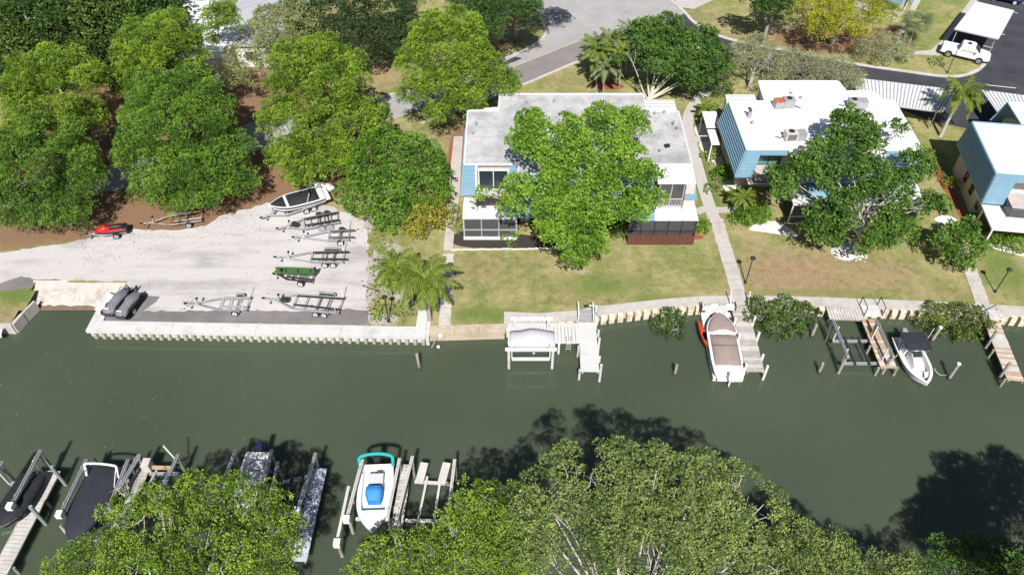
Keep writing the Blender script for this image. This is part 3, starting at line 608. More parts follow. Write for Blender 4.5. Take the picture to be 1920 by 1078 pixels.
# left unit: south apron beside a balcony, white deck, screened porch
boards(h1, (-4.5, 60.1, 6.15), (-3.5, 60.1, 6.15), (-3.5, 59.0, 3.3), (-4.95, 59.0, 3.3), 8, SIDING)
boards(h1, (-0.2, 60.1, 6.15), (0.7, 60.1, 6.15), (0.7, 59.0, 3.3), (-0.2, 59.0, 3.3), 8, SIDING)
MB().prism([(-3.5, 59.1), (-3.3, 59.1), (-3.3, 60.4), (-3.5, 60.4)], 2.9, 6.0).build('balcony_side', WHITE, h1)
pane(h1, (-3.2, 60.38), (-0.4, 60.38), 3.0, 5.3, GLASS, WHITE, 2, 'sliding_door')
MB().prism([(-3.5, 57.9), (0.2, 57.9), (0.2, 60.3), (-3.5, 60.3)], 2.86, 2.95).build('balcony_floor', CONC, h1)
MB().box((-1.6, 57.95, 3.4), (3.7, 0.06, 0.85)).build('balcony_panel', DKBROWN, h1); railing(h1, [(-3.45, 60.2), (-3.45, 58.0), (0.15, 58.0)], 2.95, 1.0)
MB().prism([(-4.7, 56.3), (0.5, 56.3), (0.5, 58.9), (-4.7, 60.3)], [2.66] * 4, [2.76, 2.76, 2.84, 2.84]).build('porch_roof', METAL_ROOF, h1)
boards(h1, (0.5, 58.85, 4.1), (2.6, 58.85, 4.1), (2.6, 56.35, 2.7), (-0.9, 56.35, 2.85), 6, SIDING)
screen_porch(h1, -4.6, 0.4, 56.45, 0.15, 2.62, 3, SCREEN, plain('grey_frame', (0.42, 0.42, 0.43), 0.6), 1.15)
MB().box((-2.1, 56.40, 0.12), (5.2, 0.25, 0.24)).build('porch_base', WHITE, h1)
for x in (-4.62, 0.42): MB().prism([(x - 0.06, 56.5), (x + 0.06, 56.5), (x + 0.06, 60.3), (x - 0.06, 60.3)], 0, 2.6).build('porch_side', STUCCO if x < 0 else SIDING, h1)
# middle units, mostly under the tree
boards(h1, (0.7, 58.65, 6.15), (11.1, 58.65, 6.15), (11.1, 57.7, 3.6), (0.7, 57.7, 3.6), 8, SIDING)
for x in (1.4, 5.0, 8.3): pane(h1, (x, 58.88), (x + 1.9, 58.88), 0.2, 2.4, GLASS, WHITE, 2, 'sliding_door')
MB().prism([(2.7, 56.6), (11.0, 56.6), (11.0, 58.85), (2.7, 58.85)], [2.62] * 4, [2.72, 2.72, 2.9, 2.9]).build('porch_roof', METAL_ROOF, h1)
screen_porch(h1, 2.7, 9.0, 56.75, 0.15, 2.6, 4)
# right unit: white balcony roof, screened balcony, white deck, brown fence
MB().prism([(13.6, 57.6), (17.15, 57.6), (17.15, 60.0), (13.6, 60.0)], [5.80, 5.80, 6.02, 6.02], [5.90, 5.90, 6.24, 6.24]).build('balcony_roof', METAL_ROOF, h1)
screen_porch(h1, 13.9, 16.2, 57.85, 2.95, 5.78, 2, SCREEN, plain('grey_frame', (0.42, 0.42, 0.43), 0.6))
railing(h1, [(13.8, 57.7), (16.2, 57.7)], 2.9, 1.05, plain('pale_rail', (0.55, 0.52, 0.5), 0.6))
boards(h1, (16.25, 57.85, 5.75), (17.15, 57.85, 5.75), (17.45, 57.3, 4.2), (16.25, 57.3, 4.2), 5, SIDING)
MB().prism([(16.26, 57.4), (17.1, 57.4), (17.1, 60.0), (16.26, 60.0)], 2.9, 5.7).build('balcony_side', STUCCO, h1)
boards(h1, (11.1, 60.0, 6.15), (13.6, 60.0, 6.15), (13.6, 58.9, 3.4), (11.1, 58.9, 3.4), 8, SIDING)
MB().prism([(13.5, 56.0), (17.65, 56.0), (17.65, 59.4), (13.5, 59.4)], [2.68] * 4, [2.78, 2.78, 2.86, 2.86]).build('porch_roof', METAL_ROOF, h1)
boards(h1, (11.0, 58.85, 4.0), (13.5, 58.85, 4.0), (13.5, 56.0, 2.75), (11.0, 56.0, 2.75), 6, SIDING)
screen_porch(h1, 11.1, 17.5, 56.2, 0.15, 2.66, 5, SCREEN, DKBROWN, 1.2)
MB().prism([(17.44, 56.3), (17.56, 56.3), (17.56, 60.3), (17.44, 60.3)], 0, 2.66).build('porch_side', DKBROWN, h1)
# brown board fence in front of the right porch
bf = thing('board_fence', 'dark red brown board fence below the right hand porch', 'fence')
fb = MB().box((0, 0, 0.6), (0.19, 0.03, 1.2)).mesh('fence_board', BROWN_WOOD)
for i in range(31): put('fence_board', fb, bf, (11.2 + i * 0.205, 55.55 + (0.02 if i % 2 else 0), 0.03))
for z in (0.35, 1.0): MB().bar((11.1, 55.62, z), (17.45, 55.62, z), 0.05, 0.09).build('fence_rail', BROWN_WOOD, bf)
for y0 in (55.7,): MB().bar((17.5, 55.6, 0.6), (17.5, 56.2, 0.6), 0.04, 1.2).build('fence_return', BROWN_WOOD, bf)

# ---- second townhouse block (white roof, right of the path)
h2 = at0(thing('townhouse', 'blue sided white roofed townhouse block with three rooftop air conditioners', 'house'))
roof2 = [(22.9, 62.7), (27.0, 62.7), (27.0, 61.6), (36.0, 61.6), (36.0, 62.6), (40.0, 62.6), (40.1, 71.2), (39.1, 71.3), (38.4, 73.0), (35.6, 73.0), (35.3, 75.0), (26.7, 75.0), (26.5, 71.1), (22.75, 71.1)]
MB().prism([(23.3, 64.4), (27.2, 64.4), (27.2, 62.0), (35.8, 62.0), (35.8, 63.0), (39.7, 63.0), (39.8, 71.0), (38.9, 71.1), (38.2, 72.8), (35.4, 72.8), (35.1, 74.8), (26.9, 74.8), (26.7, 70.9), (23.0, 70.9)], 0, 5.75).build('wall', STUCCO, h2)
r2 = roof_slab(h2, roof2, 6.0, ROOF_WHITE, edge=ROOF_WHITE)
boards(h2, (22.75, 71.0, 6.0), (22.9, 62.75, 6.0), (22.1, 61.75, 3.35), (22.0, 71.0, 3.35), 9, SIDING, lap=0.05)
boards(h2, (22.9, 62.7, 5.98), (24.35, 62.7, 5.98), (23.8, 61.75, 3.35), (22.1, 61.75, 3.35), 9, SIDING)
boards(h2, (24.3, 62.7, 5.98), (27.0, 62.7, 5.98), (27.0, 62.55, 5.45), (24.3, 62.55, 5.45), 2, SIDING)
MB().prism([(24.0, 62.6), (24.2, 62.6), (24.75, 64.35), (24.5, 64.35)], 2.9, 5.7).build('balcony_side', plain('pale_pink_wall', (0.62, 0.57, 0.55), 0.8), h2)
pane(h2, (24.8, 64.38), (27.1, 64.38), 3.0, 5.3, GLASS_GREEN, BLACK, 2, 'sliding_door')
MB().prism([(23.4, 61.3), (27.15, 61.3), (27.15, 64.3), (23.4, 64.3)], 2.82, 2.95).build('balcony_floor', CONC, h2)
railing(h2, [(23.9, 64.2), (23.9, 61.4), (27.1, 61.4)], 2.95)
boards(h2, (27.05, 61.55, 5.98), (36.0, 61.55, 5.98), (36.0, 60.8, 3.4), (27.05, 60.8, 3.4), 8, SIDING)
boards(h2, (36.0, 62.5, 5.98), (40.0, 62.5, 5.98), (40.4, 61.8, 3.3), (36.0, 61.8, 3.3), 8, SIDING)
boards(h2, (40.05, 62.6, 5.98), (40.1, 71.2, 5.98), (40.6, 71.2, 3.3), (40.5, 61.9, 3.3), 8, SIDING)
MB().prism([(27.2, 58.3), (35.6, 58.3), (35.6, 61.9), (27.2, 61.9)], [2.64] * 4, [2.74, 2.74, 2.9, 2.9]).build('porch_roof', METAL_ROOF, h2)
MB().prism([(28.6, 57.6), (31.2, 57.6), (31.2, 60.6), (28.6, 60.6)], [2.3, 2.3, 3.2, 3.2], [2.4, 2.4, 3.3, 3.3]).build('awning', SIDING, h2)
screen_porch(h2, 27.3, 35.5, 58.5, 0.1, 2.6, 5, SCREEN, WHITE, 1.1)
MB().prism([(36.2, 58.8), (40.2, 58.8), (40.2, 62.9), (36.2, 62.9)], [2.64] * 4, [2.74, 2.74, 2.9, 2.9]).build('porch_roof', METAL_ROOF, h2)
screen_porch(h2, 36.3, 40.1, 59.0, 0.1, 2.6, 3)
for y in (65.5, 67.4, 69.2): pane(h2, (23.13, y + 0.8), (23.16, y), 1.2, 2.4, GLASS, WHITE, 1)
# white pergola roofs at the back left corner
pr = MB().prism([(23.0, 71.5), (26.6, 71.5), (26.6, 74.6), (23.3, 74.6)], 4.55, 4.63).build('pergola_roof', METAL_ROOF, h2)
ribs(pr, (23.0, 71.5, 4.63), (23.3, 74.6, 4.63), (26.6, 74.6, 4.63), (26.6, 71.5, 4.63), 4, GREYPLASTIC, 0.05, 0.05)
for x, y in ((23.2, 71.7), (23.4, 74.4)): MB().box((x, y, 2.27), (0.12, 0.12, 4.54)).build('post', WHITE, h2)
MB().prism([(21.0, 71.2), (22.6, 71.2), (22.6, 74.2), (21.0, 74.2)], 2.6, 2.75).build('entry_roof', METAL_ROOF, h2)
MB().prism([(21.1, 68.4), (22.0, 68.4), (22.0, 71.1), (21.1, 71.1)], 2.4, 2.5).build('entry_roof', METAL_ROOF, h2)
for x, y in ((21.15, 68.5), (21.1, 74.0)): MB().box((x, y, 1.2), (0.12, 0.12, 2.4)).build('post', WHITE, h2)
for x, y, hh in ((24.3, 67.0, 0.3), (29.6, 72.5, 0.2), (30.4, 71.6, 0.25), (31.5, 67.6, 0.2), (33.2, 67.4, 0.2), (39.0, 67.5, 0.4)): roof_vent(r2, x, y, 6.0, hh)
v = MB().tube([(24.25, 68.2, 6.0), (24.25, 68.2, 6.75)], 0.22, 10).build('flue', GREYPLASTIC, r2); MB().tube([(24.25, 68.2, 6.75), (24.2, 68.2, 7.05), (23.95, 68.2, 7.1)], 0.12, 8).build('flue_elbow', BLACK, v)
dish = MB().loft([[(38.9 + 0.35 * k * math.cos(a), 66.4 - 0.1 * (1 - k), 6.75 + 0.35 * k * math.sin(a)) for a in np.linspace(0, 2 * math.pi, 13)[:-1]] for k in (0.05, 0.6, 1.0)], caps=False).build('dish', WHITE, r2); MB().tube([(38.9, 66.4, 6.0), (38.9, 66.4, 6.7)], 0.04, 6).build('dish_mast', GREYPLASTIC, dish)
def ac_unit(label, x, y, z, rz, w=1.15, kind=0):
    t = thing('air_conditioner', label, 'air conditioner', (x, y, z), rz, 'rooftop air conditioners')
    cab = MB().box((0, 0, 0.55), (w, 0.95, 0.86)).build('cabinet', GREYPLASTIC if kind else plain('ac_cream', (0.6, 0.58, 0.55), 0.5), t)
    for i in range(7): MB().box((0, -0.487, 0.25 + i * 0.1), (w * 0.8, 0.02, 0.05)).build('louvre', BLACK if kind == 0 else GREYPLASTIC, cab)
    MB().tube([(0, 0, 0.98), (0, 0, 1.02)], 0.36, 16).build('fan_ring', GREYPLASTIC, t)
    MB().tube([(0, 0, 1.0), (0, 0, 1.035)], 0.28, 16).build('fan_guard', BLACK, t)
    MB().box((w / 2 + 0.48, 0.03, 0.48), (0.9, 0.9, 0.72)).build('air_handler', GREYPLASTIC, t)
    MB().box((w / 2 + 0.48, 0.03, 0.85), (0.94, 0.94, 0.03)).build('handler_lid', plain('rust_lid', (0.45, 0.14, 0.07), 0.8, var=0.3) if kind == 2 else GREYPLASTIC, t)
    for sx in (-0.4, 0.4): MB().box((sx, 0, 0.06), (0.1, 0.9, 0.12)).build('rail', GALV, t)
    MB().tube([(-w / 2, 0.2, 0.3), (-w / 2 - 0.3, 0.25, 0.1), (-w / 2 - 0.7, 0.5, 0.05)], 0.05, 6).build('conduit', BLACK, t)
p = S(1480, 262, 6.0); ac_unit('air conditioner with fan on top near the front edge of the white roof', p.x, p.y, 6.0, 0.08)
p = S(1476, 200, 6.0); ac_unit('air conditioner with rust red lid on the white roof', p.x, p.y, 6.0, math.pi + 0.1, kind=2)
p = S(1597, 202, 6.0); ac_unit('plain grey air conditioner at the back of the white roof', p.x, p.y, 6.0, 0.05, 1.0, kind=1)

# ---- third townhouse block at the right edge, turned a little
h3 = at0(thing('townhouse', 'townhouse at the right edge with deep blue shaded side and white roof', 'house'))
a0, a1 = S(1822, 229, 6.0), S(1868, 327, 6.0); dr = (a1 - a0).normalized(); ex = V3((-dr.y, dr.x, 0))
def T3(s, t, z): q_ = a0 + dr * s + ex * t; return V3((q_.x, q_.y, z))
LS = (a1 - a0).length
MB().prism([tuple(T3(s, t, 0)[:2]) for s, t in ((LS - 1.6, 0.35), (LS - 1.6, 16), (0.2, 16), (0.2, 0.35))], 0, 5.75).build('wall', STUCCO, h3)
r3 = roof_slab(h3, [tuple(T3(s, t, 0)[:2]) for s, t in ((LS, 0), (LS, 16), (0, 16), (0, 0))], 6.0, ROOF_WHITE, edge=SIDING)
boards(h3, T3(0, -0.05, 6.0), T3(LS, -0.05, 6.0), T3(LS + 0.9, -0.40, 3.2), T3(0, -0.40, 3.2), 9, SIDING_DK, lap=0.02)
boards(h3, T3(LS + 0.05, -0.05, 5.98), T3(LS + 0.05, 2.0, 5.98), T3(LS + 0.9, 1.5, 3.2), T3(LS + 0.9, -0.40, 3.2), 9, SIDING)
boards(h3, T3(LS + 0.05, 2.0, 5.98), T3(LS + 0.05, 16, 5.98), T3(LS + 0.22, 16, 5.4), T3(LS + 0.22, 1.86, 5.4), 2, SIDING)
pane(h3, T3(LS - 1.62, 2.0, 0)[:2], T3(LS - 1.62, 6.5, 0)[:2], 3.0, 5.4, plain('pale_blind', (0.6, 0.58, 0.55), 0.6), WHITE, 4, 'sliding_door')
MB().prism([tuple(T3(s, t, 0)[:2]) for s, t in ((LS + 4.2, -0.2), (LS + 4.2, 16), (LS - 1.6, 16), (LS - 1.6, -0.2))], 2.66, 2.84).build('porch_roof', METAL_ROOF, h3)
MB().prism([tuple(T3(s, t, 0)[:2]) for s, t in ((LS + 2.4, 1.6), (LS + 2.4, 9), (LS - 1.6, 9), (LS - 1.6, 1.6))], 2.86, 2.94).build('balcony_floor', CONC, h3)
A, B, D_ = T3(LS - 1.4, 1.65, 0), T3(LS + 2.35, 1.65, 0), T3(LS + 2.35, 9, 0)
for a_, b_ in ((A, B), (B, D_)): MB().bar(V3((*a_[:2], 3.4)), V3((*b_[:2], 3.4)), 0.03, 0.85).build('balcony_panel', GLASS, h3)
railing(h3, [tuple(A[:2]), tuple(B[:2]), tuple(D_[:2])], 2.94)
for s in (LS + 4.0, LS + 1.0): MB().box(tuple(T3(s, 0.0, 1.33)), (0.14, 0.14, 2.66)).build('post', WHITE, h3)
f0 = T3(LS + 4.3, -1.2, 0)
for s_ in (1.6, 3.6, 6.0): pane(h3, T3(s_ + 1.6, 0.33, 0)[:2][::1], T3(s_ + 2.2, 0.33, 0)[:2], 1.2, 2.2, GLASS, DKBROWN, 1)
bb = thing('patio_fence', 'dark brown patio fence in front of the right edge townhouse', 'fence')
fm = MB().box((0, 0, 0.6), (0.16, 0.03, 1.2)).mesh('fence_board', DKBROWN)
fa, fbb = S(1806, 432), S(1858, 436)
for i in range(14): put('fence_board', fm, bb, fa.lerp(fbb, i / 13), (0, 0, math.atan2((fbb - fa).y, (fbb - fa).x)))
for z in (0.3, 1.05): MB().bar(fa + V3((0, 0.04, z)), fbb + V3((0, 0.04, z)), 0.05, 0.08).build('fence_rail', DKBROWN, bb)
tb = thing('patio_table', 'round white patio table behind the brown patio fence', 'table', S(1893, 432), 0)
MB().tube([(0, 0, 0.7), (0, 0, 0.75)], 0.7, 18).build('table_top', WHITE, tb); MB().tube([(0, 0, 0), (0, 0, 0.7)], 0.06, 8).build('leg', WHITE, tb); MB().tube([(0, 0, 0), (0, 0, 0.05)], 0.3, 12).build('base', WHITE, tb)
# rear wing of that block
h5 = at0(thing('garage_wing', 'white roofed wing with dark blue gable behind the right edge townhouse', 'house'))
g0, g1, g2, g3 = S(1890, 192, 5.4), S(1915, 232, 5.4), S(2080, 232, 5.4), S(2080, 192, 5.4)
MB().prism([tuple(q_[:2]) for q_ in (g1, g2, g3, g0)], 5.2, 5.4).build('roof', ROOF_WHITE, h5)
boards(h5, g0, g1 + V3((0, 0.02, 0)), S(1905, 232, 2.6), S(1856, 226, 2.6), 8, SIDING_DK)
MB().prism([(q_.x + 0.5, q_.y) for q_ in (g1, g2, g3, g0)], 0, 5.18).build('wall', STUCCO, h5)
pane(h5, (g1.x + 2, g1.y - 0.02), (g1.x + 3.4, g1.y - 0.02), 3.2, 4.6, GLASS, WHITE, 2)

# ---- pieces of houses beyond the road
h4 = at0(thing('townhouse', 'blue sided townhouse corner beyond the yellow green tree', 'house'))
b0, b1, b2 = S(1682, 42, 0), S(1722, -30, 0), S(1600, 10, 0)
up = lambda q_, z: V3((q_.x, q_.y, z))
MB().prism([tuple(q_[:2]) for q_ in (b0, b1, b1 + (b2 - b0), b2)], 0, 5.4).build('wall', STUCCO, h4)
d4 = (b1 - b0).normalized(); n4 = V3((d4.y, -d4.x, 0))
boards(h4, up(b0, 5.5), up(b1, 5.5), up(b1 + n4 * 0.9, 2.6), up(b0 + n4 * 0.9, 2.6), 8, SIDING)
d5 = (b0 - b2).normalized(); n5 = V3((d5.y, -d5.x, 0))
boards(h4, up(b2, 5.5), up(b0, 5.5), up(b0 + n5 * 0.8, 2.6), up(b2 + n5 * 0.8, 2.6), 8, SIDING)
roof_slab(h4, [tuple(q_[:2]) for q_ in (b0, b1, b1 + (b2 - b0), b2)], 5.6, ROOF_WHITE)
pane(h4, b0.lerp(b1, 0.15)[:2], b0.lerp(b1, 0.4)[:2], 0.3, 2.3, GLASS, WHITE, 2, 'sliding_door')
h6 = at0(thing('white_house', 'bright white house with small gable among the pine trees', 'house'))
c0 = S(430, 110, 0)
def wing(parent, x0, x1, y0, y1, z, ridge, m=ROOF_WHITE, axis='x'):
    MB().prism([(x0, y0), (x1, y0), (x1, y1), (x0, y1)], 0, z).build('wall', WHITE, parent)
    o = 0.4; x0 -= o; x1 += o; y0 -= o; y1 += o
    if axis == 'x': ym = (y0 + y1) / 2; vs = [(x0, y0, z), (x1, y0, z), (x1, y1, z), (x0, y1, z), (x0 + 0.2, ym, z + ridge), (x1 - 0.2, ym, z + ridge)]; fs = [(0, 1, 5, 4), (2, 3, 4, 5), (1, 2, 5), (3, 0, 4), (3, 2, 1, 0)]
    else: xm = (x0 + x1) / 2; vs = [(x0, y0, z), (x1, y0, z), (x1, y1, z), (x0, y1, z), (xm, y0 + 0.2, z + ridge), (xm, y1 - 0.2, z + ridge)]; fs = [(1, 2, 5, 4), (3, 0, 4, 5), (0, 1, 4), (2, 3, 5), (3, 2, 1, 0)]
    MB().add([V3(q_) + V3((0, 0, 0.02)) for q_ in vs], fs).build('roof', m, parent)
q1, q2 = S(320, 25, 5), S(372, 25, 5)
wing(h6, q1.x, q2.x + 2.5, q1.y - 3, q1.y + 3.5, 5.0, 1.4)
q3, q4 = S(372, 70, 3.4), S(436, 70, 3.4)
wing(h6, q3.x, q4.x, S(400, 108, 3.4).y, q1.y - 1.2, 3.4, 0.9, axis='y')
pane(h6, (q1.x + 1, q1.y - 3.02), (q1.x + 2.2, q1.y - 3.02), 2.8, 4.2); pane(h6, (q1.x + 3.2, q1.y - 3.02), (q1.x + 4.4, q1.y - 3.02), 2.8, 4.2)
yq = S(400, 108, 3.4).y; pane(h6, (q3.x + 1.2, yq - 0.02), (q3.x + 2.6, yq - 0.02), 0.9, 2.3, GLASS, GREYPLASTIC, 2)
h7 = at0(thing('grey_house', 'low house with plain grey roof behind the pale tree', 'house'))
e0, e1 = S(428, 45, 3.2), S(560, 45, 3.2)
wing(h7, e0.x, e1.x, e0.y - 5, e0.y + 9, 3.0, 0.9, plain('grey_shingle', (0.44, 0.45, 0.48), 0.9, var=0.08), 'y')
pane(h7, (e0.x + 3, e0.y - 5.02), (e0.x + 4.5, e0.y - 5.02), 0.9, 2.2)

# ---- carports
def carport(label, corners, z, nr, m=METAL_ROOF, slope=0.0, rib=True):
    """corners px: far left, far right, near right, near left"""
    t = thing('carport', label, 'carport'); cs = [S(*c, z) for c in corners]
    cs = [V3((c.x, c.y, z + (slope if i < 2 else 0))) for i, c in enumerate(cs)]
    fl, fr, nr_, nl = cs
    r = MB().prism([tuple(c[:2]) for c in (nl, nr_, fr, fl)], [c.z - 0.1 for c in (nl, nr_, fr, fl)], [c.z for c in (nl, nr_, fr, fl)]).build('roof', m, t)
    if rib: ribs(r, fl, fr, nr_, nl, nr, GREYPLASTIC, 0.10, 0.035)
    n = max(2, int((fr - fl).length / 5) + 1)
    for i in range(n):
        for a, b in ((fl, fr), (nl, nr_)):
            p_ = a.lerp(b, 0.04 + 0.92 * i / (n - 1)).lerp((fl + fr + nr_ + nl) / 4, 0.06); MB().tube([(p_.x, p_.y, 0), (p_.x, p_.y, p_.z - 0.08)], 0.06, 8).build('post', GREYPLASTIC, t)
    MB().bar(nl + V3((0, 0.04, -0.14)), nr_ + V3((0, 0.04, -0.14)), 0.08, 0.14).build('fascia', GREYPLASTIC, r)
    return t
carport('flat white carport roof over dark parking bays beside the pickup', [(1830, 3), (1902, 20), (1873, 73), (1790, 54)], 2.8, 1, METAL_ROOF, 0.0, False)
carport('long ribbed white carport roof behind the second townhouse', [(1600, 147), (1792, 170), (1768, 210), (1612, 189)], 2.5, 26, slope=0.1)
carport('ribbed white carport roof at the right edge beside the palm', [(1840, 170), (2010, 192), (2010, 236), (1871, 212)], 2.5, 22, slope=0.1)

# ---- vehicles
def wheel(parent, x, y, z, r, w, side, rim=RIM):
    wl_ = MB().tube([(x, y - w / 2, z), (x, y + w / 2, z)], r, 18).build('wheel', RUBBER, parent)
    MB().tube([(x, y + side * (w / 2 - 0.03), z), (x, y + side * (w / 2 + 0.012), z)], r * 0.66, 14).build('rim', rim, wl_)
    MB().tube([(x, y + side * (w / 2 + 0.008), z), (x, y + side * (w / 2 + 0.03), z)], r * 0.2, 8).build('hub', BLACK, wl_)
def pickup(label, px0, px1):
    a, b = S(*px0, 0.6), S(*px1, 0.6); d = b - a
    t = thing('pickup_truck', label, 'pickup truck', ((a.x + b.x) / 2, (a.y + b.y) / 2, 0.03), math.atan2(d.y, d.x)); P = plain('white_car_paint', (0.80, 0.80, 0.80), 0.2, var=0.02)
    def sec(x, w, z0, z1, tw=None, ch=0.12):
        tw = w if tw is None else tw
        return [(x, -w, z0), (x, w, z0), (x, w, z1 - ch), (x, tw - ch, z1), (x, -tw + ch, z1), (x, -w, z1 - ch)]
    MB().loft([sec(-2.85, 0.93, 0.55, 1.12), sec(-2.8, 0.96, 0.5, 1.16), sec(-0.75, 0.98, 0.5, 1.16), sec(1.1, 0.98, 0.5, 1.14), sec(1.75, 0.97, 0.5, 1.16), sec(2.55, 0.93, 0.52, 1.08, 0.88), sec(2.82, 0.82, 0.6, 0.92, 0.7)], smooth=False).build('body', P, t)
    cab = MB().loft([sec(-0.85, 0.92, 1.14, 1.62, 0.84, 0.06), sec(-0.7, 0.92, 1.14, 1.88, 0.76, 0.08), sec(0.55, 0.92, 1.14, 1.9, 0.76, 0.08), sec(0.8, 0.92, 1.14, 1.8, 0.76, 0.08), sec(1.55, 0.92, 1.14, 1.2, 0.9, 0.03)], smooth=False).build('cab', P, t)
    MB().add([(0.86, -0.68, 1.80), (0.86, 0.68, 1.80), (1.52, 0.84, 1.235), (1.52, -0.84, 1.235)], [(0, 3, 2, 1)]).build('windscreen', GLASS, cab)
    MB().add([(-0.86, -0.7, 1.24), (-0.86, 0.7, 1.24), (-0.735, 0.66, 1.76), (-0.735, -0.66, 1.76)], [(0, 3, 2, 1)]).build('rear_window', GLASS, cab)
    for s in (-1, 1):
        for x0, x1 in ((-0.6, 0.05), (0.13, 0.85)):
            vs = [(x0, s * 0.932, 1.22), (x1 + (0.3 if x0 > 0 else 0), s * 0.932, 1.22), (x1 - (0.05 if x0 > 0 else 0), s * 0.835, 1.70), (x0, s * 0.835, 1.70)]
            MB().add(vs, [(0, 1, 2, 3), (3, 2, 1, 0)]).build('side_window', GLASS, cab)
        MB().box((1.0, s * 1.06, 1.25), (0.12, 0.2, 0.16)).build('mirror', BLACK, t)
        for x in (-1.85, 1.75): wheel(t, x, s * 0.87, 0.38, 0.38, 0.26, s, plain('alloy_rim', (0.5, 0.5, 0.52), 0.3, 0.6)); MB().tube([(x, s * 0.962, 0.40), (x, s * 0.985, 0.40)], 0.47, 20).build('wheel_arch', BLACK, t)
        MB().box((2.72, s * 0.66, 0.86), (0.14, 0.3, 0.14)).build('headlight', plain('lamp_lens', (0.7, 0.72, 0.75), 0.1), t)
        MB().box((-2.86, s * 0.84, 0.92), (0.05, 0.14, 0.3)).build('tail_light', RED, t)
        MB().box((0.05, s * 1.0, 0.52), (2.0, 0.1, 0.05)).build('side_step', GREYPLASTIC, t)
        MB().box((0.09, s * 0.985, 0.98), (0.18, 0.02, 0.04)).build('door_handle', BLACK, t)
    MB().box((-1.8, 0, 1.165), (1.85, 1.6, 0.03)).build('bed_cover', WHITE, t)
    MB().box((0.05, 0.05, 1.905), (0.42, 0.62, 0.02)).build('sunroof', GLASS, cab)
    MB().box((2.84, 0, 0.62), (0.14, 1.6, 0.18)).build('front_bumper', GREYPLASTIC, t); MB().box((-2.9, 0, 0.6), (0.14, 1.8, 0.18)).build('rear_bumper', GREYPLASTIC, t); MB().box((2.8, 0, 0.8), (0.06, 1.0, 0.2)).build('grille', BLACK, t)
pickup('white crew cab pickup truck parked beside the hatched bay', (1768, 90), (1853, 110))
def car(label, p0, ang_, m):
    a = S(*p0); t = thing('parked_car', label, 'car', (a.x, a.y, 0.03), ang_)
    sec = lambda x, w, z0, z1, tw: [(x, -w, z0), (x, w, z0), (x, w, z1 - 0.15), (x, tw, z1), (x, -tw, z1), (x, -w, z1 - 0.15)]
    MB().loft([sec(-2.2, 0.75, 0.45, 0.85, 0.65), sec(-2.0, 0.86, 0.35, 0.98, 0.75), sec(1.0, 0.88, 0.35, 0.98, 0.76), sec(1.9, 0.84, 0.35, 0.86, 0.7), sec(2.2, 0.7, 0.45, 0.72, 0.6)], smooth=True).build('body', m, t)
    c = MB().loft([sec(-1.7, 0.76, 0.9, 1.0, 0.68), sec(-1.1, 0.78, 0.9, 1.42, 0.6), sec(0.3, 0.78, 0.9, 1.45, 0.6), sec(1.2, 0.76, 0.9, 0.98, 0.68)], smooth=False).build('cabin', GLASS, t)
    MB().box((-0.4, 0, 1.445), (1.3, 1.1, 0.03)).build('roof_panel', m, c)
    for x in (-1.35, 1.35):
        for s in (-1, 1): wheel(t, x, s * 0.78, 0.32, 0.32, 0.2, s)
car('dark blue car at the top edge behind the white carport', (1882, 2), math.radians(-28), NAVY)

# ---- lamp posts and the utility pole
def lamp_post(label, px, h=3.2):
    b = S(*px); t = thing('lamp_post', label, 'lamp post', b, 0, 'black lamp posts')
    MB().tube([(0, 0, 0), (0, 0, 0.25), (0, 0, 0.28), (0, 0, h - 0.3)], [0.12, 0.11, 0.055, 0.045], 8).build('pole', BLACK, t)
    hd = MB().loft([[(k * math.cos(a), k * math.sin(a), z) for a in np.linspace(0, 2 * math.pi, 9)[:-1]] for k, z in ((0.08, h - 0.32), (0.19, h - 0.1), (0.19, h))], smooth=False).build('lantern', plain('lantern_glass', (0.12, 0.11, 0.1), 0.2), t)
    MB().loft([[(k * math.cos(a), k * math.sin(a), z) for a in np.linspace(0, 2 * math.pi, 9)[:-1]] for k, z in ((0.26, h), (0.2, h + 0.09), (0.05, h + 0.17))], smooth=False).build('lantern_cap', BLACK, hd)
lamp_post('black lamp post on the grass beside the leaning palm', (729, 604))
lamp_post('black lamp post on dry lawn beside the stepping path', (1397.5, 531))
lamp_post('black lamp post on the lawn at the right edge', (1865.5, 548), 2.9)
lamp_post('black lamp post on the kerbed grass island by the pickup', (1776, 137), 3.6)
up_ = thing('utility_pole', 'pale utility pole with crossarm and guy wires among the trees', 'utility pole')
tp = S(46, 28, 10.0); bx = V3((tp.x, tp.y, 0))
MB().tube([bx, tp], [0.16, 0.11], 8).build('pole', BARK_PALE, up_)
MB().bar(tp + V3((-0.9, 0, -0.5)), tp + V3((1.1, 0.2, -0.5)), 0.12, 0.14).build('crossarm', BARK_PALE, up_)
MB().bar(tp + V3((-0.5, 0, -2.6)), tp + V3((0.9, 0.1, -2.6)), 0.1, 0.12).build('crossarm', BARK_PALE, up_)
for s in (-0.7, 0.0, 0.9): MB().tube([tp + V3((s, 0.05, -0.42)), tp + V3((s, 0.05, -0.15))], 0.06, 6).build('insulator', WHITE, up_)
MB().tube([tp + V3((0, 0, -0.4)), bx + V3((2.2, -1.2, 1.0))], 0.03, 5).build('guy_wire', GALV, up_); MB().tube([tp + V3((0, 0, -0.4)), bx + V3((1.0, -1.4, 1.0))], 0.03, 5).build('guy_wire', GALV, up_)
for i, (s, dz) in enumerate(((-0.7, 0), (0.9, 0), (0.4, -2.0))):
    a = tp + V3((s, 0.05, -0.15 + dz)); b = V3((a.x + 55, a.y + 34, a.z + 1.0))
    MB().tube([a.lerp(b, k / 10) + V3((0, 0, -1.6 * 4 * (k / 10) * (1 - k / 10))) for k in range(11)], 0.022, 4).build('cable', BLACK, up_)
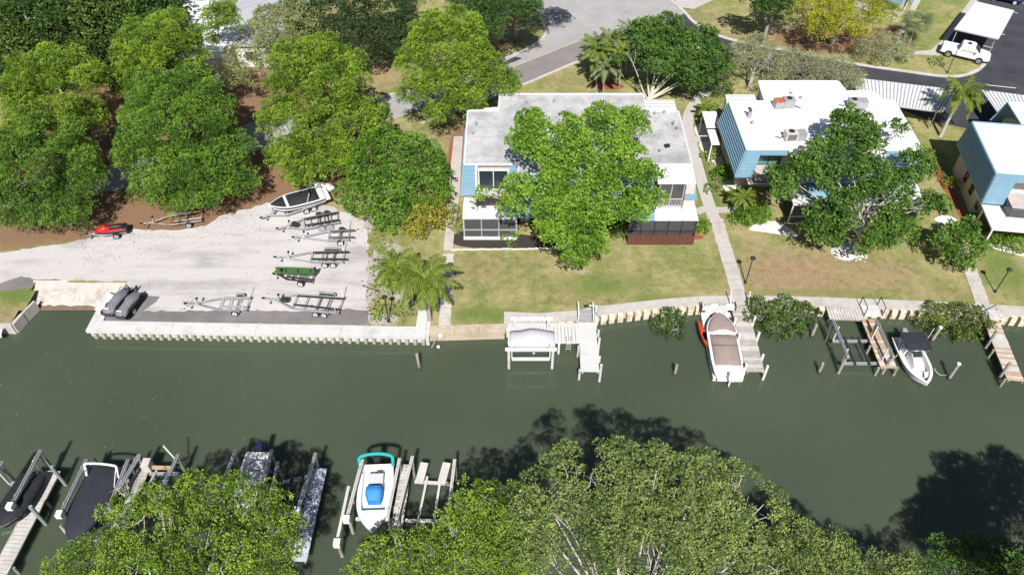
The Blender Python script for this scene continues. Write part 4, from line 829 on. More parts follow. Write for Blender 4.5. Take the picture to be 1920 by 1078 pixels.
# garden chairs on the shaded patio
def chair(label, px, rz):
    t = thing('patio_chair', label, 'chair', S(*px), rz, 'patio chairs')
    MB().box((0, 0, 0.42), (0.52, 0.5, 0.05)).build('seat', GREYPLASTIC, t); MB().box((0, 0.26, 0.72), (0.52, 0.05, 0.55)).build('backrest', GREYPLASTIC, t)
    for x in (-0.23, 0.23):
        for y in (-0.22, 0.22): MB().box((x, y, 0.2), (0.04, 0.04, 0.4)).build('leg', GREYPLASTIC, t)
        MB().box((x, 0, 0.63), (0.05, 0.5, 0.04)).build('armrest', GREYPLASTIC, t)
chair('grey patio chair in the shade beside the small palms', (1408, 362), 0.5)
chair('grey patio chair under the tree near the blue awning', (1462, 384), -0.6)
# ------------------------------------------------------------------ trailers, boats, docks, lifts, pilings
def place(p_stern, p_bow, z=0.0):
    a, b = S(*p_stern, z), S(*p_bow, z); d = b - a
    return a, math.atan2(d.y, d.x), d.length
TG = 'boat trailers in the gravel yard'
def trailer(name, label, tail, tip, w=1.9, axles=1, frame=GALV, rim=RIM, vee=0.5, bunk=CARPET, guides=0, bunks=2, cover=False, cross=4, cat='trailer', bz=0.62, group=TG, bext=0.0, fender=True, spare=False):
    a, rz, L = place(tail, tip, 0.45)
    t = thing(name, label, cat, (a.x, a.y, 0.02), rz, group); hw = w / 2 - 0.25; zf = 0.46; xv = L * vee
    for s in (-1, 1):
        MB().bar((0, s * hw, zf), (xv, s * hw, zf), 0.09, 0.13).build('frame_rail', frame, t)
        MB().bar((xv, s * hw, zf), (L * 0.84, s * 0.05, zf), 0.09, 0.12).build('frame_rail', frame, t)
    MB().bar((L * 0.78, 0, zf + 0.02), (L, 0, zf), 0.1, 0.12).build('tongue', frame, t)
    MB().box((L - 0.1, 0, zf + 0.07), (0.28, 0.13, 0.12)).build('coupler', BLACK, t)
    for i in range(cross): MB().bar((0.06 + i * xv / (cross - 1), -hw, zf - 0.03), (0.06 + i * xv / (cross - 1), hw, zf - 0.03), 0.08, 0.08).build('cross_member', frame, t)
    xs = [xv * 0.42] if axles == 1 else [xv * 0.30, xv * 0.30 + 0.78]
    r = 0.32
    for x in xs:
        MB().bar((x, -w / 2, r), (x, w / 2, r), 0.07, 0.07).build('axle', BLACK, t)
        for s in (-1, 1):
            wheel(t, x, s * (w / 2), r, r, 0.2, s, rim)
            if cover: MB().tube([(x, s * (w / 2 + 0.12), r + 0.02), (x, s * (w / 2 + 0.15), r + 0.02)], r * 1.12, 16).build('wheel_cover', GREYPLASTIC, t)
    if fender:
        for s in (-1, 1):
            x0, x1 = xs[0] - 0.42, xs[-1] + 0.42
            pts = [(x0, 0.42), (x0 + 0.14, 0.68), (x1 - 0.14, 0.68), (x1, 0.42)]
            MB().loft([[(x, s * (w / 2 - 0.12), z), (x, s * (w / 2 + 0.12), z), (x, s * (w / 2 + 0.12), z + 0.025), (x, s * (w / 2 - 0.12), z + 0.025)] for x, z in pts], smooth=False).build('fender', frame, t)
    for k in range(bunks):
        s = (-1, 1)[k] if bunks == 2 else (-1, 1, -0.4, 0.4)[k]
        MB().bar((-0.05 - bext, s * hw * 0.72, bz), (xv * 0.98, s * hw * 0.6, bz), 0.16, 0.09).build('bunk', bunk, t)
        for x in (0.35, xv * 0.8): MB().bar((x, s * hw * 0.7, zf), (x, s * hw * 0.7, bz - 0.03), 0.06, 0.06).build('bunk_bracket', frame, t)
    MB().bar((L * 0.8, 0, zf), (L * 0.77, 0, zf + 0.75), 0.09, 0.09, up=(0, 1, 0)).build('winch_post', frame, t)
    MB().tube([(L * 0.775, -0.09, zf + 0.68), (L * 0.775, 0.09, zf + 0.68)], 0.1, 10).build('winch', BLACK, t)
    MB().tube([(L * 0.9, 0.12, 0.12), (L * 0.9, 0.12, zf + 0.35)], 0.035, 8).build('jack', GALV, t); MB().tube([(L * 0.9, 0.07, 0.09), (L * 0.9, 0.17, 0.09)], 0.09, 10).build('jack_wheel', BLACK, t)
    for k in range(guides):
        s = (-1, 1)[k]
        MB().tube([(0.15, s * hw, zf), (0.15, s * (hw + 0.25), zf + 0.1), (0.15, s * (hw + 0.25), zf + 1.25)], [0.03, 0.03, 0.035], 6).build('guide_post', WHITE, t)
    for s in (-1, 1): MB().box((-0.04, s * (hw + 0.08), zf + 0.02), (0.06, 0.18, 0.1)).build('tail_light', RED, t)
    if spare: MB().tube([(L * 0.7, 0.14, zf + 0.38), (L * 0.7, 0.32, zf + 0.38)], 0.31, 16).build('spare_wheel', RUBBER, t)
    return t, L
trailer('boat_trailer', 'rusty single axle boat trailer on the pine straw edge', (378, 405), (264, 421), 2.0, 1, RUST, GALV, 0.5, RUST, cross=3, fender=False)
trailer('boat_trailer', 'black tandem boat trailer with grey covered wheels', (634, 408), (518, 430), 2.1, 2, GALV, RIM, 0.55, CARPET, cover=True, cross=6, fender=False, bunks=2, spare=True)
trailer('boat_trailer', 'silver boat trailer with long grey bunks beside the covered wheel trailer', (655, 441), (548, 446), 1.9, 1, ALU, RIM, 0.35, plain('grey_bunk', (0.12, 0.12, 0.12), 0.9), guides=1, cross=3, bext=0.45, fender=False)
trailer('boat_trailer', 'tandem boat trailer with black bunks and white rims', (645, 482), (514, 483), 1.9, 2, ALU, RIM, 0.46, CARPET, guides=1, cross=4, bext=0.35)
trailer('boat_trailer', 'aluminium boat trailer with upright guide posts beside the asphalt strip', (466, 570), (346, 570), 2.0, 1, ALU, RIM, 0.42, GREYPLASTIC, guides=2, cross=4)
trailer('boat_trailer', 'large tandem boat trailer with tall guide posts nearest the white seawall', (640, 573), (492, 560), 2.3, 2, GALV, RIM, 0.58, CARPET, guides=2, cross=5, spare=True)
# green skiff on its little trailer
gt, gl = trailer('boat_trailer', 'small dark trailer under the narrow green skiff', (588, 522), (512, 514), 1.5, 1, BLACK, RIM, 0.62, CARPET, cross=5, fender=False)
a, rz, L = place((590, 511), (516, 508), 0.8)
gs = thing('skiff', 'narrow green flat bottomed skiff lying on a small trailer', 'boat', (a.x, a.y, 0.68), rz)
MB().loft([[(x, -w, 0), (x, w, 0), (x, w + 0.06, 0.36), (x, w, 0.36), (x, w - 0.05, 0.05), (x, -w + 0.05, 0.05), (x, -w, 0.36), (x, -w - 0.06, 0.36)] for x, w in ((0, 0.27), (0.1, 0.28), (L * 0.6, 0.28), (L - 0.3, 0.24), (L, 0.2))], smooth=False).build('hull', GREEN_BOAT, gs)
for x in (0.5, L * 0.45, L * 0.75): MB().box((x, 0, 0.28), (0.2, 0.5, 0.04)).build('thwart', GREEN_BOAT, gs)
MB().tube([(-0.1, 0, 0.1), (-0.12, 0, 0.75)], [0.07, 0.12], 8).build('outboard', BLACK, gs)

BOW = [0.45, 2.7]          # where the beam starts to narrow, and how bluntly
def half(t, B): return B / 2 * (1.0 - max(0.0, (t - BOW[0]) / (1 - BOW[0])) ** BOW[1] * 0.97) * (0.93 + 0.07 * min(1, t * 5))
def hull(parent, L, B, D=0.95, m=GEL, open_=True, floor=0.38, gun=0.2, n=18, stripe=None, chine=0.8):
    secs = []; 
    for i in range(n):
        t = i / (n - 1); x = t * L; w = half(t, B); sh = D * (0.86 + 0.2 * t * t); kz = 0.02 + 0.75 * D * max(0, (t - 0.72) / 0.28) ** 2; cz = kz + (0.30 + 0.12 * t) * (sh - kz)
        xi = x + 0.0
        if open_:
            wi = max(0.015, w - gun - 0.25 * max(0, t - 0.75)); fz = floor + (0.25 if t > 0.7 else 0.0) + 0.3 * max(0, t - 0.85); fz = min(fz, sh - 0.06)
            if t < 0.04 or t > 0.93: fz = sh - 0.01
            secs.append([(xi, -w * chine, cz), (xi, 0, kz), (xi, w * chine, cz), (xi, w, sh), (xi, wi, sh + 0.02), (xi, wi * 0.96, fz), (xi, -wi * 0.96, fz), (xi, -wi, sh + 0.02), (xi, -w, sh)])
        else:
            secs.append([(xi, -w * chine, cz), (xi, 0, kz), (xi, w * chine, cz), (xi, w, sh), (xi, 0, sh + 0.06), (xi, -w, sh)])
    h = MB().loft(secs, smooth=False).build('hull', m, parent)
    if stripe:
        for s in (-1, 1):
            vs = []; fs = []
            for i in range(n):
                t = i / (n - 1); x = t * L; w = half(t, B) + 0.012; sh = D * (0.86 + 0.2 * t * t); kz = 0.02 + 0.75 * D * max(0, (t - 0.72) / 0.28) ** 2; cz = kz + (0.30 + 0.12 * t) * (sh - kz)
                for f in (0.85, 0.45): vs.append((x, s * (w * chine + (w - w * chine) * f + 0.004), cz + (sh - cz) * f))
            for i in range(n - 1): fs.append((2 * i, 2 * i + 1, 2 * i + 3, 2 * i + 2) if s < 0 else (2 * i + 2, 2 * i + 3, 2 * i + 1, 2 * i))
            MB().add(vs, fs).build('hull_stripe', stripe, h)
    mb = MB()
    for s in (-1, 1): mb.tube([(i / (n - 1) * L, s * (half(i / (n - 1), B) + 0.01), D * (0.86 + 0.2 * (i / (n - 1)) ** 2) - 0.03) for i in range(n)], 0.03, 6)
    mb.build('rub_rail', GREYPLASTIC, h); return h
def cover(parent, L, B, D, t0, t1, hmax, m, name='cover', inset=0.05, n=12, peak=0.55, drop=0.10, bag=0.05, seed=1):
    secs = []; r = random.Random(seed)
    for i in range(n):
        t = t0 + (t1 - t0) * i / (n - 1); x = t * L; w = max(0.05, half(t, B) - inset); sh = D * (0.86 + 0.2 * t * t)
        u = i / (n - 1); hc = hmax * (math.sin(math.pi * min(1, max(0, (u / (2 * peak)) if u < peak else 0.5 + (u - peak) / (2 * (1 - peak)))) ) ** 0.6) * (1 + r.uniform(-bag, bag)) if 0 < u < 1 else 0.02
        ring = [(x, -w - 0.02, sh - drop)]
        for k in range(9):
            a = k / 8 * 2 - 1; ring.append((x + r.uniform(-.01, .01), a * w, sh + 0.035 + hc * (1 - abs(a) ** 2.2) + r.uniform(-1, 1) * bag * hc * 0.4))
        ring.append((x, w + 0.02, sh - drop)); secs.append(ring)
    return MB().loft(secs, closed=True, smooth=True).build(name, m, parent)
def outboard(parent, x, z, s=1.0, m=GEL, y=0.0):
    o = MB().loft([[(x - 0.55 * s * k + dx, y - 0.2 * s * k, zz), (x - 0.55 * s * k + dx, y + 0.2 * s * k, zz), (x + 0.05 + dx, y + 0.22 * s * k, zz), (x + 0.05 + dx, y - 0.22 * s * k, zz)] for k, zz, dx in ((0.75, z - 0.05, 0), (1, z + 0.1, 0), (1, z + 0.42 * s, -0.02), (0.7, z + 0.55 * s, -0.06))], smooth=True).build('outboard', m, parent)
    MB().box((x - 0.2 * s, y, z - 0.42), (0.22, 0.13, 0.8)).build('leg', m if m is not BLACK else BLACK, o)
    MB().loft([[(x - 0.45, y - 0.03, z - 0.9), (x - 0.45, y + 0.03, z - 0.9), (x + 0.0, y + 0.05, z - 0.9), (x + 0.0, y - 0.05, z - 0.9)], [(x - 0.5, y - 0.02, z - 0.75), (x - 0.5, y + 0.02, z - 0.75), (x - 0.05, y + 0.05, z - 0.75), (x - 0.05, y - 0.05, z - 0.75)]]).build('gearcase', GREYPLASTIC, o)
    return o
def bimini(parent, x0, x1, w, z, m, base_z, frame=ALU, arch=0.14):
    n = 7; secs = []
    for i in range(n):
        x = x0 + (x1 - x0) * i / (n - 1); e = 0.06 * (2 * i / (n - 1) - 1) ** 2
        ring = [(x, -w * math.cos(a) * 1.0, z + arch * math.sin(a) - e) for a in np.linspace(0.12, math.pi - 0.12, 9)]
        secs.append(ring + [(p[0], p[1], p[2] - 0.03) for p in ring[::-1]])
    b = MB().loft(secs, smooth=True).build('bimini_top', m, parent)
    for s in (-1, 1):
        xm = (x0 + x1) / 2
        for x in (x0 + 0.1, xm, x1 - 0.1): MB().tube([(xm + (x - xm) * 0.15, s * w, base_z), (x, s * w * 0.97, z + 0.0)], 0.022, 6).build('bimini_pole', frame, b)
    return b

# bowrider on tandem trailer, black cover
tr, L = trailer('boat_trailer', 'tandem trailer carrying the black covered runabout', (602, 372), (488, 410), 2.1, 2, GALV, RIM, 0.62, CARPET, cross=5, group=TG)
a, rz, L = place((606, 366), (506, 394), 1.0)
bo = thing('runabout_boat', 'white and navy runabout boat under a black fitted cover', 'boat', (a.x, a.y, 0.55), rz)
hull(bo, L, 2.35, 1.0, GEL, False, stripe=NAVY)
cover(bo, L, 2.35, 1.0, 0.10, 0.66, 0.42, CANVAS_BLK, 'cockpit_cover', 0.16, peak=0.6)
cover(bo, L, 2.35, 1.0, 0.71, 0.97, 0.14, CANVAS_BLK, 'bow_cover', 0.14, peak=0.3, seed=3)
MB().box((-0.25, 0, 0.55), (0.55, 2.0, 0.08)).build('swim_platform', GEL, bo)
for s in (-1, 1): MB().bar((L * 0.34, s * 1.1, 0.95), (L * 0.26, s * 0.75, 1.75), 0.09, 0.05).build('tower_leg', ALU, bo)
MB().bar((L * 0.26, -0.75, 1.75), (L * 0.26, 0.75, 1.75), 0.09, 0.05).build('tower_bar', BLACK, bo)
# white covered dinghy behind its stern
a = S(603, 352, 0.3); dg = thing('dinghy', 'small white covered dinghy behind the runabout stern', 'boat', (a.x - 1.4, a.y, 0.02), -0.15)
hull(dg, 2.9, 1.5, 0.6, GEL, False); cover(dg, 2.9, 1.5, 0.6, 0.02, 0.8, 0.4, plain('white_cover', (0.75, 0.75, 0.74), 0.7), inset=0.03, peak=0.4)

# jet skis
def jetski(name, label, loc, rz, top, low, L=3.1, covered=False, group=None):
    t = thing(name, label, 'jet ski', loc, rz, group)
    secs = []
    for i in range(12):
        u = i / 11; x = u * L; w = 0.56 * (1 - max(0, (u - 0.45) / 0.55) ** 2.0 * 0.9); z0 = 0.0 + 0.35 * max(0, (u - 0.6) / 0.4) ** 2
        secs.append([(x, -w * 0.6, z0), (x, w * 0.6, z0), (x, w, z0 + 0.22), (x, w * 0.9, 0.42 + 0.08 * u), (x, -w * 0.9, 0.42 + 0.08 * u), (x, -w, z0 + 0.22)])
    MB().loft(secs, smooth=True).build('hull', low, t)
    if covered:
        sc = []; prof = [(0.0, 0.42, 0.40), (0.08, 0.62, 0.46), (0.3, 0.70, 0.34), (0.45, 0.72, 0.34), (0.56, 0.84, 0.36), (0.66, 0.82, 0.40), (0.8, 0.66, 0.40), (0.95, 0.54, 0.24), (1.0, 0.46, 0.12)]
        for u, z, w in prof: sc.append([(u * L, -w - 0.18, 0.36), (u * L, -w, z * 0.75), (u * L, -w * 0.45, z), (u * L, w * 0.45, z), (u * L, w, z * 0.75), (u * L, w + 0.18, 0.36)])
        c = MB().loft(sc, smooth=True).build('cover', top, t)
        MB().box((0.28, 0, 0.735), (0.1, 0.5, 0.02), 0, ry=-0.25).build('cover_badge', WHITE, c)
        for s in (-1, 1): MB().tube([(u * L, s * w * 0.62, z * 0.96) for u, z, w in prof[1:-1]], 0.02, 5).build('piping', GREYPLASTIC, c)
    else:
        MB().loft([[(x, -w, 0.42), (x, w, 0.42), (x, w * 0.8, z), (x, -w * 0.8, z)] for x, w, z in ((0.25, 0.22, 0.55), (0.5, 0.24, 0.74), (1.4, 0.2, 0.72), (1.75, 0.16, 0.62))], smooth=True).build('seat', BLACK, t)
        MB().loft([[(x, -w, 0.42), (x, w, 0.42), (x, w * 0.5, z), (x, -w * 0.5, z)] for x, w, z in ((1.5, 0.3, 0.6), (1.85, 0.42, 0.86), (2.2, 0.46, 0.78), (2.7, 0.34, 0.58), (3.0, 0.14, 0.5))], smooth=True).build('hood', top, t)
        for s in (-1, 1): MB().loft([[(x, s * 0.32, 0.42), (x, s * 0.52, 0.42), (x, s * 0.50, 0.52), (x, s * 0.34, 0.54)] for x in (0.3, 1.2, 2.1)], smooth=False).build('side_panel', top, t)
        MB().tube([(1.72, -0.36, 0.98), (1.8, 0, 0.92), (1.72, 0.36, 0.98)], 0.025, 6).build('handlebar', BLACK, t)
    return t
trailer('jet_ski_trailer', 'small trailer with the single red jet ski', (238, 430), (162, 441), 1.4, 1, GALV, GALV, 0.6, CARPET, cross=3, fender=False)
a, rz, L = place((238, 428), (180, 437), 0.8); jetski('jet_ski', 'red and black jet ski on a small trailer', (a.x, a.y, 0.66), rz, RED, BLACK, 3.0)
trailer('jet_ski_trailer', 'double trailer carrying two grey covered jet skis', (212, 594), (257, 538), 2.5, 1, BLACK, RIM, 0.7, CARPET, cross=4, fender=False, spare=True)
a, rz, L = place((212, 594), (257, 538), 0.8); sx = V3((-math.sin(rz), math.cos(rz), 0))
for k, (lab) in ((0.62, 'left of two grey covered jet skis at the yard corner'), (-0.62, 'right of two grey covered jet skis at the yard corner')):
    p = a + sx * k; jetski('covered_jet_ski', lab, (p.x - math.cos(rz) * 0.0, p.y - math.sin(rz) * 0.0, 0.66), rz, CANVAS_GREY, BLACK, 3.0, True, 'grey covered jet skis')
# steel plate under them and loose debris in the yard
tr_ = thing('driftwood_pile', 'small heap of dry branches in front of a trailer', 'branches', S(352, 573))
for i in range(14):
    r = random.Random(i); p0 = V3((r.uniform(-.5, .5), r.uniform(-.4, .4), 0.03)); p1 = p0 + V3((r.uniform(-.5, .5), r.uniform(-.5, .5), r.uniform(0.05, 0.3)))
    MB().tube([p0, p1], [0.03, 0.012], 5).build('twig', BARK_GREY, tr_)

# ---- docks
def dock(name, label, a, b, w, z, m, pw=0.26, piles=(), pile_m=PILING, under=PILING, edge=None, ends=None):
    """planked pier from a to b (pixels on its centre line); planks lie across"""
    A, B = S(*a, z), S(*b, z); d = B - A; L = d.length; rz = math.atan2(d.y, d.x)
    t = thing(name, label, 'dock', (A.x, A.y, 0), rz)
    n = max(1, int(round(L / pw))); pw = L / n
    ms = m if isinstance(m, (list, tuple)) else [m]
    me = [MB().box((0, 0, 0), (pw - 0.03, w, 0.045)).mesh('plank', k) for k in ms]
    for i in range(n):
        k = 0 if len(ms) == 1 else rnd.choices(range(len(ms)), [3] + [1] * (len(ms) - 1))[0]
        put('plank', me[k], t, ((i + 0.5) * pw, rnd.uniform(-.02, .02), z - 0.022 + rnd.uniform(-.006, .006)), (0, 0, rnd.uniform(-.006, .006)))
    for s in (-1, 1): MB().bar((0, s * (w / 2 - 0.12), z - 0.17), (L, s * (w / 2 - 0.12), z - 0.17), 0.08, 0.22).build('stringer', under, t)
    if edge:
        for s in (-1, 1): MB().bar((0, s * (w / 2 + 0.03), z - 0.06), (L, s * (w / 2 + 0.03), z - 0.06), 0.05, 0.14).build('edge_board', edge, t)
    for f, s, h in piles: MB().tube([(f * L, s * (w / 2 + 0.1), WATER_Z - 1.5), (f * L, s * (w / 2 + 0.1), h)], [0.12, 0.11], 10).build('piling', pile_m, t)
    return t, L
def piling(label, base, h, m=PILING, r=0.13, lean=(0, 0), cap=None):
    b = S(*base, WATER_Z); t = thing('mooring_piling', label, 'piling', b, 0, 'mooring pilings in the canal')
    MB().tube([(-lean[0] * 0.3, -lean[1] * 0.3, -1.5), (lean[0] * 0.5, lean[1] * 0.5, h * 0.5), (lean[0], lean[1], h)], [r * 1.06, r, r * 0.94], 12).build('post', m, t)
    MB().tube([(0, 0, -0.2), (lean[0] * 0.1, lean[1] * 0.1, 0.25)], r * 1.07, 12).build('waterline_band', PILING_DARK, t)
    if cap: MB().tube([(lean[0], lean[1], h), (lean[0], lean[1], h + 0.1)], r * 1.25, 12).build('cap', cap, t)
    return t
def lift(label, corners, zt, axis='y', m=ALU, pile=PILING, cradle=-0.3, motor=(), guides=0, box_m=WHITE, bunks=True):
    """four-post lift; corners px at height zt: far left, far right, near right, near left"""
    t = thing('boat_lift', label, 'boat lift'); fl, fr, nr, nl = [S(*c, zt) for c in corners]
    for c in (fl, fr, nr, nl): MB().tube([(c.x, c.y, WATER_Z - 1.5), (c.x, c.y, zt - 0.08)], 0.13, 10).build('piling', pile, t)
    pairs = ((fl, nl), (fr, nr)) if axis == 'y' else ((fl, fr), (nl, nr))
    for a, b in pairs:
        d = (b - a).normalized() * 0.3
        MB().bar(a - d, b + d, 0.22, 0.20).build('top_beam', m, t); MB().tube([a - d * 0.6 + V3((0, 0, 0.2)), b + d * 0.6 + V3((0, 0, 0.2))], 0.045, 8).build('drive_pipe', m, t)
        for f in (0.12, 0.88): MB().bar(a.lerp(b, f) + V3((0, 0, 0.1)), a.lerp(b, f) + V3((0, 0, 0.27)), 0.09, 0.16).build('bearing', GREYPLASTIC, t)
    cr = ((fl.lerp(nl, 0.15), fr.lerp(nr, 0.15)), (fl.lerp(nl, 0.85), fr.lerp(nr, 0.85))) if axis == 'y' else ((fl.lerp(fr, 0.12), nl.lerp(nr, 0.12)), (fl.lerp(fr, 0.88), nl.lerp(nr, 0.88)))
    if axis == 'x': cr = ((fl.lerp(nl, 0.1), fr.lerp(nr, 0.1)), (fl.lerp(nl, 0.92), fr.lerp(nr, 0.92)))
    ends = []
    for a, b in cr:
        a = a.lerp(b, 0.06); b = b.lerp(a, 0.06); a.z = b.z = cradle; MB().bar(a, b, 0.18, 0.24).build('cradle_beam', m, t); ends.append((a, b))
        for e in (a, b): MB().tube([e, V3((e.x, e.y, zt))], 0.02, 5).build('cable', BLACK, t)
    if bunks:
        for f in (0.32, 0.68):
            p, q_ = ends[0][0].lerp(ends[0][1], f), ends[1][0].lerp(ends[1][1], f); MB().bar(p.lerp(q_, -0.12) + V3((0, 0, 0.2)), p.lerp(q_, 1.12) + V3((0, 0, 0.2)), 0.16, 0.12).build('bunk', CARPET if bunks == 1 else m, t)
    for k in range(guides):
        (a, b) = ends[k // 2 % 2]; e = a if k % 2 == 0 else b
        MB().tube([e + V3((0, 0, 0.1)), e + V3((0, 0, 1.9))], 0.055, 8).build('guide_post', WHITE, t)
    for k in motor:
        c = (fl, fr, nr, nl)[k]; MB().box(tuple(c + V3((0, -0.35 if k > 1 else 0.35, 0.12))), (0.42, 0.46, 0.42)).build('motor_box', box_m, t)
    return t

# white L-shaped dock with small lift
dk, _ = dock('white_dock', 'white planked dock along the seawall beside the small boat lift', (952, 624), (1092, 624), 2.1, 0.35, PLANK_WHITE, 0.3, [(0.02, -1, 0.3), (0.35, -1, 0.3), (0.68, -1, 0.3), (0.98, -1, 0.3)], WHITE, PLANK_WHITE, PLANK_WHITE)
dk, _ = dock('white_finger_dock', 'white finger dock reaching into the canal with side pilings', (1101, 604), (1107, 697), 1.5, 0.38, PLANK_WHITE, 0.9, [(0.48, 1, 1.3), (0.72, 1, 0.5), (0.98, 1, 1.2), (0.3, 1, 1.2), (0.95, -1, 0.3), (0.5, -1, 0.3)], CONC_WHITE, PLANK_WHITE, PLANK_WHITE)
for f in (0.5, 0.97): MB().tube([(dk and _ * f, -0.87, 0.0), (_ * f, -0.87, 0.38)], 0.11, 8).build('fender', plain('pale_blue_vinyl', (0.35, 0.5, 0.6), 0.5), dk)
lift('white four post lift at the white dock holding a covered boat', [(964, 598), (1030, 598), (1037, 655), (954, 655)], 1.5, 'x', WHITE, CONC_WHITE, -0.1, guides=4, bunks=False)
a = S(996, 648, 0.6); cb = thing('small_boat', 'small boat under a pale grey cover on the white lift', 'boat', (a.x - 1.75, a.y + 0.5, 0.05), 0.0)
hull(cb, 3.7, 2.0, 0.6, GEL, False)
MB().loft([[(x, -1.05, 0.35), (x, -0.95, 0.35 + z * 0.8), (x, -0.35, 0.45 + z), (x, 0.35, 0.45 + z), (x, 0.95, 0.35 + z * 0.8), (x, 1.05, 0.35)] for x, z in ((-0.08, 0.35), (0.1, 0.6), (0.8, 0.62), (1.7, 0.95), (2.3, 0.9), (3.2, 0.62), (3.68, 0.5), (3.78, 0.3))]).build('cover', CANVAS_PALE, cb)
dl = thing('dock_ladder', 'small metal ladder on the edge of the white dock', 'ladder', S(1066, 640, 0.35))
for s in (-0.2, 0.2): MB().tube([(s, 0.5, 0.05), (s, 0.1, 0.5), (s, -0.15, 0.4), (s, -0.15, -1.2)], 0.025, 6).build('rail', ALU, dl)
for z in (0.1, -0.2, -0.5, -0.8): MB().tube([(-0.2, -0.15, z), (0.2, -0.15, z)], 0.02, 6).build('rung', ALU, dl)
# gangway steps and power post at the head of the finger dock
gw = thing('dock_steps', 'short white steps leading from the seawall down to the finger dock', 'steps', S(1097, 590, 0.1))
for k in range(3): MB().box((0, -k * 0.4, 0.42 - k * 0.12), (1.1, 0.38, 0.06)).build('step', GREYPLASTIC, gw)
for s in (-0.65, 0.65): MB().bar((s, 0.4, 1.2), (s, -0.9, 0.95), 0.08, 0.06).build('handrail', WHITE, gw); MB().bar((s, 0.35, 0), (s, 0.35, 1.2), 0.08, 0.08).build('post', WHITE, gw); MB().bar((s, -0.85, 0), (s, -0.85, 0.95), 0.08, 0.08).build('post', WHITE, gw)
ps = thing('power_post', 'tall white power post with small dark lamp beside the dock steps', 'post', S(1116, 598, 0.1))
MB().tube([(0, 0, -1.0), (0, 0, 1.7)], 0.08, 8).build('pole', WHITE, ps); MB().bar((0, 0, 1.68), (-0.7, 0.05, 1.72), 0.08, 0.06).build('arm', WHITE, ps); MB().box((-0.75, 0.05, 1.68), (0.25, 0.16, 0.12)).build('lamp', BLACK, ps); MB().box((0, -0.1, 0.9), (0.24, 0.16, 0.4)).build('meter_box', GREYPLASTIC, ps)
# davit pole and small float at the tan wall
dv = thing('davit_pole', 'slanting bare pole leaning out from the low tan seawall', 'pole'); MB().tube([S(822, 628, 0.0), S(809, 652, -0.9)], 0.05, 6).build('pole', PILING, dv); MB().box(tuple(S(826, 630, -0.1)), (0.4, 0.25, 0.3)).build('bracket', CONC_WHITE, dv)
fl_ = thing('mooring_float', 'round white mooring float near the low tan seawall', 'float', S(822, 651, WATER_Z))
MB().loft([[(0.16 * math.sin(p) * math.cos(a), 0.16 * math.sin(p) * math.sin(a), 0.08 - 0.16 * math.cos(p)) for a in np.linspace(0, 2 * math.pi, 11)[:-1]] for p in np.linspace(0.15, 3.0, 7)]).build('ball', WHITE, fl_); MB().tube([(0, 0, 0.2), (0, 0, 0.3)], 0.03, 6).build('eye', GALV, fl_)

# grey dock with floating platform and taupe covered boat
dk2, L2 = dock('grey_finger_dock', 'weathered grey finger dock beside the taupe covered boat', (1386, 572), (1417, 697), 1.5, 0.1, [PLANK_GREY, PLANK_PALE], 0.25,
               [(0.30, -1, 0.9), (0.55, -1, 0.9), (0.97, -1, 0.8), (0.28, 1, 0.9), (0.52, 1, 0.9), (0.80, 1, 0.5), (0.99, 1, 0.8)], WHITE)
for s in (-1, 1):
    MB().tube([(0.0, s * 0.8, 0.1), (-0.6, s * 0.85, 1.3)], 0.05, 6).build('handrail_post', WHITE, dk2)
fp = thing('floating_platform', 'white floating drive on platform under the taupe covered boat', 'floating dock')
A, B = S(1321, 588, -0.7), S(1345, 712, -0.7); Cc, Dd = S(1385, 712, -0.7), S(1366, 588, -0.7)
for (p, q_), w_ in (((A, B), 0.75), ((Dd, Cc), 0.75)):
    n = 5
    for i in range(n): MB().bar(p.lerp(q_, i / n + 0.003), p.lerp(q_, (i + 1) / n - 0.003), w_, 0.4).build('float_section', WHITE, fp)
MB().bar(A + V3((0.4, 0.3, -0.05)), Dd + V3((-0.4, 0.3, -0.05)), 0.9, 0.3).build('end_section', WHITE, fp)
a, rz, L = place((1368, 703), (1346, 590), 0.0)
b2_ = thing('bowrider_boat', 'bowrider boat under taupe covers with white outboard facing the canal', 'boat', (a.x, a.y, -0.75), rz)
BOW[:] = [0.5, 3.6]; hull(b2_, L, 2.65, 1.05, GEL, False, stripe=NAVY)
cover(b2_, L, 2.65, 1.05, 0.13, 0.62, 0.42, CANVAS_TAUPE, 'cockpit_cover', 0.2, peak=0.75, bag=0.03); cover(b2_, L, 2.65, 1.05, 0.67, 0.985, 0.14, CANVAS_TAUPE, 'bow_cover', 0.08, peak=0.3, bag=0.03); BOW[:] = [0.45, 2.7]
MB().bar((L * 0.40, -1.05, 1.36), (L * 0.40, 1.05, 1.36), 0.05, 0.05).build('cover_seam', plain('dark_taupe', (0.12, 0.09, 0.085), 0.9), b2_)
MB().tube([(L * (0.615 + 0.03 * math.cos(k)), 1.15 * math.sin(k) * 0.95, 1.12 + 0.3 * math.cos(k) ** 2) for k in np.linspace(-1.4, 1.4, 9)], 0.05, 6).build('windscreen_frame', WHITE, b2_)
MB().box((-0.2, 0, 0.5), (0.5, 2.0, 0.1)).build('swim_platform', GEL, b2_); outboard(b2_, -0.2, 0.75, 1.15, WHITE)
ky = thing('kayak', 'orange red kayak wedged beside the bow of the taupe covered boat', 'kayak', S(1334, 664, -0.4), math.radians(99))
MB().loft([[(u * 3.6, -w, 0.18), (u * 3.6, 0, 0), (u * 3.6, w, 0.18), (u * 3.6, w * 0.6, 0.36), (u * 3.6, -w * 0.6, 0.36)] for u, w in ((0, 0.03), (0.12, 0.2), (0.35, 0.36), (0.6, 0.36), (0.88, 0.2), (1, 0.03))]).build('hull', ORANGE_RED, ky)
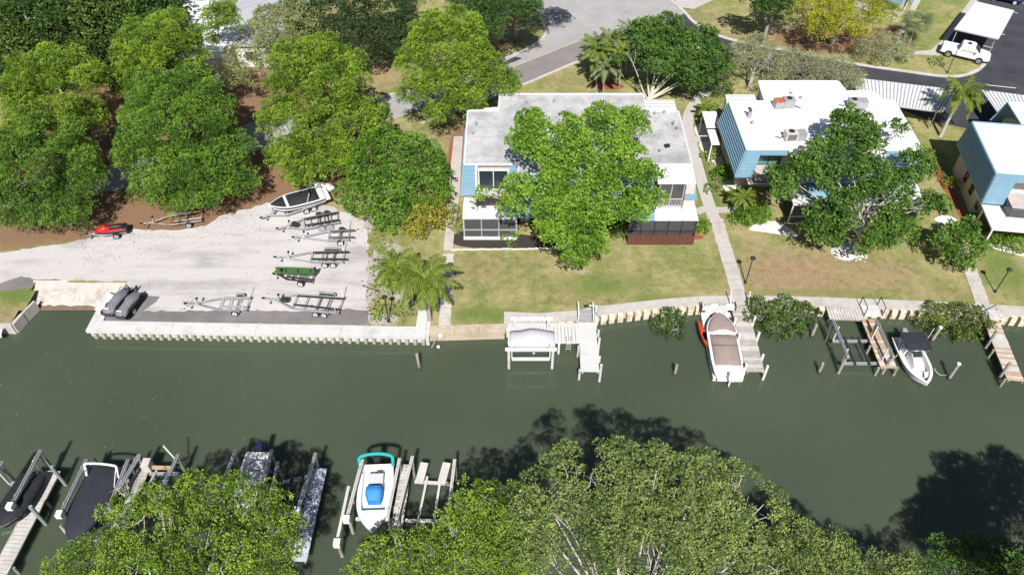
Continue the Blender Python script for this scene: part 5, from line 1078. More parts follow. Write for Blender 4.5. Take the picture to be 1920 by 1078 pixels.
MB().loft([[(1.7 + 0.55 * math.cos(a) * k, 0.22 * math.sin(a) * k, 0.37) for a in np.linspace(0, 2 * math.pi, 13)[:-1]] for k in (1, 0.8)]).build('cockpit', BLACK, ky)
# equipment rack between seawall and platform
rk = thing('gear_rack', 'low cluttered white rack against the seawall behind the platform', 'rack', S(1345, 580, 0.0))
for x in (-1.5, 1.5): MB().box((x, 0, 0.2), (0.08, 0.6, 1.0)).build('rack_end', DKBROWN, rk)
for z in (0.15, 0.45): MB().box((0, 0, z), (2.9, 0.5, 0.05)).build('shelf', CONC_WHITE, rk)
for i, x in enumerate((-1.0, -0.4, 0.3, 0.9)): MB().tube([(x - 0.25, 0, 0.58), (x + 0.25, 0, 0.6)], 0.1, 8).build('fender_roll', WHITE if i % 2 else GREYPLASTIC, rk)

# tan dock with empty aluminium lift
dock('landing_dock', 'pale landing platform beside the seawall at the tan dock', (1552, 586), (1622, 588), 1.5, 0.1, PLANK_PALE, 0.25, [(0.05, -1, 0.05), (0.95, -1, 0.05)], PILING_DARK)
MB_w = thing('garden_hose', 'white folded hose lying on the pale landing platform', 'hose'); MB().tube([S(1565, 576, 0.14), S(1568, 587, 0.14), S(1572, 579, 0.14), S(1576, 587, 0.14), S(1579, 577, 0.14)], 0.04, 6).build('hose', WHITE, MB_w)
dk3, L3 = dock('tan_finger_dock', 'tan planked finger dock between the empty lift and moored boat', (1629, 598), (1667, 690), 1.35, 0.1, [PLANK_TAN, PLANK_PALE], 0.25, [(0.98, -1, 0.0), (0.55, -1, 0.0), (0.6, 1, 0.05), (0.98, 1, 0.05)], PILING)
st3 = thing('dock_stair', 'dark railed steps from the seawall onto the tan dock', 'steps', S(1633, 585, 0.05))
for k in range(5): MB().box((0, 0.6 - k * 0.28, 0.1 + (0.03 if k % 2 else 0)), (1.5, 0.24, 0.05)).build('step', CONC_WHITE, st3)
for s in (-0.8, 0.8): MB().bar((s, 0.8, 0), (s, 0.8, 1.1), 0.06, 0.06).build('post', BLACK, st3); MB().bar((s, -0.5, 0), (s, -0.5, 1.1), 0.06, 0.06).build('post', BLACK, st3); MB().bar((s, 0.8, 1.1), (s, -0.5, 1.1), 0.05, 0.05).build('handrail', BLACK, st3)
lift('empty aluminium boat lift beside the tan dock', [(1564, 606), (1645, 606), (1673, 666), (1588, 666)], 1.4, 'y', ALU, PILING, -0.35, guides=4)
piling('leaning grey piling left of the empty lift nearest the shrub', (1521, 632), 1.5, lean=(0.1, 0.15)); piling('short grey piling standing alone left of the empty lift', (1535, 699), 1.3)
piling('lone piling in open water left of the taupe covered boat', (1265, 702), 1.3); piling('lone pale piling in front of the white seawall end', (787, 692), 1.9, lean=(-0.1, 0.1)); 
piling('dark broken piling beside the small mangrove shrub', (1252, 636), 0.9, PILING_DARK, 0.15)
piling('white capped piling tied to the bow of the black topped boat', (1778, 711), 1.9, cap=WHITE, lean=(0.15, 0.1)); piling('piling with white cap behind the black topped boat', (1746, 640), 1.7, cap=WHITE, lean=(0.2, 0.1))
# centre console with black top
a, rz, L = place((1696, 632), (1738, 722), -0.3)
cc = thing('centre_console_boat', 'white centre console boat with dark bimini tied by the tan dock', 'boat', (a.x, a.y, -1.3), rz)
hull(cc, L, 2.3, 1.15, GEL, True, floor=0.5, gun=0.22)
con = MB().loft([[(x, -w, 0.5), (x, w, 0.5), (x, w * 0.9, z), (x, -w * 0.9, z)] for x, w, z in ((L * 0.36, 0.42, 1.3), (L * 0.44, 0.45, 1.55), (L * 0.54, 0.4, 1.35), (L * 0.62, 0.36, 0.95))], smooth=False).build('console', GEL, cc)
MB().box((L * 0.47, 0, 1.62), (0.5, 0.7, 0.12), ry=0.5).build('windscreen', GLASS, con); MB().box((L * 0.26, 0, 0.85), (0.5, 1.0, 0.7)).build('leaning_post', GEL, cc); MB().box((L * 0.26, 0, 1.22), (0.5, 1.0, 0.1)).build('seat_cushion', GEL, cc)
for s in (-1, 1): MB().loft([[(L * 0.72, s * 0.35, 0.75), (L * 0.72, s * 0.8, 0.75), (L * 0.72, s * 0.8, 0.95), (L * 0.72, s * 0.35, 0.95)], [(L * 0.84, s * 0.1, 0.9), (L * 0.84, s * 0.5, 0.9), (L * 0.84, s * 0.5, 1.05), (L * 0.84, s * 0.1, 1.05)]], smooth=False).build('bow_seat', GEL, cc)
bimini(cc, L * 0.12, L * 0.50, 1.05, 2.3, CANVAS_NAVY, 1.0); outboard(cc, -0.1, 1.05, 1.0, GREYPLASTIC)
def rope(label, p0, p1, sag=0.3):
    t = thing('mooring_rope', label, 'rope'); MB().tube([p0.lerp(p1, k / 8) + V3((0, 0, -sag * 4 * (k / 8) * (1 - k / 8))) for k in range(9)], 0.03, 5).build('line', PLANK_PALE, t)
rope('pale rope from the boat bow to the white capped piling', S(1752, 690, 0.0), S(1775, 703, -0.2), 0.35)
rope('pale rope from the boat stern to the tan dock', S(1683, 665, -0.1), S(1664, 676, 0.1), 0.4); rope('pale rope from the boat side to the rear piling', S(1738, 636, 0), S(1752, 615, 0.4), 0.2)
# corner dock
dk4, L4 = dock('corner_finger_dock', 'long weathered finger dock at the right edge', (1855, 592), (1905, 714), 1.35, 0.05, [PLANK_PALE, PLANK_TAN], 0.26, [(0.55, -1, 0.0), (0.98, -1, 0.0)], PILING)
for f, lx in ((0.42, 1), (0.90, 1)): MB().tube([(L4 * f, -0.8, WATER_Z - 1.0), (L4 * f - 0.1, -0.75, 1.3)], 0.13, 10).build('piling', PILING, dk4)
sg = thing('dock_gate', 'dark crossed railing at the head of the corner dock', 'gate', S(1843, 590, 0.1))
MB().bar((-0.6, 0, 0), (0.6, 0, 1.3), 0.06, 0.06, up=(0, 1, 0)).build('brace', BLACK, sg); MB().bar((0.6, 0.05, 0), (-0.6, 0.05, 1.3), 0.06, 0.06, up=(0, 1, 0)).build('brace', BLACK, sg)
for k in range(4): MB().box((0.9, 0.3 - k * 0.3, 0.06 + 0.01 * (k % 2)), (1.3, 0.2, 0.05)).build('tread', CONC_WHITE, sg)
MB().box((1.9, 0.2, 0.02), (0.9, 1.0, 0.06)).build('side_pad', CONC, sg)

# ---- near bank: docks, lifts and boats among the mangroves
dk5, L5 = dock('long_walk_dock', 'long pale walkway dock at the lower left corner', (99, 882), (-6, 1082), 1.05, 0.15, PLANK_PALE, 0.3, [(0.02, -1, -0.2), (0.3, 1, -0.1), (0.62, -1, -0.1), (0.9, 1, -0.1)], PILING_GREEN, edge=PLANK_PALE)
for f in (0.06, 0.45): MB().tube([(L5 * f, 0.75, WATER_Z - 1), (L5 * f, 0.75, 1.6)], 0.14, 10).build('tall_piling', PILING_GREEN, dk5)
lift('green piled lift holding a black covered boat by the walkway dock', [(1, 872), (74, 850), (25, 942), (-62, 965)], 1.9, 'y', ALU, PILING_GREEN, 0.1, motor=(2,), guides=2)
a, rz, L = place((62, 890), (18, 968), 0.9); b4 = thing('covered_boat', 'boat under a wrinkled black cover on the lower left lift', 'boat', (a.x, a.y, 0.2), rz)
hull(b4, max(L, 4.2), 1.9, 0.9, plain('dark_hull', (0.03, 0.03, 0.035), 0.4), False); cover(b4, max(L, 4.2), 1.95, 0.9, 0.0, 0.98, 0.4, CANVAS_BLK, inset=-0.02, bag=0.16, drop=0.3)
piling('dark piling at the end of the long walkway dock', (104, 884), 1.7, PILING_DARK, lean=(-0.15, 0.1)); piling('short tilted piling below the black covered boat', (128, 1003), 0.9, lean=(-0.3, 0.3)); piling('dark piling behind the white bimini frame', (190, 880), 1.5, PILING_DARK, lean=(-0.1, 0.1))
lift('aluminium lift under the black covered boat with white frame', [(160, 868), (238, 868), (206, 948), (117, 957)], 1.6, 'y', ALU, PILING_GREEN, 0.0, motor=(3,))
a, rz, L = place((206, 878), (146, 1000), 0.6); b5 = thing('covered_boat', 'black covered boat with an upright white bimini hoop', 'boat', (a.x, a.y, 0.1), rz)
L = max(L, 6.0); hull(b5, L, 2.5, 0.95, plain('dark_hull', (0.03, 0.03, 0.035), 0.4), False); cover(b5, L, 2.55, 0.95, 0.02, 0.98, 0.35, CANVAS_NAVY, inset=-0.03, bag=0.05, drop=0.25)
hp = MB().tube([(0.9, -1.2, 0.9)] + [(0.5, 1.2 * math.sin(k), 1.75 + 0.25 * math.cos(k)) for k in np.linspace(-1.45, 1.45, 11)] + [(0.9, 1.2, 0.9)], 0.09, 8).build('bimini_hoop', WHITE, b5)
MB().tube([(0.5, 1.15, 1.75), (1.7, 1.25, 0.95)], 0.03, 6).build('hoop_strut', WHITE, b5)
dock('hidden_dock', 'grey dock mostly hidden under the left mangrove', (266, 880), (222, 990), 1.1, 0.1, PLANK_GREY, 0.28, [(0.02, 1, 0.6), (0.02, -1, 0.6), (0.5, 1, 0.4)], PILING)
lift('lift behind the left mangrove with tan beam', [(258, 858), (332, 858), (310, 905), (226, 912)], 1.5, 'y', ALU, PILING, -0.2, bunks=2)
tb_ = thing('timber_beam', 'reddish timber beam lying across the dock behind the left mangrove', 'beam'); MB().bar(S(286, 876, 0.2), S(320, 877, 0.2), 0.22, 0.2).build('beam', PLANK_TAN, tb_); MB().box(tuple(S(276, 872, 0.5)), (0.6, 0.7, 0.9)).build('support_box', PLANK_PALE, tb_)
pw = thing('white_pole', 'tall slanting white pole at the lift behind the left mangrove', 'pole'); MB().tube([S(334, 866, 0.4), S(334, 866, 0.4) + V3((-0.55, 0.2, 1.9))], 0.06, 8).build('pole', WHITE, pw); MB().tube([S(334, 866, -0.9), S(334, 866, 0.4)], 0.08, 8).build('base', WHITE, pw)
# blue-grey planked dock with lifts
dk6, L6 = dock('long_plank_dock', 'long blue grey board dock right of the left mangrove', (600, 878), (560, 1052), 1.05, 0.25, PLANK_BLUE, 0.9, [(0.3, -1, 0.4), (0.7, -1, 0.4)], PILING)
for k in range(4): MB().bar((0, -0.42 + 0.28 * k, 0.27), (L6, -0.42 + 0.28 * k, 0.27), 0.22, 0.03).build('deck_board', PLANK_BLUE, dk6)
for f in (0.32, 0.72): MB().bar((L6 * f, -0.6, 0.5), (L6 * f + 0.3, -0.1, 0.32), 0.06, 0.1).build('cleat', BLACK, dk6)
lift('aluminium lift beside the long board dock', [(520, 872), (590, 856), (560, 950), (500, 965)], 1.5, 'y', ALU, PILING, 0.0, motor=(2,), bunks=1)
lift('lift with white boat under the left mangrove edge', [(440, 850), (508, 850), (486, 930), (408, 930)], 1.7, 'y', ALU, PILING, 0.1)
a, rz, L = place((488, 850), (458, 960), 0.8); b6 = thing('skiff_boat', 'white skiff with dark outboard peeking out from the left mangrove', 'boat', (a.x, a.y, 0.2), rz); L = max(L, 5.2)
hull(b6, L, 2.1, 0.95, GEL, True, floor=0.4); outboard(b6, -0.1, 0.9, 1.0, NAVY); MB().box((L * 0.45, 0, 0.85), (0.7, 0.7, 0.9)).build('console', GEL, b6); MB().box((L * 0.2, 0, 0.7), (0.5, 1.2, 0.4)).build('seat', CANVAS_PALE, b6)
piling('leaning twin piling left of the teal topped boat', (648, 1008), 1.1, PILING, lean=(-0.25, 0.35))
# white boat with blue console cover and teal bimini
lift('white lift holding the boat with blue console cover', [(678, 868), (748, 866), (727, 968), (652, 966)], 1.6, 'y', plain('cream_beam', (0.6, 0.58, 0.55), 0.6), PILING, -0.1, motor=(3,))
lft = thing('boat_lift_post_pair', 'single cream lift beam with white motor box left of the boat', 'boat lift'); A, B = S(654, 912, 1.3), S(632, 1014, 1.3)
MB().bar(A, B, 0.2, 0.2).build('top_beam', plain('cream_beam', (0.6, 0.58, 0.55), 0.6), lft); MB().box(tuple(B + V3((0.05, -0.2, 0.1))), (0.45, 0.5, 0.45)).build('motor_box', WHITE, lft)
for q_ in (A, B): MB().tube([(q_.x, q_.y, WATER_Z - 1), (q_.x, q_.y, 1.2)], 0.13, 10).build('piling', PILING, lft)
a, rz, L = place((708, 872), (697, 1000), 0.9); b7 = thing('bay_boat', 'white bay boat with blue covered console and teal folded bimini', 'boat', (a.x, a.y, 0.1), rz)
hull(b7, L, 2.5, 1.1, GEL, True, floor=0.62, gun=0.3)
MB().loft([[(x, -w, 0.6), (x, w, 0.6), (x, w, z0), (x, w * 0.7, z), (x, -w * 0.7, z), (x, -w, z0)] for x, w, z0, z in ((L * 0.36, 0.5, 1.2, 1.35), (L * 0.40, 0.58, 1.45, 1.7), (L * 0.50, 0.6, 1.5, 1.75), (L * 0.58, 0.45, 1.1, 1.25))], smooth=True).build('console_cover', CANVAS_BLUE, b7)
MB().box((L * 0.25, 0, 0.95), (0.8, 1.1, 0.6)).build('seat_box', CANVAS_PALE, b7); MB().prism([(L * 0.70, -0.95), (L * 0.95, -0.15), (L * 0.95, 0.15), (L * 0.70, 0.95)], 0.98, 1.12).build('foredeck', GEL, b7)
MB().tube([(0.25, -1.2, 1.15)] + [(0.1 - 0.35 * math.cos(k), 1.25 * math.sin(k), 1.9 + 0.1 * math.cos(k)) for k in np.linspace(-1.4, 1.4, 11)] + [(0.25, 1.2, 1.15)], 0.13, 8).build('folded_bimini', TEAL, b7)
outboard(b7, -0.15, 1.0, 1.1, BLACK); MB().tube([(L * 0.15, 0.2, 1.0), (L * 0.13, 0.2, 1.06)], 0.25, 14).build('steering_wheel', BLACK, b7)
# neighbouring empty lift
lift('empty cream lift beside the teal topped boat', [(772, 862), (852, 868), (840, 968), (745, 968)], 1.5, 'y', plain('cream_beam', (0.6, 0.58, 0.55), 0.6), PILING, -0.4, bunks=2)
for k, x in enumerate((790, 832)): 
    a_, b_ = S(x + 6, 868, 0.1), S(x - 4, 905, 0.1); t_ = tag(MB().bar(a_, b_, 0.6, 0.2).build('bunk_board', plain('cream_beam', (0.6, 0.58, 0.55), 0.6), None), ('left' if k == 0 else 'right') + ' wide cream bunk board on the empty lift', 'bunk board')
dock('lift_walk', 'narrow grey dock between the teal topped boat and empty lift', (762, 870), (742, 1000), 0.8, 0.3, [PLANK_PALE, PLANK_GREY], 0.27, [(0.3, -1, 0.3), (0.02, 1, 0.9)], PILING)
# ------------------------------------------------------------------ trees, palms, shrubs
RG = np.random.default_rng(5)
def unit(a): return a / np.maximum(1e-6, np.linalg.norm(a, axis=-1, keepdims=True))
def leaf_mesh(name, base, dirs, nrm, L, W, tone, m):
    """one diamond leaf at every base point, its blade facing along nrm"""
    n = len(base); d = unit(dirs); s = unit(np.cross(d, nrm + RG.normal(size=(n, 3)) * 0.05)); L = L * RG.uniform(0.7, 1.3, (n, 1)); W = W * RG.uniform(0.75, 1.25, (n, 1))
    mid = base + d * L * 0.45
    V = np.stack([base, mid + s * W / 2, base + d * L, mid - s * W / 2], 1).reshape(-1, 3)
    me = bpy.data.meshes.new(name); me.vertices.add(4 * n); me.vertices.foreach_set('co', V.astype(np.float32).ravel())
    me.loops.add(4 * n); me.loops.foreach_set('vertex_index', np.arange(4 * n, dtype=np.int32))
    me.polygons.add(n); me.polygons.foreach_set('loop_start', np.arange(0, 4 * n, 4, dtype=np.int32)); me.polygons.foreach_set('loop_total', np.full(n, 4, np.int32))
    me.materials.append(m); me.update(calc_edges=True)
    a = me.attributes.new('tone', 'FLOAT', 'POINT'); a.data.foreach_set('value', np.repeat(np.clip(tone, 0, 1), 4).astype(np.float32))
    return me
def wavy(P, k, seed):
    r = np.random.default_rng(seed); v = np.zeros(len(P))
    for _ in range(6):
        q = r.normal(size=3) * k; v += np.sin(P @ q + r.uniform(0, 6.3))
    return v / 6.0
KINDS = dict(
    pine=dict(sub=0.205, sang=0.44, core=0.55, flat=0.8, shrink=1.03, nsub=40, sp=0.44, rc=0.36, n=52, L=0.19, W=0.085, up=0.3, gap=-0.40, k=1.1, under=-0.3, bump=0.07, jit=0.28, fill=0.3),
    broad=dict(sub=0.38, sang=0.72, core=0.45, flat=0.75, shrink=0.73, nsub=16, sp=0.5, rc=0.44, n=46, L=0.26, W=0.18, up=0.2, gap=-0.30, k=0.9, under=-0.4, bump=0.12, jit=0.42, fill=0.1),
    dense=dict(sub=0.34, sang=0.62, core=0.86, flat=0.8, shrink=0.96, nsub=18, sp=0.58, rc=0.42, n=44, L=0.23, W=0.14, up=0.25, gap=-0.5, k=1.3, under=-0.6, bump=0.12, jit=0.45, fill=0.12),
    fine=dict(sub=0.40, sang=0.8, core=0.6, flat=0.7, shrink=0.95, nsub=16, sp=0.60, rc=0.44, n=42, L=0.21, W=0.11, up=0.3, gap=-0.26, k=1.0, under=-0.4, bump=0.2, jit=0.55, fill=0.15),
    mangrove=dict(sub=0.40, sang=0.76, core=0.42, flat=0.72, shrink=0.67, nsub=14, sp=0.44, rc=0.34, n=52, L=0.165, W=0.095, up=0.45, gap=-0.22, k=0.9, under=-0.35, bump=0.16, jit=0.48, fill=0.15),
    weep=dict(shrink=1.0, sp=0.6, rc=0.5, n=60, L=0.34, W=0.06, up=-0.5, gap=-0.3, k=1.2, under=-0.5, bump=0.24, jit=0.7, fill=0.3),
    far=dict(sub=0.32, sang=0.58, core=0.74, flat=0.75, shrink=0.95, nsub=18, sp=0.76, rc=0.54, n=42, L=0.30, W=0.2, up=0.25, gap=-0.3, k=0.6, under=-0.3, bump=0.14, jit=0.42, fill=0.1))
def thin(P, d, r):
    cell = {}; keep = []
    for i in r.permutation(len(P)):
        p = P[i]; g = (int(p[0] // d), int(p[1] // d), int(p[2] // d)); ok = True
        for x in (-1, 0, 1):
            for y in (-1, 0, 1):
                for z in (-1, 0, 1):
                    for q in cell.get((g[0] + x, g[1] + y, g[2] + z), ()):
                        if (q[0] - p[0]) ** 2 + (q[1] - p[1]) ** 2 + (q[2] - p[2]) ** 2 < d * d: ok = False; break
                    if not ok: break
                if not ok: break
            if not ok: break
        if ok: cell.setdefault(g, []).append(p); keep.append(i)
    return np.array(keep)
def crown_points(lobes, K, seed):
    r = np.random.default_rng(seed); P = []; Nn = []
    Cs = np.array([l[0] for l in lobes]); Rs = np.array([l[1] for l in lobes])
    for i, (c, R) in enumerate(lobes):
        area = 2.2 * math.pi * (R[0] * R[1] + R[0] * R[2]) * 0.9; n = max(6, int(area * 3.6 / K['sp'] ** 2))
        d = unit(r.normal(size=(int(n * 1.5), 3))); d = d[d[:, 2] > K['under']][:n]
        rad = 0.90 + 0.10 * r.random((len(d), 1)); rad[r.random(len(d)) < 0.06] *= 0.80
        w = wavy(d * R, 1.7, seed * 31 + i)[:, None]; p = np.array(c) + d * np.array(R) * (rad + K['bump'] * w)
        ok = np.ones(len(p), bool)
        for j in range(len(lobes)):
            if j != i: ok &= (((p - Cs[j]) / (Rs[j] * 0.80)) ** 2).sum(1) > 1
        ok &= wavy(p, K['k'], seed + 99) > K['gap']
        P.append(p[ok]); Nn.append(unit(d[ok] / np.array(R)))
    P = np.concatenate(P); Nn = np.concatenate(Nn); k = thin(P, K['sp'], r); P, Nn = P[k], Nn[k]
    if K['fill'] > 0:                                            # an inner shell of foliage behind the outer clumps
        f = np.flatnonzero(r.random(len(P)) < K['fill']); dep = r.uniform(0.7, 1.5, (len(f), 1))
        P = np.concatenate([P, P[f] - Nn[f] * dep + r.normal(size=(len(f), 3)) * 0.2]); Nn = np.concatenate([Nn, Nn[f]])
    return P, Nn
def sublobes(lb, K, seed):
    """break every clump of a crown into a core and rounded smaller heads around it"""
    r = np.random.default_rng(seed + 500); out = []
    for c, R in lb:
        if R[0] < 0.9: out.append((c, R)); continue
        f = K['sub']; out.append((c, R * K['core'])); d = unit(r.normal(size=(400, 3))); d = d[d[:, 2] > -0.35]; got = []
        for q in d:
            if all(np.dot(q, g) < math.cos(K['sang'] * 1.0) for g in got): got.append(q)
            if len(got) >= K['nsub']: break
        for q in got:
            k = r.uniform(0.8, 1.2) * f; out.append((tuple(np.array(c) + q * R * (0.82 + r.uniform(-.1, .12))), np.array([R[0] * k, R[1] * k, R[0] * k * K['flat']])))
    return out
def tree(name, label, lobes, mat, kind='broad', bark=BARK_GREY, base=None, trunk_r=0.25, seed=1, cat='tree', group=None, twigs=0, trunks=1, scale=1.0, zbase=0.0, bare=0.0, plump=1.0):
    """lobes: (px, py, height, radius[, vertical radius]) clumps of the crown"""
    K = dict(KINDS[kind]); K['sp'] /= scale ** 0.5; K['shrink'] *= plump; lb = []
    for l in lobes:
        c = S(l[0], l[1], l[2]); rz = l[4] if len(l) > 4 else l[3] * 0.72; lb.append(((c.x, c.y, c.z), np.array([l[3], l[3], rz]) * K['shrink']))
    cx = np.mean([l[0] for l in lb], 0)
    b = S(*base) if base is not None else V3((cx[0], cx[1], 0)); b = V3((b.x, b.y, zbase))
    t = thing(name, label, cat, b, 0, group); r = random.Random(seed)
    P, Nn = crown_points(sublobes(lb, K, seed) if K.get('sub') else lb, K, seed); P = P - np.array(b); nT = len(P); n = K['n']
    rg = np.random.default_rng(seed + 7)
    tt = np.clip(0.52 + 0.26 * rg.normal(size=nT) + 0.4 * wavy(P, 0.9, seed + 3), 0, 1)
    ax = unit(Nn * 0.7 + np.array([0, 0, 0.6])); U = unit(rg.normal(size=(nT, n, 3)) + ax[:, None, :] * 0.9)
    rs = rg.uniform(0.75, 1.3, (nT, 1, 1)) * K['rc']
    basep = P[:, None, :] + U * rs * (0.35 + 0.65 * rg.random((nT, n, 1)) ** 0.5) * np.array([1, 1, 0.8])
    dirs = U * 0.7 + np.array([0, 0, K['up']]) + rg.normal(size=U.shape) * K['jit']; nrm = unit(U * 0.8 + np.array([0, -0.15, 0.55]) + rg.normal(size=U.shape) * K['jit'])
    tone = (tt[:, None] * 0.8 + rg.random((nT, n)) * 0.28)
    keep = rg.random((nT, n)) > bare
    put('crown', leaf_mesh('crown', basep[keep], dirs[keep], nrm[keep], K['L'], K['W'], tone[keep], mat), t)
    mb = MB(); tops = [V3(l[0]) - b for l in lb]; mean = V3(tuple(cx)) - b; zmin = min(v.z - lb[i][1][2] for i, v in enumerate(tops))
    fork = V3((mean.x * 0.35, mean.y * 0.35, max(0.35, min(mean.z * 0.45, zmin + 0.3))))
    if trunks == 1: mb.tube([(0, 0, -0.1), fork * 0.5 + V3((r.uniform(-.1, .1), r.uniform(-.1, .1), 0)), fork], [trunk_r * 1.25, trunk_r, trunk_r * 0.85], 9)
    for i, v in enumerate(tops):
        s0 = fork if trunks == 1 else V3((r.uniform(-.5, .5) * trunk_r, r.uniform(-.5, .5) * trunk_r, -0.1)); e = v + V3((0, 0, lb[i][1][2] * 0.3))
        md = s0.lerp(e, 0.5) + V3((r.uniform(-.3, .3), r.uniform(-.3, .3), r.uniform(-.1, .35))); rr = trunk_r * (0.5 if trunks == 1 else 0.42)
        mb.tube([s0, s0.lerp(md, 0.5) + V3((r.uniform(-.12, .12), r.uniform(-.12, .12), 0)), md, e], [rr, rr * 0.75, rr * 0.5, rr * 0.15], 6, cap=False)
        R = lb[i][1]
        for k in range(twigs):
            a = r.uniform(0, 6.28); el = r.uniform(0.1, 1.35); dv = V3((math.cos(a) * math.cos(el) * R[0], math.sin(a) * math.cos(el) * R[1], math.sin(el) * R[2]))
            q0 = md.lerp(e, r.uniform(0.5, 1.0)); q2 = v + dv * r.uniform(0.85, 1.02); q1 = q0.lerp(q2, 0.5) + V3((r.uniform(-.25, .25), r.uniform(-.25, .25), r.uniform(-.1, .2)))
            mb.tube([q0, q1, q2], [0.04, 0.028, 0.01], 4, cap=False)
            for _ in range(2):
                q3 = q1.lerp(q2, r.uniform(0.2, 0.8)); mb.tube([q3, q3 + V3((r.uniform(-.5, .5), r.uniform(-.5, .5), r.uniform(0, .4)))], [0.02, 0.008], 3, cap=False)
    mb.build('trunk', bark, t); return t
PINE = leafmat('pine_needles', (0.022, 0.07, 0.006), (0.275, 0.415, 0.036), 0.08); PINE2 = leafmat('pine_needles_deep', (0.016, 0.058, 0.007), (0.19, 0.335, 0.036), 0.08); PINE3 = leafmat('pine_needles_blue', (0.02, 0.06, 0.015), (0.10, 0.19, 0.04), 0.12)
ALMOND = leafmat('bright_leaves', (0.045, 0.125, 0.01), (0.24, 0.41, 0.038), 0.16); FIGL = leafmat('fig_leaves', (0.026, 0.09, 0.008), (0.175, 0.32, 0.03), 0.14); OAK = leafmat('oak_leaves', (0.02, 0.045, 0.015), (0.075, 0.125, 0.04))
PALE = leafmat('pale_leaves', (0.16, 0.20, 0.065), (0.37, 0.40, 0.16)); SEAGR = leafmat('sea_grape_leaves', (0.016, 0.055, 0.008), (0.145, 0.27, 0.036), 0.12); FARL = leafmat('far_leaves', (0.015, 0.045, 0.01), (0.095, 0.175, 0.035), 0.2); FARL2 = leafmat('far_leaves_light', (0.03, 0.07, 0.012), (0.15, 0.24, 0.045), 0.2)
YELL = leafmat('yellow_green_leaves', (0.15, 0.20, 0.012), (0.50, 0.50, 0.03)); OLIVE = leafmat('buttonwood_leaves', (0.036, 0.075, 0.016), (0.285, 0.375, 0.105), 0.10); MANG = leafmat('mangrove_leaves', (0.026, 0.072, 0.008), (0.27, 0.41, 0.042), 0.10); WEEP = leafmat('weeping_leaves', (0.17, 0.19, 0.10), (0.45, 0.46, 0.27)); FICUS = leafmat('ficus_leaves', (0.02, 0.065, 0.01), (0.13, 0.235, 0.04), 0.2); CROTON = leafmat('croton_leaves', (0.14, 0.17, 0.02), (0.44, 0.40, 0.06)); SHRUB = leafmat('shrub_leaves', (0.035, 0.085, 0.018), (0.15, 0.24, 0.05)); PALML = leafmat('palm_leaflets', (0.05, 0.10, 0.012), (0.25, 0.32, 0.05), 0.25); PALMG = leafmat('palm_leaflets_grey', (0.10, 0.14, 0.06), (0.28, 0.33, 0.15), 0.25)

PG = 'round crowned pines at the boat yard'
tree('pine_tree', 'round crowned pine at the far left behind the front pine', [(105, 165, 8.5, 5.1, 3.6), (55, 232, 6, 2.6, 2.0), (150, 232, 6, 2.4, 1.9)], PINE, 'pine', BARK_PINE, seed=1, group=PG, twigs=3)
tree('pine_tree', 'tall round pine in front of the white house', [(305, 95, 9.5, 4.5, 3.3), (352, 148, 7, 2.2, 1.8), (255, 155, 6.8, 2.4, 1.9), (302, 172, 6.4, 2.4, 1.8)], PINE, 'pine', BARK_PINE, seed=2, group=PG, twigs=3)
tree('pine_tree', 'largest dark green pine standing over the empty rusty trailer', [(338, 215, 8.5, 5.4, 3.7), (262, 285, 6, 2.5, 1.9), (345, 312, 5.6, 3.3, 2.2), (425, 285, 5.6, 2.4, 1.9), (447, 335, 3.4, 1.8, 1.5), (295, 345, 4.2, 2.3, 1.7), (385, 352, 3.7, 2.5, 1.8), (335, 375, 2.8, 1.6, 1.2)], PINE2, 'pine', BARK_PINE, seed=3, group=PG, twigs=3, base=(350, 385))
tree('pine_tree', 'broad pine at the left edge above the red jet ski', [(72, 300, 7, 4.9, 3.2), (142, 345, 5, 2.3, 1.8), (58, 385, 4, 2.4, 1.8), (122, 395, 3.6, 2.0, 1.6), (172, 325, 5, 1.3, 1.1), (5, 382, 4.2, 2.4, 1.8)], PINE2, 'pine', BARK_PINE, seed=4, group=PG, twigs=3)
tree('pine_tree', 'bright domed pine behind the covered runabout', [(595, 148, 9.6, 4.9, 3.6), (528, 222, 7.2, 2.2, 1.7), (662, 222, 6.6, 2.5, 1.9), (592, 248, 6.2, 2.5, 1.8), (703, 222, 5.6, 1.5, 1.2), (540, 288, 5, 2.1, 1.6), (618, 292, 4.6, 2.3, 1.7), (565, 325, 3.4, 1.7, 1.3)], PINE, 'pine', BARK_PINE, seed=5, group=PG, twigs=4, base=(585, 350))
tree('pine_tree', 'open crowned pine between the lawn and the first townhouse', [(840, 78, 10, 4.0, 2.8), (780, 115, 8.6, 2.1, 1.6), (890, 118, 8.4, 2.7, 2.0), (935, 152, 7, 2.1, 1.6), (828, 150, 7.4, 2.1, 1.6), (775, 175, 6, 1.6, 1.3), (872, 188, 5.6, 2.1, 1.5), (820, 212, 4.4, 1.3, 1.3), (953, 163, 6.4, 1.1, 0.9)], PINE, 'pine', BARK_PINE, seed=6, group=PG, twigs=4, base=(828, 232))
tree('pine_tree', 'deep green pine shading the road at the top', [(935, 12, 9, 3.0, 2.3), (905, 58, 7.2, 2.2, 1.8), (978, 8, 9.0, 2.2, 1.6), (880, 10, 9, 2.3, 1.9), (930, -35, 9, 3, 2.2), (1005, -22, 9.0, 2.2, 1.5), (1050, -38, 9.0, 2.2, 1.4), (985, 20, 7.5, 1.5, 1.2)], PINE3, 'pine', BARK_PINE, base=(965, 78), seed=7, group=PG, twigs=3)
tree('slender_pine', 'slender young pine in front of the grey roof', [(412, 32, 8, 1.9, 1.3), (432, 45, 7.2, 1.1, 0.9), (395, 52, 6.4, 0.8, 0.7), (400, 75, 4.5, 0.7, 0.6)], PINE, 'pine', BARK_PINE, base=(418, 105), trunk_r=0.16, seed=8, twigs=2)
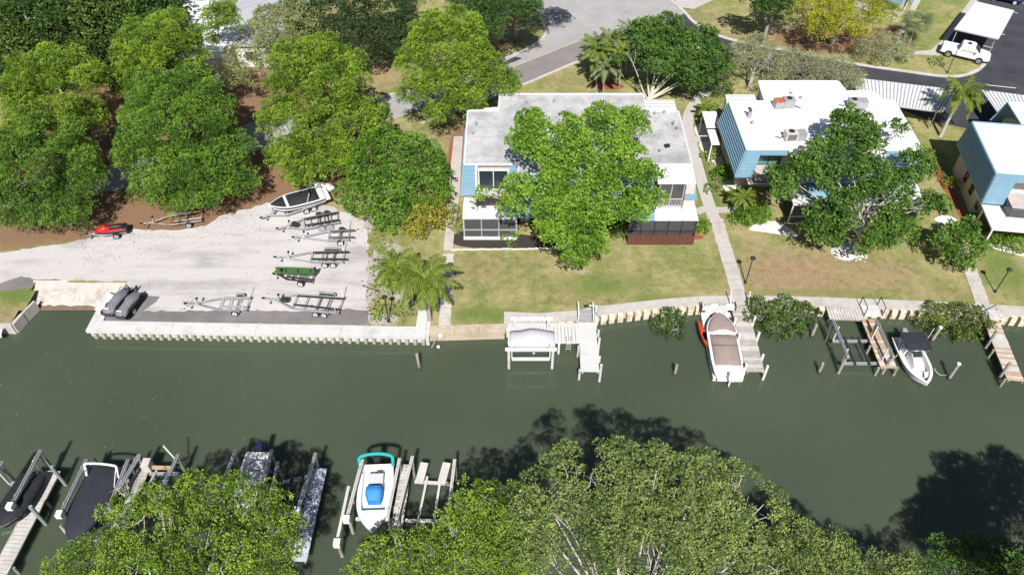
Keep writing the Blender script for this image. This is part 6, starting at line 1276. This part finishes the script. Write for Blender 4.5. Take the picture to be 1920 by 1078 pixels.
tree('oak_tree', 'very dark dense oak above the dry lawn', [(660, 30, 6.5, 4.6, 3.2), (610, 55, 5.5, 3.6, 2.6), (715, 60, 5.2, 3.4, 2.5), (660, 80, 4, 3.6, 2.3), (600, 10, 6.5, 3.5, 2.6), (720, 10, 6.5, 3.6, 2.6), (745, 85, 2.5, 1.6, 1.4)], OAK, 'dense', BARK_GREY, seed=9, scale=0.95, plump=1.08)
tree('pale_tree', 'pale grey green flowering tree beside the bright domed pine', [(520, 65, 7, 3.6, 2.6), (560, 45, 7, 2.6, 2.0), (480, 95, 6, 2.7, 2.1), (560, 100, 5.5, 2.4, 1.9), (510, 130, 4.5, 2.6, 1.9), (455, 140, 3.8, 1.8, 1.5)], PALE, 'fine', BARK_PALE, seed=10, twigs=9, plump=1.15)
tree('fig_tree', 'dense glossy green fig tree beside the parked trailers', [(735, 290, 4.4, 3.1, 2.2), (690, 310, 4, 2.6, 2.0), (790, 305, 3.6, 2.3, 1.9), (742, 345, 3.4, 3.0, 2.0), (680, 365, 2.8, 2.4, 1.8), (800, 355, 2.8, 2.2, 1.7), (730, 395, 2.0, 2.0, 1.5), (822, 320, 3, 1.2, 1.2)], FIGL, 'dense', BARK_GREY, seed=11, twigs=1)
tree('croton_bush', 'yellowish green bush at the lower edge of the fig tree', [(806, 405, 1.4, 1.5, 1.2), (782, 425, 1.1, 1.1, 1.0), (826, 385, 1.4, 1.1, 1.0)], CROTON, 'dense', BARK_GREY, trunk_r=0.1, seed=12, cat='bush')
tree('light_tree', 'light green tree with pale trunk at the top beside the oak', [(768, 8, 5.6, 1.7, 1.3), (790, -8, 6, 1.8, 1.4), (750, -10, 6, 1.6, 1.3)], PALE, 'fine', BARK_PALE, base=(778, 55), trunk_r=0.25, seed=13, twigs=6)
tree('almond_tree', 'large spreading bright green tree in front of the first townhouse', [(1000, 235, 11, 1.7, 1.2), (985, 268, 10.4, 1.7, 1.2), (1055, 240, 11.4, 2.0, 1.3), (1125, 232, 11.4, 2.0, 1.3), (1178, 232, 11, 1.9, 1.2), (1025, 290, 10.4, 1.9, 1.2), (1095, 285, 10.8, 2.4, 1.5), (1165, 290, 10.4, 2.1, 1.4), (1205, 330, 9.2, 1.7, 1.1), (1050, 335, 9.4, 2.0, 1.3), (975, 355, 8, 1.7, 1.1), (956, 385, 7.2, 1.1, 0.8), (1135, 345, 9.2, 2.2, 1.4), (1060, 380, 8, 2.1, 1.3), (1180, 385, 7.6, 2.0, 1.3), (1000, 400, 7, 1.9, 1.2), (1112, 405, 7.4, 2.2, 1.4), (1222, 372, 7.4, 1.3, 0.9), (1050, 435, 6, 1.9, 1.2), (1105, 450, 5.4, 1.8, 1.2), (1085, 478, 4.2, 1.3, 1.0), (908, 362, 6.4, 0.7, 0.5)], ALMOND, 'broad', BARK_PALE, base=(1068, 500), trunk_r=0.3, seed=14, twigs=4)
tree('banyan_tree', 'wide tree with splayed white trunks behind the first townhouse', [(1200, 75, 6.5, 2.8, 2.0), (1260, 70, 6.8, 2.8, 2.0), (1310, 90, 6.2, 2.6, 2.0), (1230, 110, 5.6, 2.4, 1.7), (1290, 125, 5.0, 2.4, 1.7), (1335, 120, 5.0, 2.1, 1.7), (1180, 110, 5.6, 1.9, 1.4), (1305, 150, 3.6, 2.0, 1.4)], FICUS, 'broad', plain('white_bark', (0.62, 0.57, 0.50), 0.9, var=0.12, vscale=4), base=(1216, 186), trunk_r=0.34, seed=15, trunks=6, twigs=3, plump=1.2)
tree('yellow_tree', 'yellow green blooming tree at the top right', [(1560, 20, 6, 2.6, 1.6), (1620, 20, 6, 2.5, 1.6), (1510, 25, 5.6, 2.2, 1.5), (1590, 45, 5, 2.3, 1.4), (1655, 25, 5.4, 1.7, 1.3), (1535, 55, 4.4, 1.7, 1.2), (1580, -10, 6.5, 3, 1.8)], YELL, 'fine', BARK_GREY, base=(1560, 85), trunk_r=0.3, seed=16, twigs=9)
tree('shade_tree', 'dark green tree left of the yellow green tree', [(1455, 10, 6, 2.4, 1.7), (1420, 0, 6.4, 2.4, 1.8), (1480, -15, 6.6, 2.6, 1.8)], FARL, 'broad', BARK_GREY, seed=17, scale=0.8)
tree('willow_bush', 'grey green willow like bush on the kerbed island', [(1655, 88, 1.7, 2.2, 1.5), (1630, 92, 1.5, 1.7, 1.3), (1685, 92, 1.4, 1.6, 1.2)], WEEP, 'weep', BARK_GREY, seed=18, cat='bush')
tree('weeping_tree', 'pale weeping tree beside the banyan crown', [(1395, 115, 3.8, 2.3, 1.9), (1440, 125, 3.6, 2.2, 1.8), (1420, 95, 4.2, 1.9, 1.5)], WEEP, 'weep', BARK_PALE, seed=19, twigs=10)
tree('weeping_tree', 'pale weeping tree behind the white roof nearest the long carport', [(1510, 130, 3.8, 2.0, 1.6), (1560, 135, 3.6, 2.1, 1.7), (1590, 150, 3, 1.6, 1.4), (1480, 120, 3.6, 1.6, 1.4)], WEEP, 'weep', BARK_PALE, seed=20, twigs=8)
tree('sea_grape_tree', 'large dark green tree spreading over the second townhouse', [(1588, 225, 9.6, 1.6, 1.2), (1620, 240, 9.4, 1.5, 1.1), (1575, 262, 9, 1.6, 1.2), (1622, 272, 9, 1.7, 1.2), (1590, 305, 8.8, 2.0, 1.3), (1680, 240, 8.4, 0.9, 0.7), (1640, 318, 8.2, 1.6, 1.1), (1540, 285, 8.4, 1.5, 1.0), (1505, 315, 7.2, 1.7, 1.1), (1465, 330, 6.4, 1.4, 1.0), (1545, 330, 7.4, 1.6, 1.1), (1468, 358, 5.4, 1.2, 0.9), (1720, 300, 7.6, 1.4, 1.0), (1732, 330, 6.8, 1.4, 1.0), (1690, 345, 7, 1.7, 1.1), (1635, 365, 6.8, 1.9, 1.2), (1580, 385, 6.0, 1.9, 1.2), (1545, 405, 4.9, 1.7, 1.1), (1655, 405, 5.6, 1.9, 1.2), (1712, 385, 5.6, 1.7, 1.1), (1755, 385, 5.2, 1.3, 0.9), (1600, 430, 4.2, 1.7, 1.1), (1685, 430, 4.4, 1.5, 1.0), (1565, 440, 3.4, 1.5, 1.1), (1598, 456, 3.2, 1.5, 1.1), (1645, 445, 3.8, 1.6, 1.1), (1528, 425, 3.8, 1.4, 1.0), (1620, 395, 6, 1.8, 1.2), (1622, 428, 5, 1.9, 1.2), (1660, 430, 4.6, 1.6, 1.1), (1600, 410, 5.6, 1.8, 1.2)], SEAGR, 'broad', BARK_PALE, base=(1606, 480), trunk_r=0.24, seed=21, twigs=4)
tree('young_tree', 'small dark green tree on the lawn before the right edge townhouse', [(1800, 440, 3.6, 1.4, 1.1), (1770, 450, 3.2, 1.2, 0.9), (1825, 465, 2.8, 1.3, 1.0), (1795, 475, 2.4, 1.3, 1.0), (1808, 495, 1.5, 0.9, 0.8), (1815, 425, 3.4, 0.9, 0.7)], SEAGR, 'broad', BARK_PALE, base=(1812, 510), trunk_r=0.12, seed=22, twigs=3)
# background wood, every tree its own
bg = [(20, 55, 8, 4.2), (75, 30, 9, 4.4), (140, 45, 8, 4.2), (190, 20, 9, 4.5), (235, 55, 7, 3.6), (275, 15, 8, 4.0), (20, 0, 9, 4.5), (110, -10, 9, 4.6), (180, 85, 6, 3.2), (225, 95, 5, 2.6), (310, 5, 6, 2.6), (5, 110, 6, 3.2)]
where = ['at the left edge beside the utility pole', 'right behind the utility pole', 'between the utility pole and the round pines', 'at the top between two taller crowns', 'just left of the tall round pine', 'behind the tall round pine at the top edge', 'in the very top left corner', 'at the top edge right of the corner', 'low between the two left pines', 'tucked behind the dip between the pines', 'left of the white house', 'low at the left edge behind the left pine']
for i, (x, y, z, R) in enumerate(bg):
    r = random.Random(50 + i); lob = [(x, y, z, R, R * 0.75)] + [(x + r.uniform(-1, 1) * 45, y + r.uniform(0, 1) * 40, z - r.uniform(0.5, 2.5), R * r.uniform(0.5, 0.75)) for _ in range(4)]
    tree('broadleaf_tree', ('dark' if i % 3 else 'lighter') + ' green woodland tree ' + where[i], lob, FARL if i % 3 else FARL2, 'far', BARK_PALE, seed=60 + i, group='woodland trees beyond the yard', twigs=5)
# near bank mangroves
tree('mangrove_tree', 'bright green mangrove with white branches over the left boats', [(370, 924, 7.6, 1.7, 1.1), (300, 929, 7.2, 1.5, 1.0), (235, 914, 5.6, 1.2, 0.8), (440, 924, 7.6, 1.6, 1.0), (495, 944, 7.4, 1.7, 1.1), (530, 989, 7, 1.4, 1.0), (400, 974, 7.6, 2.0, 1.3), (320, 974, 7.2, 1.9, 1.2), (250, 979, 6.4, 1.8, 1.1), (200, 999, 5.6, 1.6, 1.1), (460, 1004, 7, 1.9, 1.2), (150, 1044, 4.8, 1.5, 1.0), (230, 1054, 5.6, 2.0, 1.2), (320, 1054, 6.4, 2.2, 1.3), (420, 1064, 6.4, 2.2, 1.3), (510, 1059, 6, 1.7, 1.1), (110, 1079, 4, 1.4, 0.9), (300, 1114, 5, 3, 1.5), (450, 1124, 5, 3, 1.5), (180, 1114, 4.4, 2.4, 1.3), (205, 959, 4.8, 0.8, 0.6), (545, 1024, 6, 1.0, 0.8)], MANG, 'mangrove', BARK_PALE, seed=30, trunk_r=0.3, trunks=5, twigs=4, zbase=-0.8, base=(330, 1190))
tree('buttonwood_tree', 'broad olive green buttonwood tree at the bottom centre', [(1060, 886, 10, 2.0, 1.4), (1150, 878, 10.6, 2.2, 1.5), (1230, 886, 10.2, 2.1, 1.5), (1310, 894, 9.4, 2.0, 1.4), (1385, 911, 8.6, 1.9, 1.3), (1430, 949, 7.6, 1.7, 1.2), (1010, 920, 8.6, 1.8, 1.3), (1090, 928, 9.6, 2.2, 1.4), (1180, 928, 10, 2.3, 1.5), (1270, 941, 9.2, 2.3, 1.5), (1350, 962, 8.2, 2.1, 1.4), (990, 957, 7.6, 1.6, 1.1), (1060, 979, 8.4, 2.1, 1.4), (1150, 987, 9, 2.3, 1.5), (1250, 1000, 8.4, 2.4, 1.5), (1350, 1016, 7.2, 2.3, 1.4), (1430, 1012, 6.2, 1.8, 1.2), (1100, 1042, 7.6, 2.4, 1.5), (1220, 1054, 7.4, 2.6, 1.5), (1340, 1067, 6.4, 2.5, 1.5), (1440, 1063, 5.4, 2.1, 1.3), (1010, 1029, 7, 2.0, 1.3)], OLIVE, 'mangrove', BARK_PALE, seed=31, plump=1.08, trunk_r=0.4, trunks=5, twigs=4, zbase=-0.8, base=(1180, 1220))
tree('mangrove_tree', 'yellow green mangrove between the empty lift and buttonwood', [(920, 938, 7.2, 1.7, 1.2), (870, 960, 6.6, 1.5, 1.1), (945, 977, 7, 1.6, 1.1), (845, 995, 5.8, 1.6, 1.1), (910, 1009, 6.6, 2.0, 1.3), (800, 1026, 5, 1.6, 1.0), (960, 1035, 6.4, 1.8, 1.2), (870, 1048, 5.6, 2.0, 1.2), (740, 1017, 4.2, 1.2, 0.8), (700, 1035, 3.8, 1.2, 0.8), (730, 1064, 3.8, 1.7, 1.0), (800, 1075, 4.4, 2.0, 1.1), (940, 1085, 5.4, 2.3, 1.3), (680, 1080, 3.4, 1.4, 0.9), (960, 933, 7, 1.2, 0.9)], MANG, 'mangrove', BARK_PALE, seed=32, trunk_r=0.25, trunks=5, twigs=5, zbase=-0.8, base=(880, 1200))
tree('mangrove_tree', 'low olive mangrove along the bottom edge right of the buttonwood', [(1500, 1010, 4.2, 1.5, 1.1), (1480, 1040, 4.6, 1.8, 1.2), (1550, 1040, 3.8, 1.8, 1.2), (1620, 1055, 3.2, 1.6, 1.1), (1680, 1068, 2.8, 1.4, 1.0), (1560, 1085, 3.6, 2.2, 1.3), (1650, 1100, 3, 2.0, 1.2), (1480, 1095, 4, 2.2, 1.3)], OLIVE, 'mangrove', BARK_PALE, seed=33, plump=1.2, trunk_r=0.2, trunks=4, twigs=6, zbase=-0.8, base=(1560, 1190), scale=1.2)
tree('mangrove_tree', 'dark mangrove in the bottom right corner', [(1780, 1045, 2.6, 1.4, 1.0), (1830, 1040, 2.8, 1.4, 1.0), (1760, 1075, 2.4, 1.6, 1.0), (1850, 1078, 2.8, 1.7, 1.1), (1900, 1030, 3.2, 1.0, 0.8), (1720, 1078, 2.2, 1.2, 0.9)], FICUS, 'mangrove', BARK_GREY, seed=34, plump=1.15, trunk_r=0.2, trunks=4, twigs=5, zbase=-0.8, base=(1830, 1150))
tree('mangrove_tree', 'bright green mangrove branch at the right frame edge', [(1935, 1000, 5.4, 1.3, 0.9), (1915, 1060, 4.2, 1.3, 0.9), (1960, 1050, 5, 1.8, 1.2), (1878, 1068, 3.8, 0.9, 0.7)], MANG, 'mangrove', BARK_PALE, seed=35, trunk_r=0.2, trunks=3, twigs=5, zbase=-0.8, base=(1960, 1120))
tree('tall_tree', 'tall tree just outside the frame shading the lower right water', [(1960, 1085, 8, 2.0, 1.4), (2040, 1060, 9.5, 2.3, 1.6), (2110, 1010, 10.5, 2.4, 1.7), (2180, 1050, 9.5, 2.4, 1.7), (2080, 1100, 8.5, 2.6, 1.7), (2000, 1130, 7.5, 2.2, 1.5), (2190, 985, 10, 2.2, 1.5)], FICUS, 'broad', BARK_GREY, seed=36, trunk_r=0.4, twigs=2, zbase=-0.8)
# shrubs at the seawall
tree('mangrove_shrub', 'small mangrove shrub in the water below the block seawall', [(1262, 602, -0.1, 1.0, 0.6), (1243, 610, -0.2, 0.8, 0.5), (1266, 620, -0.5, 0.7, 0.45)], SHRUB, 'dense', BARK_GREY, seed=40, trunk_r=0.08, trunks=4, twigs=6, zbase=-1.1, cat='shrub')
tree('mangrove_shrub', 'large rounded mangrove shrub between the grey and tan docks', [(1430, 588, 0.0, 1.4, 0.8), (1475, 586, 0.1, 1.5, 0.8), (1508, 592, -0.1, 1.1, 0.7), (1450, 608, -0.3, 1.4, 0.7), (1485, 606, -0.3, 1.2, 0.7), (1415, 600, -0.2, 1.0, 0.7), (1450, 625, -0.6, 0.9, 0.5)], SHRUB, 'dense', BARK_GREY, seed=41, trunk_r=0.1, trunks=5, twigs=4, zbase=-1.1, cat='shrub')
tree('mangrove_shrub', 'yellowish mangrove shrub between the moored boat and corner dock', [(1748, 592, 0.0, 1.2, 0.7), (1795, 594, 0.1, 1.4, 0.8), (1828, 603, -0.1, 1.2, 0.7), (1780, 610, -0.3, 1.3, 0.7), (1740, 600, -0.2, 0.9, 0.6), (1812, 620, -0.6, 1.0, 0.5)], leafmat('olive_shrub', (0.05, 0.09, 0.015), (0.22, 0.28, 0.05)), 'dense', BARK_GREY, seed=42, trunk_r=0.1, trunks=5, twigs=4, zbase=-1.1, cat='shrub')
# garden bushes
for i, (lab, x, y, R, m) in enumerate((
        ('round bright bush at the corner of the brown fence', 1311, 424, 0.75, FIGL), ('clipped bush on the white shell bed', 1335, 291, 0.75, PALE), ('rounded green hedge bush beside the second townhouse', 1357, 326, 1.0, FIGL),
        ('low bush below the small palms', 1420, 400, 1.1, FIGL), ('low wide bush left of the garden bush', 1392, 408, 0.9, FIGL), ('small shrub at the path junction', 1336, 352, 0.55, PALE),
        ('green shrub in the left porch bed', 957, 448, 0.65, FIGL), ('dry shrub beside the left porch wall', 862, 420, 0.8, PALE), ('round bush right of the patio fence', 1865, 452, 0.8, FIGL), ('bush at the right edge below the patio', 1900, 458, 0.9, FIGL),
        ('dark shrub below the almond tree', 1165, 432, 0.9, SHRUB), ('small shrub on the lawn under the almond tree', 1120, 440, 0.7, SHRUB), ('dark bush behind the path by the pergola', 1350, 168, 1.1, SHRUB), ('small yellow green shrub beside the shaded townhouse', 1783, 345, 0.6, CROTON),
        ('shrub under the young tree', 1755, 470, 0.5, PALE), ('weedy shrub beside the first townhouse walk', 852, 398, 0.6, PALE), ('spiky shrub on the kerbed island beside the pickup', 1758, 116, 0.5, PALE), ('low weeds beside the lamp post in the yard', 706, 592, 0.3, MANG), ('patch of weeds at the yard edge', 703, 540, 0.28, MANG))):
    tree('garden_bush', lab, [(x, y, R * 0.7, R, R * 0.8), (x + 8 * R, y + 3, R * 0.5, R * 0.7), (x - 9 * R, y + 2, R * 0.5, R * 0.65)], m, 'dense', BARK_GREY, trunk_r=0.05, seed=80 + i, cat='bush', group='garden bushes', trunks=3)

# palms
def frond_mesh(L, droop, n=26, W=0.05, lf=0.55, m=PALML, seed=1, fan=False):
    r = np.random.default_rng(seed); base = []; dirs = []; Ls = []; tone = []
    pts = []
    for i in range(n + 1):
        u = i / n; pts.append(np.array([L * (u - 0.12 * u * u), 0, L * (0.42 * u - droop * u * u)]))
    V = []; F = []; T = []
    for i in range(2, n + 1):
        u = i / n; p = pts[i]; tan = unit(pts[i] - pts[i - 1]); l = lf * (math.sin(math.pi * min(1, 0.12 + u * 0.86)) ** 0.6)
        for s in (-1, 1):
            d = unit(tan * 0.75 + np.array([0, s, 0]) * 0.85 + np.array([0, 0, -0.38]) + r.normal(size=3) * 0.12); w = unit(np.cross(d, np.array([0.2, 0, 1]))) * W
            e = p + d * l; o = len(V); mid = p + d * l * 0.5 + np.array([0, 0, 0.03]); V += [p - w * 0.5, mid - w, e + np.array([0, 0, -0.1 * l]), mid + w, p + w * 0.5]; F += [(o, o + 1, o + 3, o + 4), (o + 1, o + 2, o + 3)]; T += [r.uniform(0.15, 0.95)] * 5
    for i in range(n):
        a, b = pts[i], pts[i + 1]; w = 0.035 * (1 - i / n) + 0.008; o = len(V); V += [a + [0, -w, 0], a + [0, w, 0], b + [0, w, 0], b + [0, -w, 0], a + [0, 0, -w], b + [0, 0, -w]]; F += [(o, o + 3, o + 2, o + 1), (o, o + 4, o + 5, o + 3), (o + 1, o + 2, o + 5, o + 4)]; T += [0.8] * 6
    me = bpy.data.meshes.new('frond'); me.from_pydata([tuple(map(float, v)) for v in V], [], F); me.materials.append(m)
    a = me.attributes.new('tone', 'FLOAT', 'POINT'); a.data.foreach_set('value', np.array(T, np.float32)); me.update(); return me
def fan_mesh(R, stalk, m, seed=1):
    V = []; F = []; T = []; r = random.Random(seed); n = 16; c = (stalk, 0, stalk * 0.25)
    for k in range(n):
        a = -2.0 + 4.0 * k / (n - 1); d = np.array([math.cos(a), math.sin(a), -0.1]); s = np.array([-math.sin(a), math.cos(a), 0]) * 0.06
        o = len(V); c_ = np.array(c); V += [c_, c_ + d * R * 0.5 + s, c_ + d * R + np.array([0, 0, -0.2 * R]), c_ + d * R * 0.5 - s]; F.append((o, o + 1, o + 2, o + 3)); T += [r.uniform(0.2, 0.9)] * 4
    o = len(V); V += [np.array((0, -0.02, 0)), np.array((0, 0.02, 0)), np.array(c) + [0, 0.02, 0], np.array(c) - [0, 0.02, 0]]; F.append((o, o + 1, o + 2, o + 3)); T += [0.6] * 4
    me = bpy.data.meshes.new('frond'); me.from_pydata([tuple(map(float, v)) for v in V], [], F); me.materials.append(m)
    a = me.attributes.new('tone', 'FLOAT', 'POINT'); a.data.foreach_set('value', np.array(T, np.float32)); me.update(); return me
def palm(label, base, h, lean, nf, L, seed, m=PALML, fan=False, tr=0.16, bark=BARK_GREY, group='palm trees', name='palm_tree', lf=0.6, droop=(0.45, 0.75), W=0.045):
    b = S(*base); t = thing(name, label, 'palm', b, 0, group); r = random.Random(seed); top = V3((lean[0], lean[1], h))
    MB().tube([(0, 0, -0.1), (lean[0] * 0.15, lean[1] * 0.15, h * 0.35), (lean[0] * 0.55, lean[1] * 0.55, h * 0.72), top], [tr * 1.35, tr, tr * 0.92, tr * 0.85], 10).build('trunk', bark, t)
    ms = [fan_mesh(L * 0.55, L * 0.5, m, seed + k) for k in range(3)] if fan else [frond_mesh(L * r.uniform(0.9, 1.1), droop[0] + (droop[1] - droop[0]) * k / 3, m=m, seed=seed + k, lf=lf, W=W) for k in range(4)]
    for k in range(nf):
        yaw = k * 2.399963 + r.uniform(-.2, .2); lvl = k / nf; pitch = math.radians(50 - 85 * lvl + r.uniform(-8, 8))
        put('frond', ms[min(len(ms) - 1, int(lvl * len(ms)))], t, top + V3((0, 0, 0.05)), (r.uniform(-.3, .3), -pitch * 0.75, yaw))
    return t
palm('taller coconut palm leaning over the plank path', (806, 602), 4.6, (-0.1, 0.6), 28, 3.1, 1, lf=0.8)
palm('lower coconut palm at the yard edge left of the taller palm', (757, 562), 3.2, (-0.4, 0.5), 22, 2.5, 2, lf=0.7)
palm('tall palm leaning between the long carport and shaded townhouse', (1763, 256), 5.2, (0.5, 0.4), 24, 2.9, 3, lf=0.75, bark=BARK_PALE)
palm('fan palm on the grass beside the white carport', (1703, 84), 2.8, (0.2, 0.2), 26, 2.3, 4, m=PALMG, fan=True)
palm('pygmy date palm beside the patio chair', (1388, 400), 1.9, (0, 0.1), 24, 1.5, 5, lf=0.35, tr=0.08, W=0.03)
palm('smaller date palm left of the patio palms', (1376, 388), 1.5, (-0.2, 0.1), 18, 1.2, 6, lf=0.3, tr=0.07, W=0.03)
palm('spiky low palm in the bed below the patio palms', (1398, 412), 0.5, (0, 0), 18, 1.3, 7, lf=0.3, tr=0.08, W=0.03)
palm('small palm behind the path near the pergola', (1320, 226), 1.6, (0, 0), 18, 1.6, 8, lf=0.4, tr=0.08)
for i, (x, y, h) in enumerate(((1118, 150, 3.6), (1140, 140, 4.2), (1160, 150, 3.8), (1130, 165, 2.6), (1172, 128, 4.4), (1110, 135, 3.2))):
    palm(('front', 'tallest left', 'right', 'lowest', 'rear', 'leftmost')[i] + ' areca palm of the clump beside the banyan', (x, y + 14), h + 1.2, (0.1 * i - 0.2, 0.1), 22, 2.4, 20 + i, lf=0.55, tr=0.08, m=PALMG if i % 2 else PALML, group='areca palms in a clump')

# ------------------------------------------------------------------ litter and flotsam nobody could count
def litter(name, pts, size, m, flat=0.3, seed=1, label='', cat=''):
    r = random.Random(seed); mb = MB()
    for p in pts:
        a = r.uniform(0, 6.28); n = r.choice((4, 5, 6)); k = size * r.uniform(0.4, 1.5); el = r.uniform(0.5, 1.0)
        ring = [(p.x + math.cos(a + j * 6.283 / n) * k * r.uniform(0.6, 1.1), p.y + math.sin(a + j * 6.283 / n) * k * el * r.uniform(0.6, 1.1), p.z) for j in range(n)]
        top = (p.x, p.y, p.z + k * flat)
        mb.add(ring + [top], [(j, (j + 1) % n, n) for j in range(n)])
    o = mb.build(name, m); o['kind'] = 'stuff'; o['label'] = label; o['category'] = cat; return o
r_ = random.Random(77); pts = []
for _ in range(420):
    t = r_.random(); e = S(150 + 340 * t, 452 - 55 * t + abs(r_.gauss(0, 1)) * 22, 0.014); pts.append(e)
for _ in range(200): pts.append(S(r_.uniform(480, 685), r_.uniform(400, 600), 0.014))
for _ in range(120): pts.append(S(r_.uniform(0, 480), r_.uniform(470, 585), 0.014))
litter('yard_litter', pts, 0.06, plain('dry_litter', (0.13, 0.095, 0.07), 0.95, var=0.5, vscale=3), 0.35, 3, 'scattered dry leaves and stones over the gravel yard', 'litter')
litter('weed_tufts', [S(r_.gauss(708, 12), r_.uniform(425, 604), 0.01) for _ in range(260)] + [S(r_.uniform(692, 790), r_.uniform(560, 604), 0.01) for _ in range(150)], 0.11, leafmat('weed_leaves', (0.08, 0.13, 0.02), (0.2, 0.27, 0.06)), 1.0, 4, 'scattered green weeds along the yard edge', 'weeds')
litter('floating_leaves', [S(r_.uniform(-20, 500) if k % 3 else r_.uniform(0, 1900), r_.uniform(650, 880), WATER_Z + 0.006) for k in range(230)], 0.028, plain('floating_bits', (0.5, 0.48, 0.38), 0.8, var=0.3), 0.2, 5, 'tiny pale leaves floating on the canal', 'leaves')
litter('bank_stones', [S(1600 + r_.gauss(0, 14), 474 + r_.gauss(0, 7), 0.03) for _ in range(120)], 0.12, SHELL, 0.6, 6, 'pale rubble stones round the tree foot', 'stones')
lv = [S(r_.uniform(860, 1340), r_.uniform(470, 560), 0.008) for _ in range(160)] + [S(r_.gauss(1090, 60), r_.gauss(495, 22), 0.008) for _ in range(120)] + [S(r_.uniform(1400, 1820), r_.uniform(455, 555), 0.008) for _ in range(320)] + [S(r_.uniform(690, 960), r_.uniform(120, 260), 0.03) for _ in range(120)]
litter('lawn_litter', [p for p in lv if p.y > 49.2], 0.05, plain('brown_leaf', (0.17, 0.10, 0.05), 0.95, var=0.5, vscale=3), 0.5, 8, 'fallen brown leaves scattered over the lawns', 'leaves')
litter('roof_litter', [V3((r_.uniform(1.5, 16.8), r_.uniform(60.3, 68.8), 6.206)) for _ in range(140)], 0.05, plain('brown_leaf', (0.17, 0.10, 0.05), 0.95, var=0.5, vscale=3), 0.3, 9, 'fallen leaves lying on the grey flat roof', 'leaves')
litter('white_roof_litter', [V3((r_.uniform(27.5, 39.6), r_.uniform(63.0, 70.5), 6.006)) for _ in range(110)], 0.05, plain('brown_leaf', (0.17, 0.10, 0.05), 0.95, var=0.5, vscale=3), 0.3, 10, 'fallen leaves lying on the white flat roof', 'leaves')
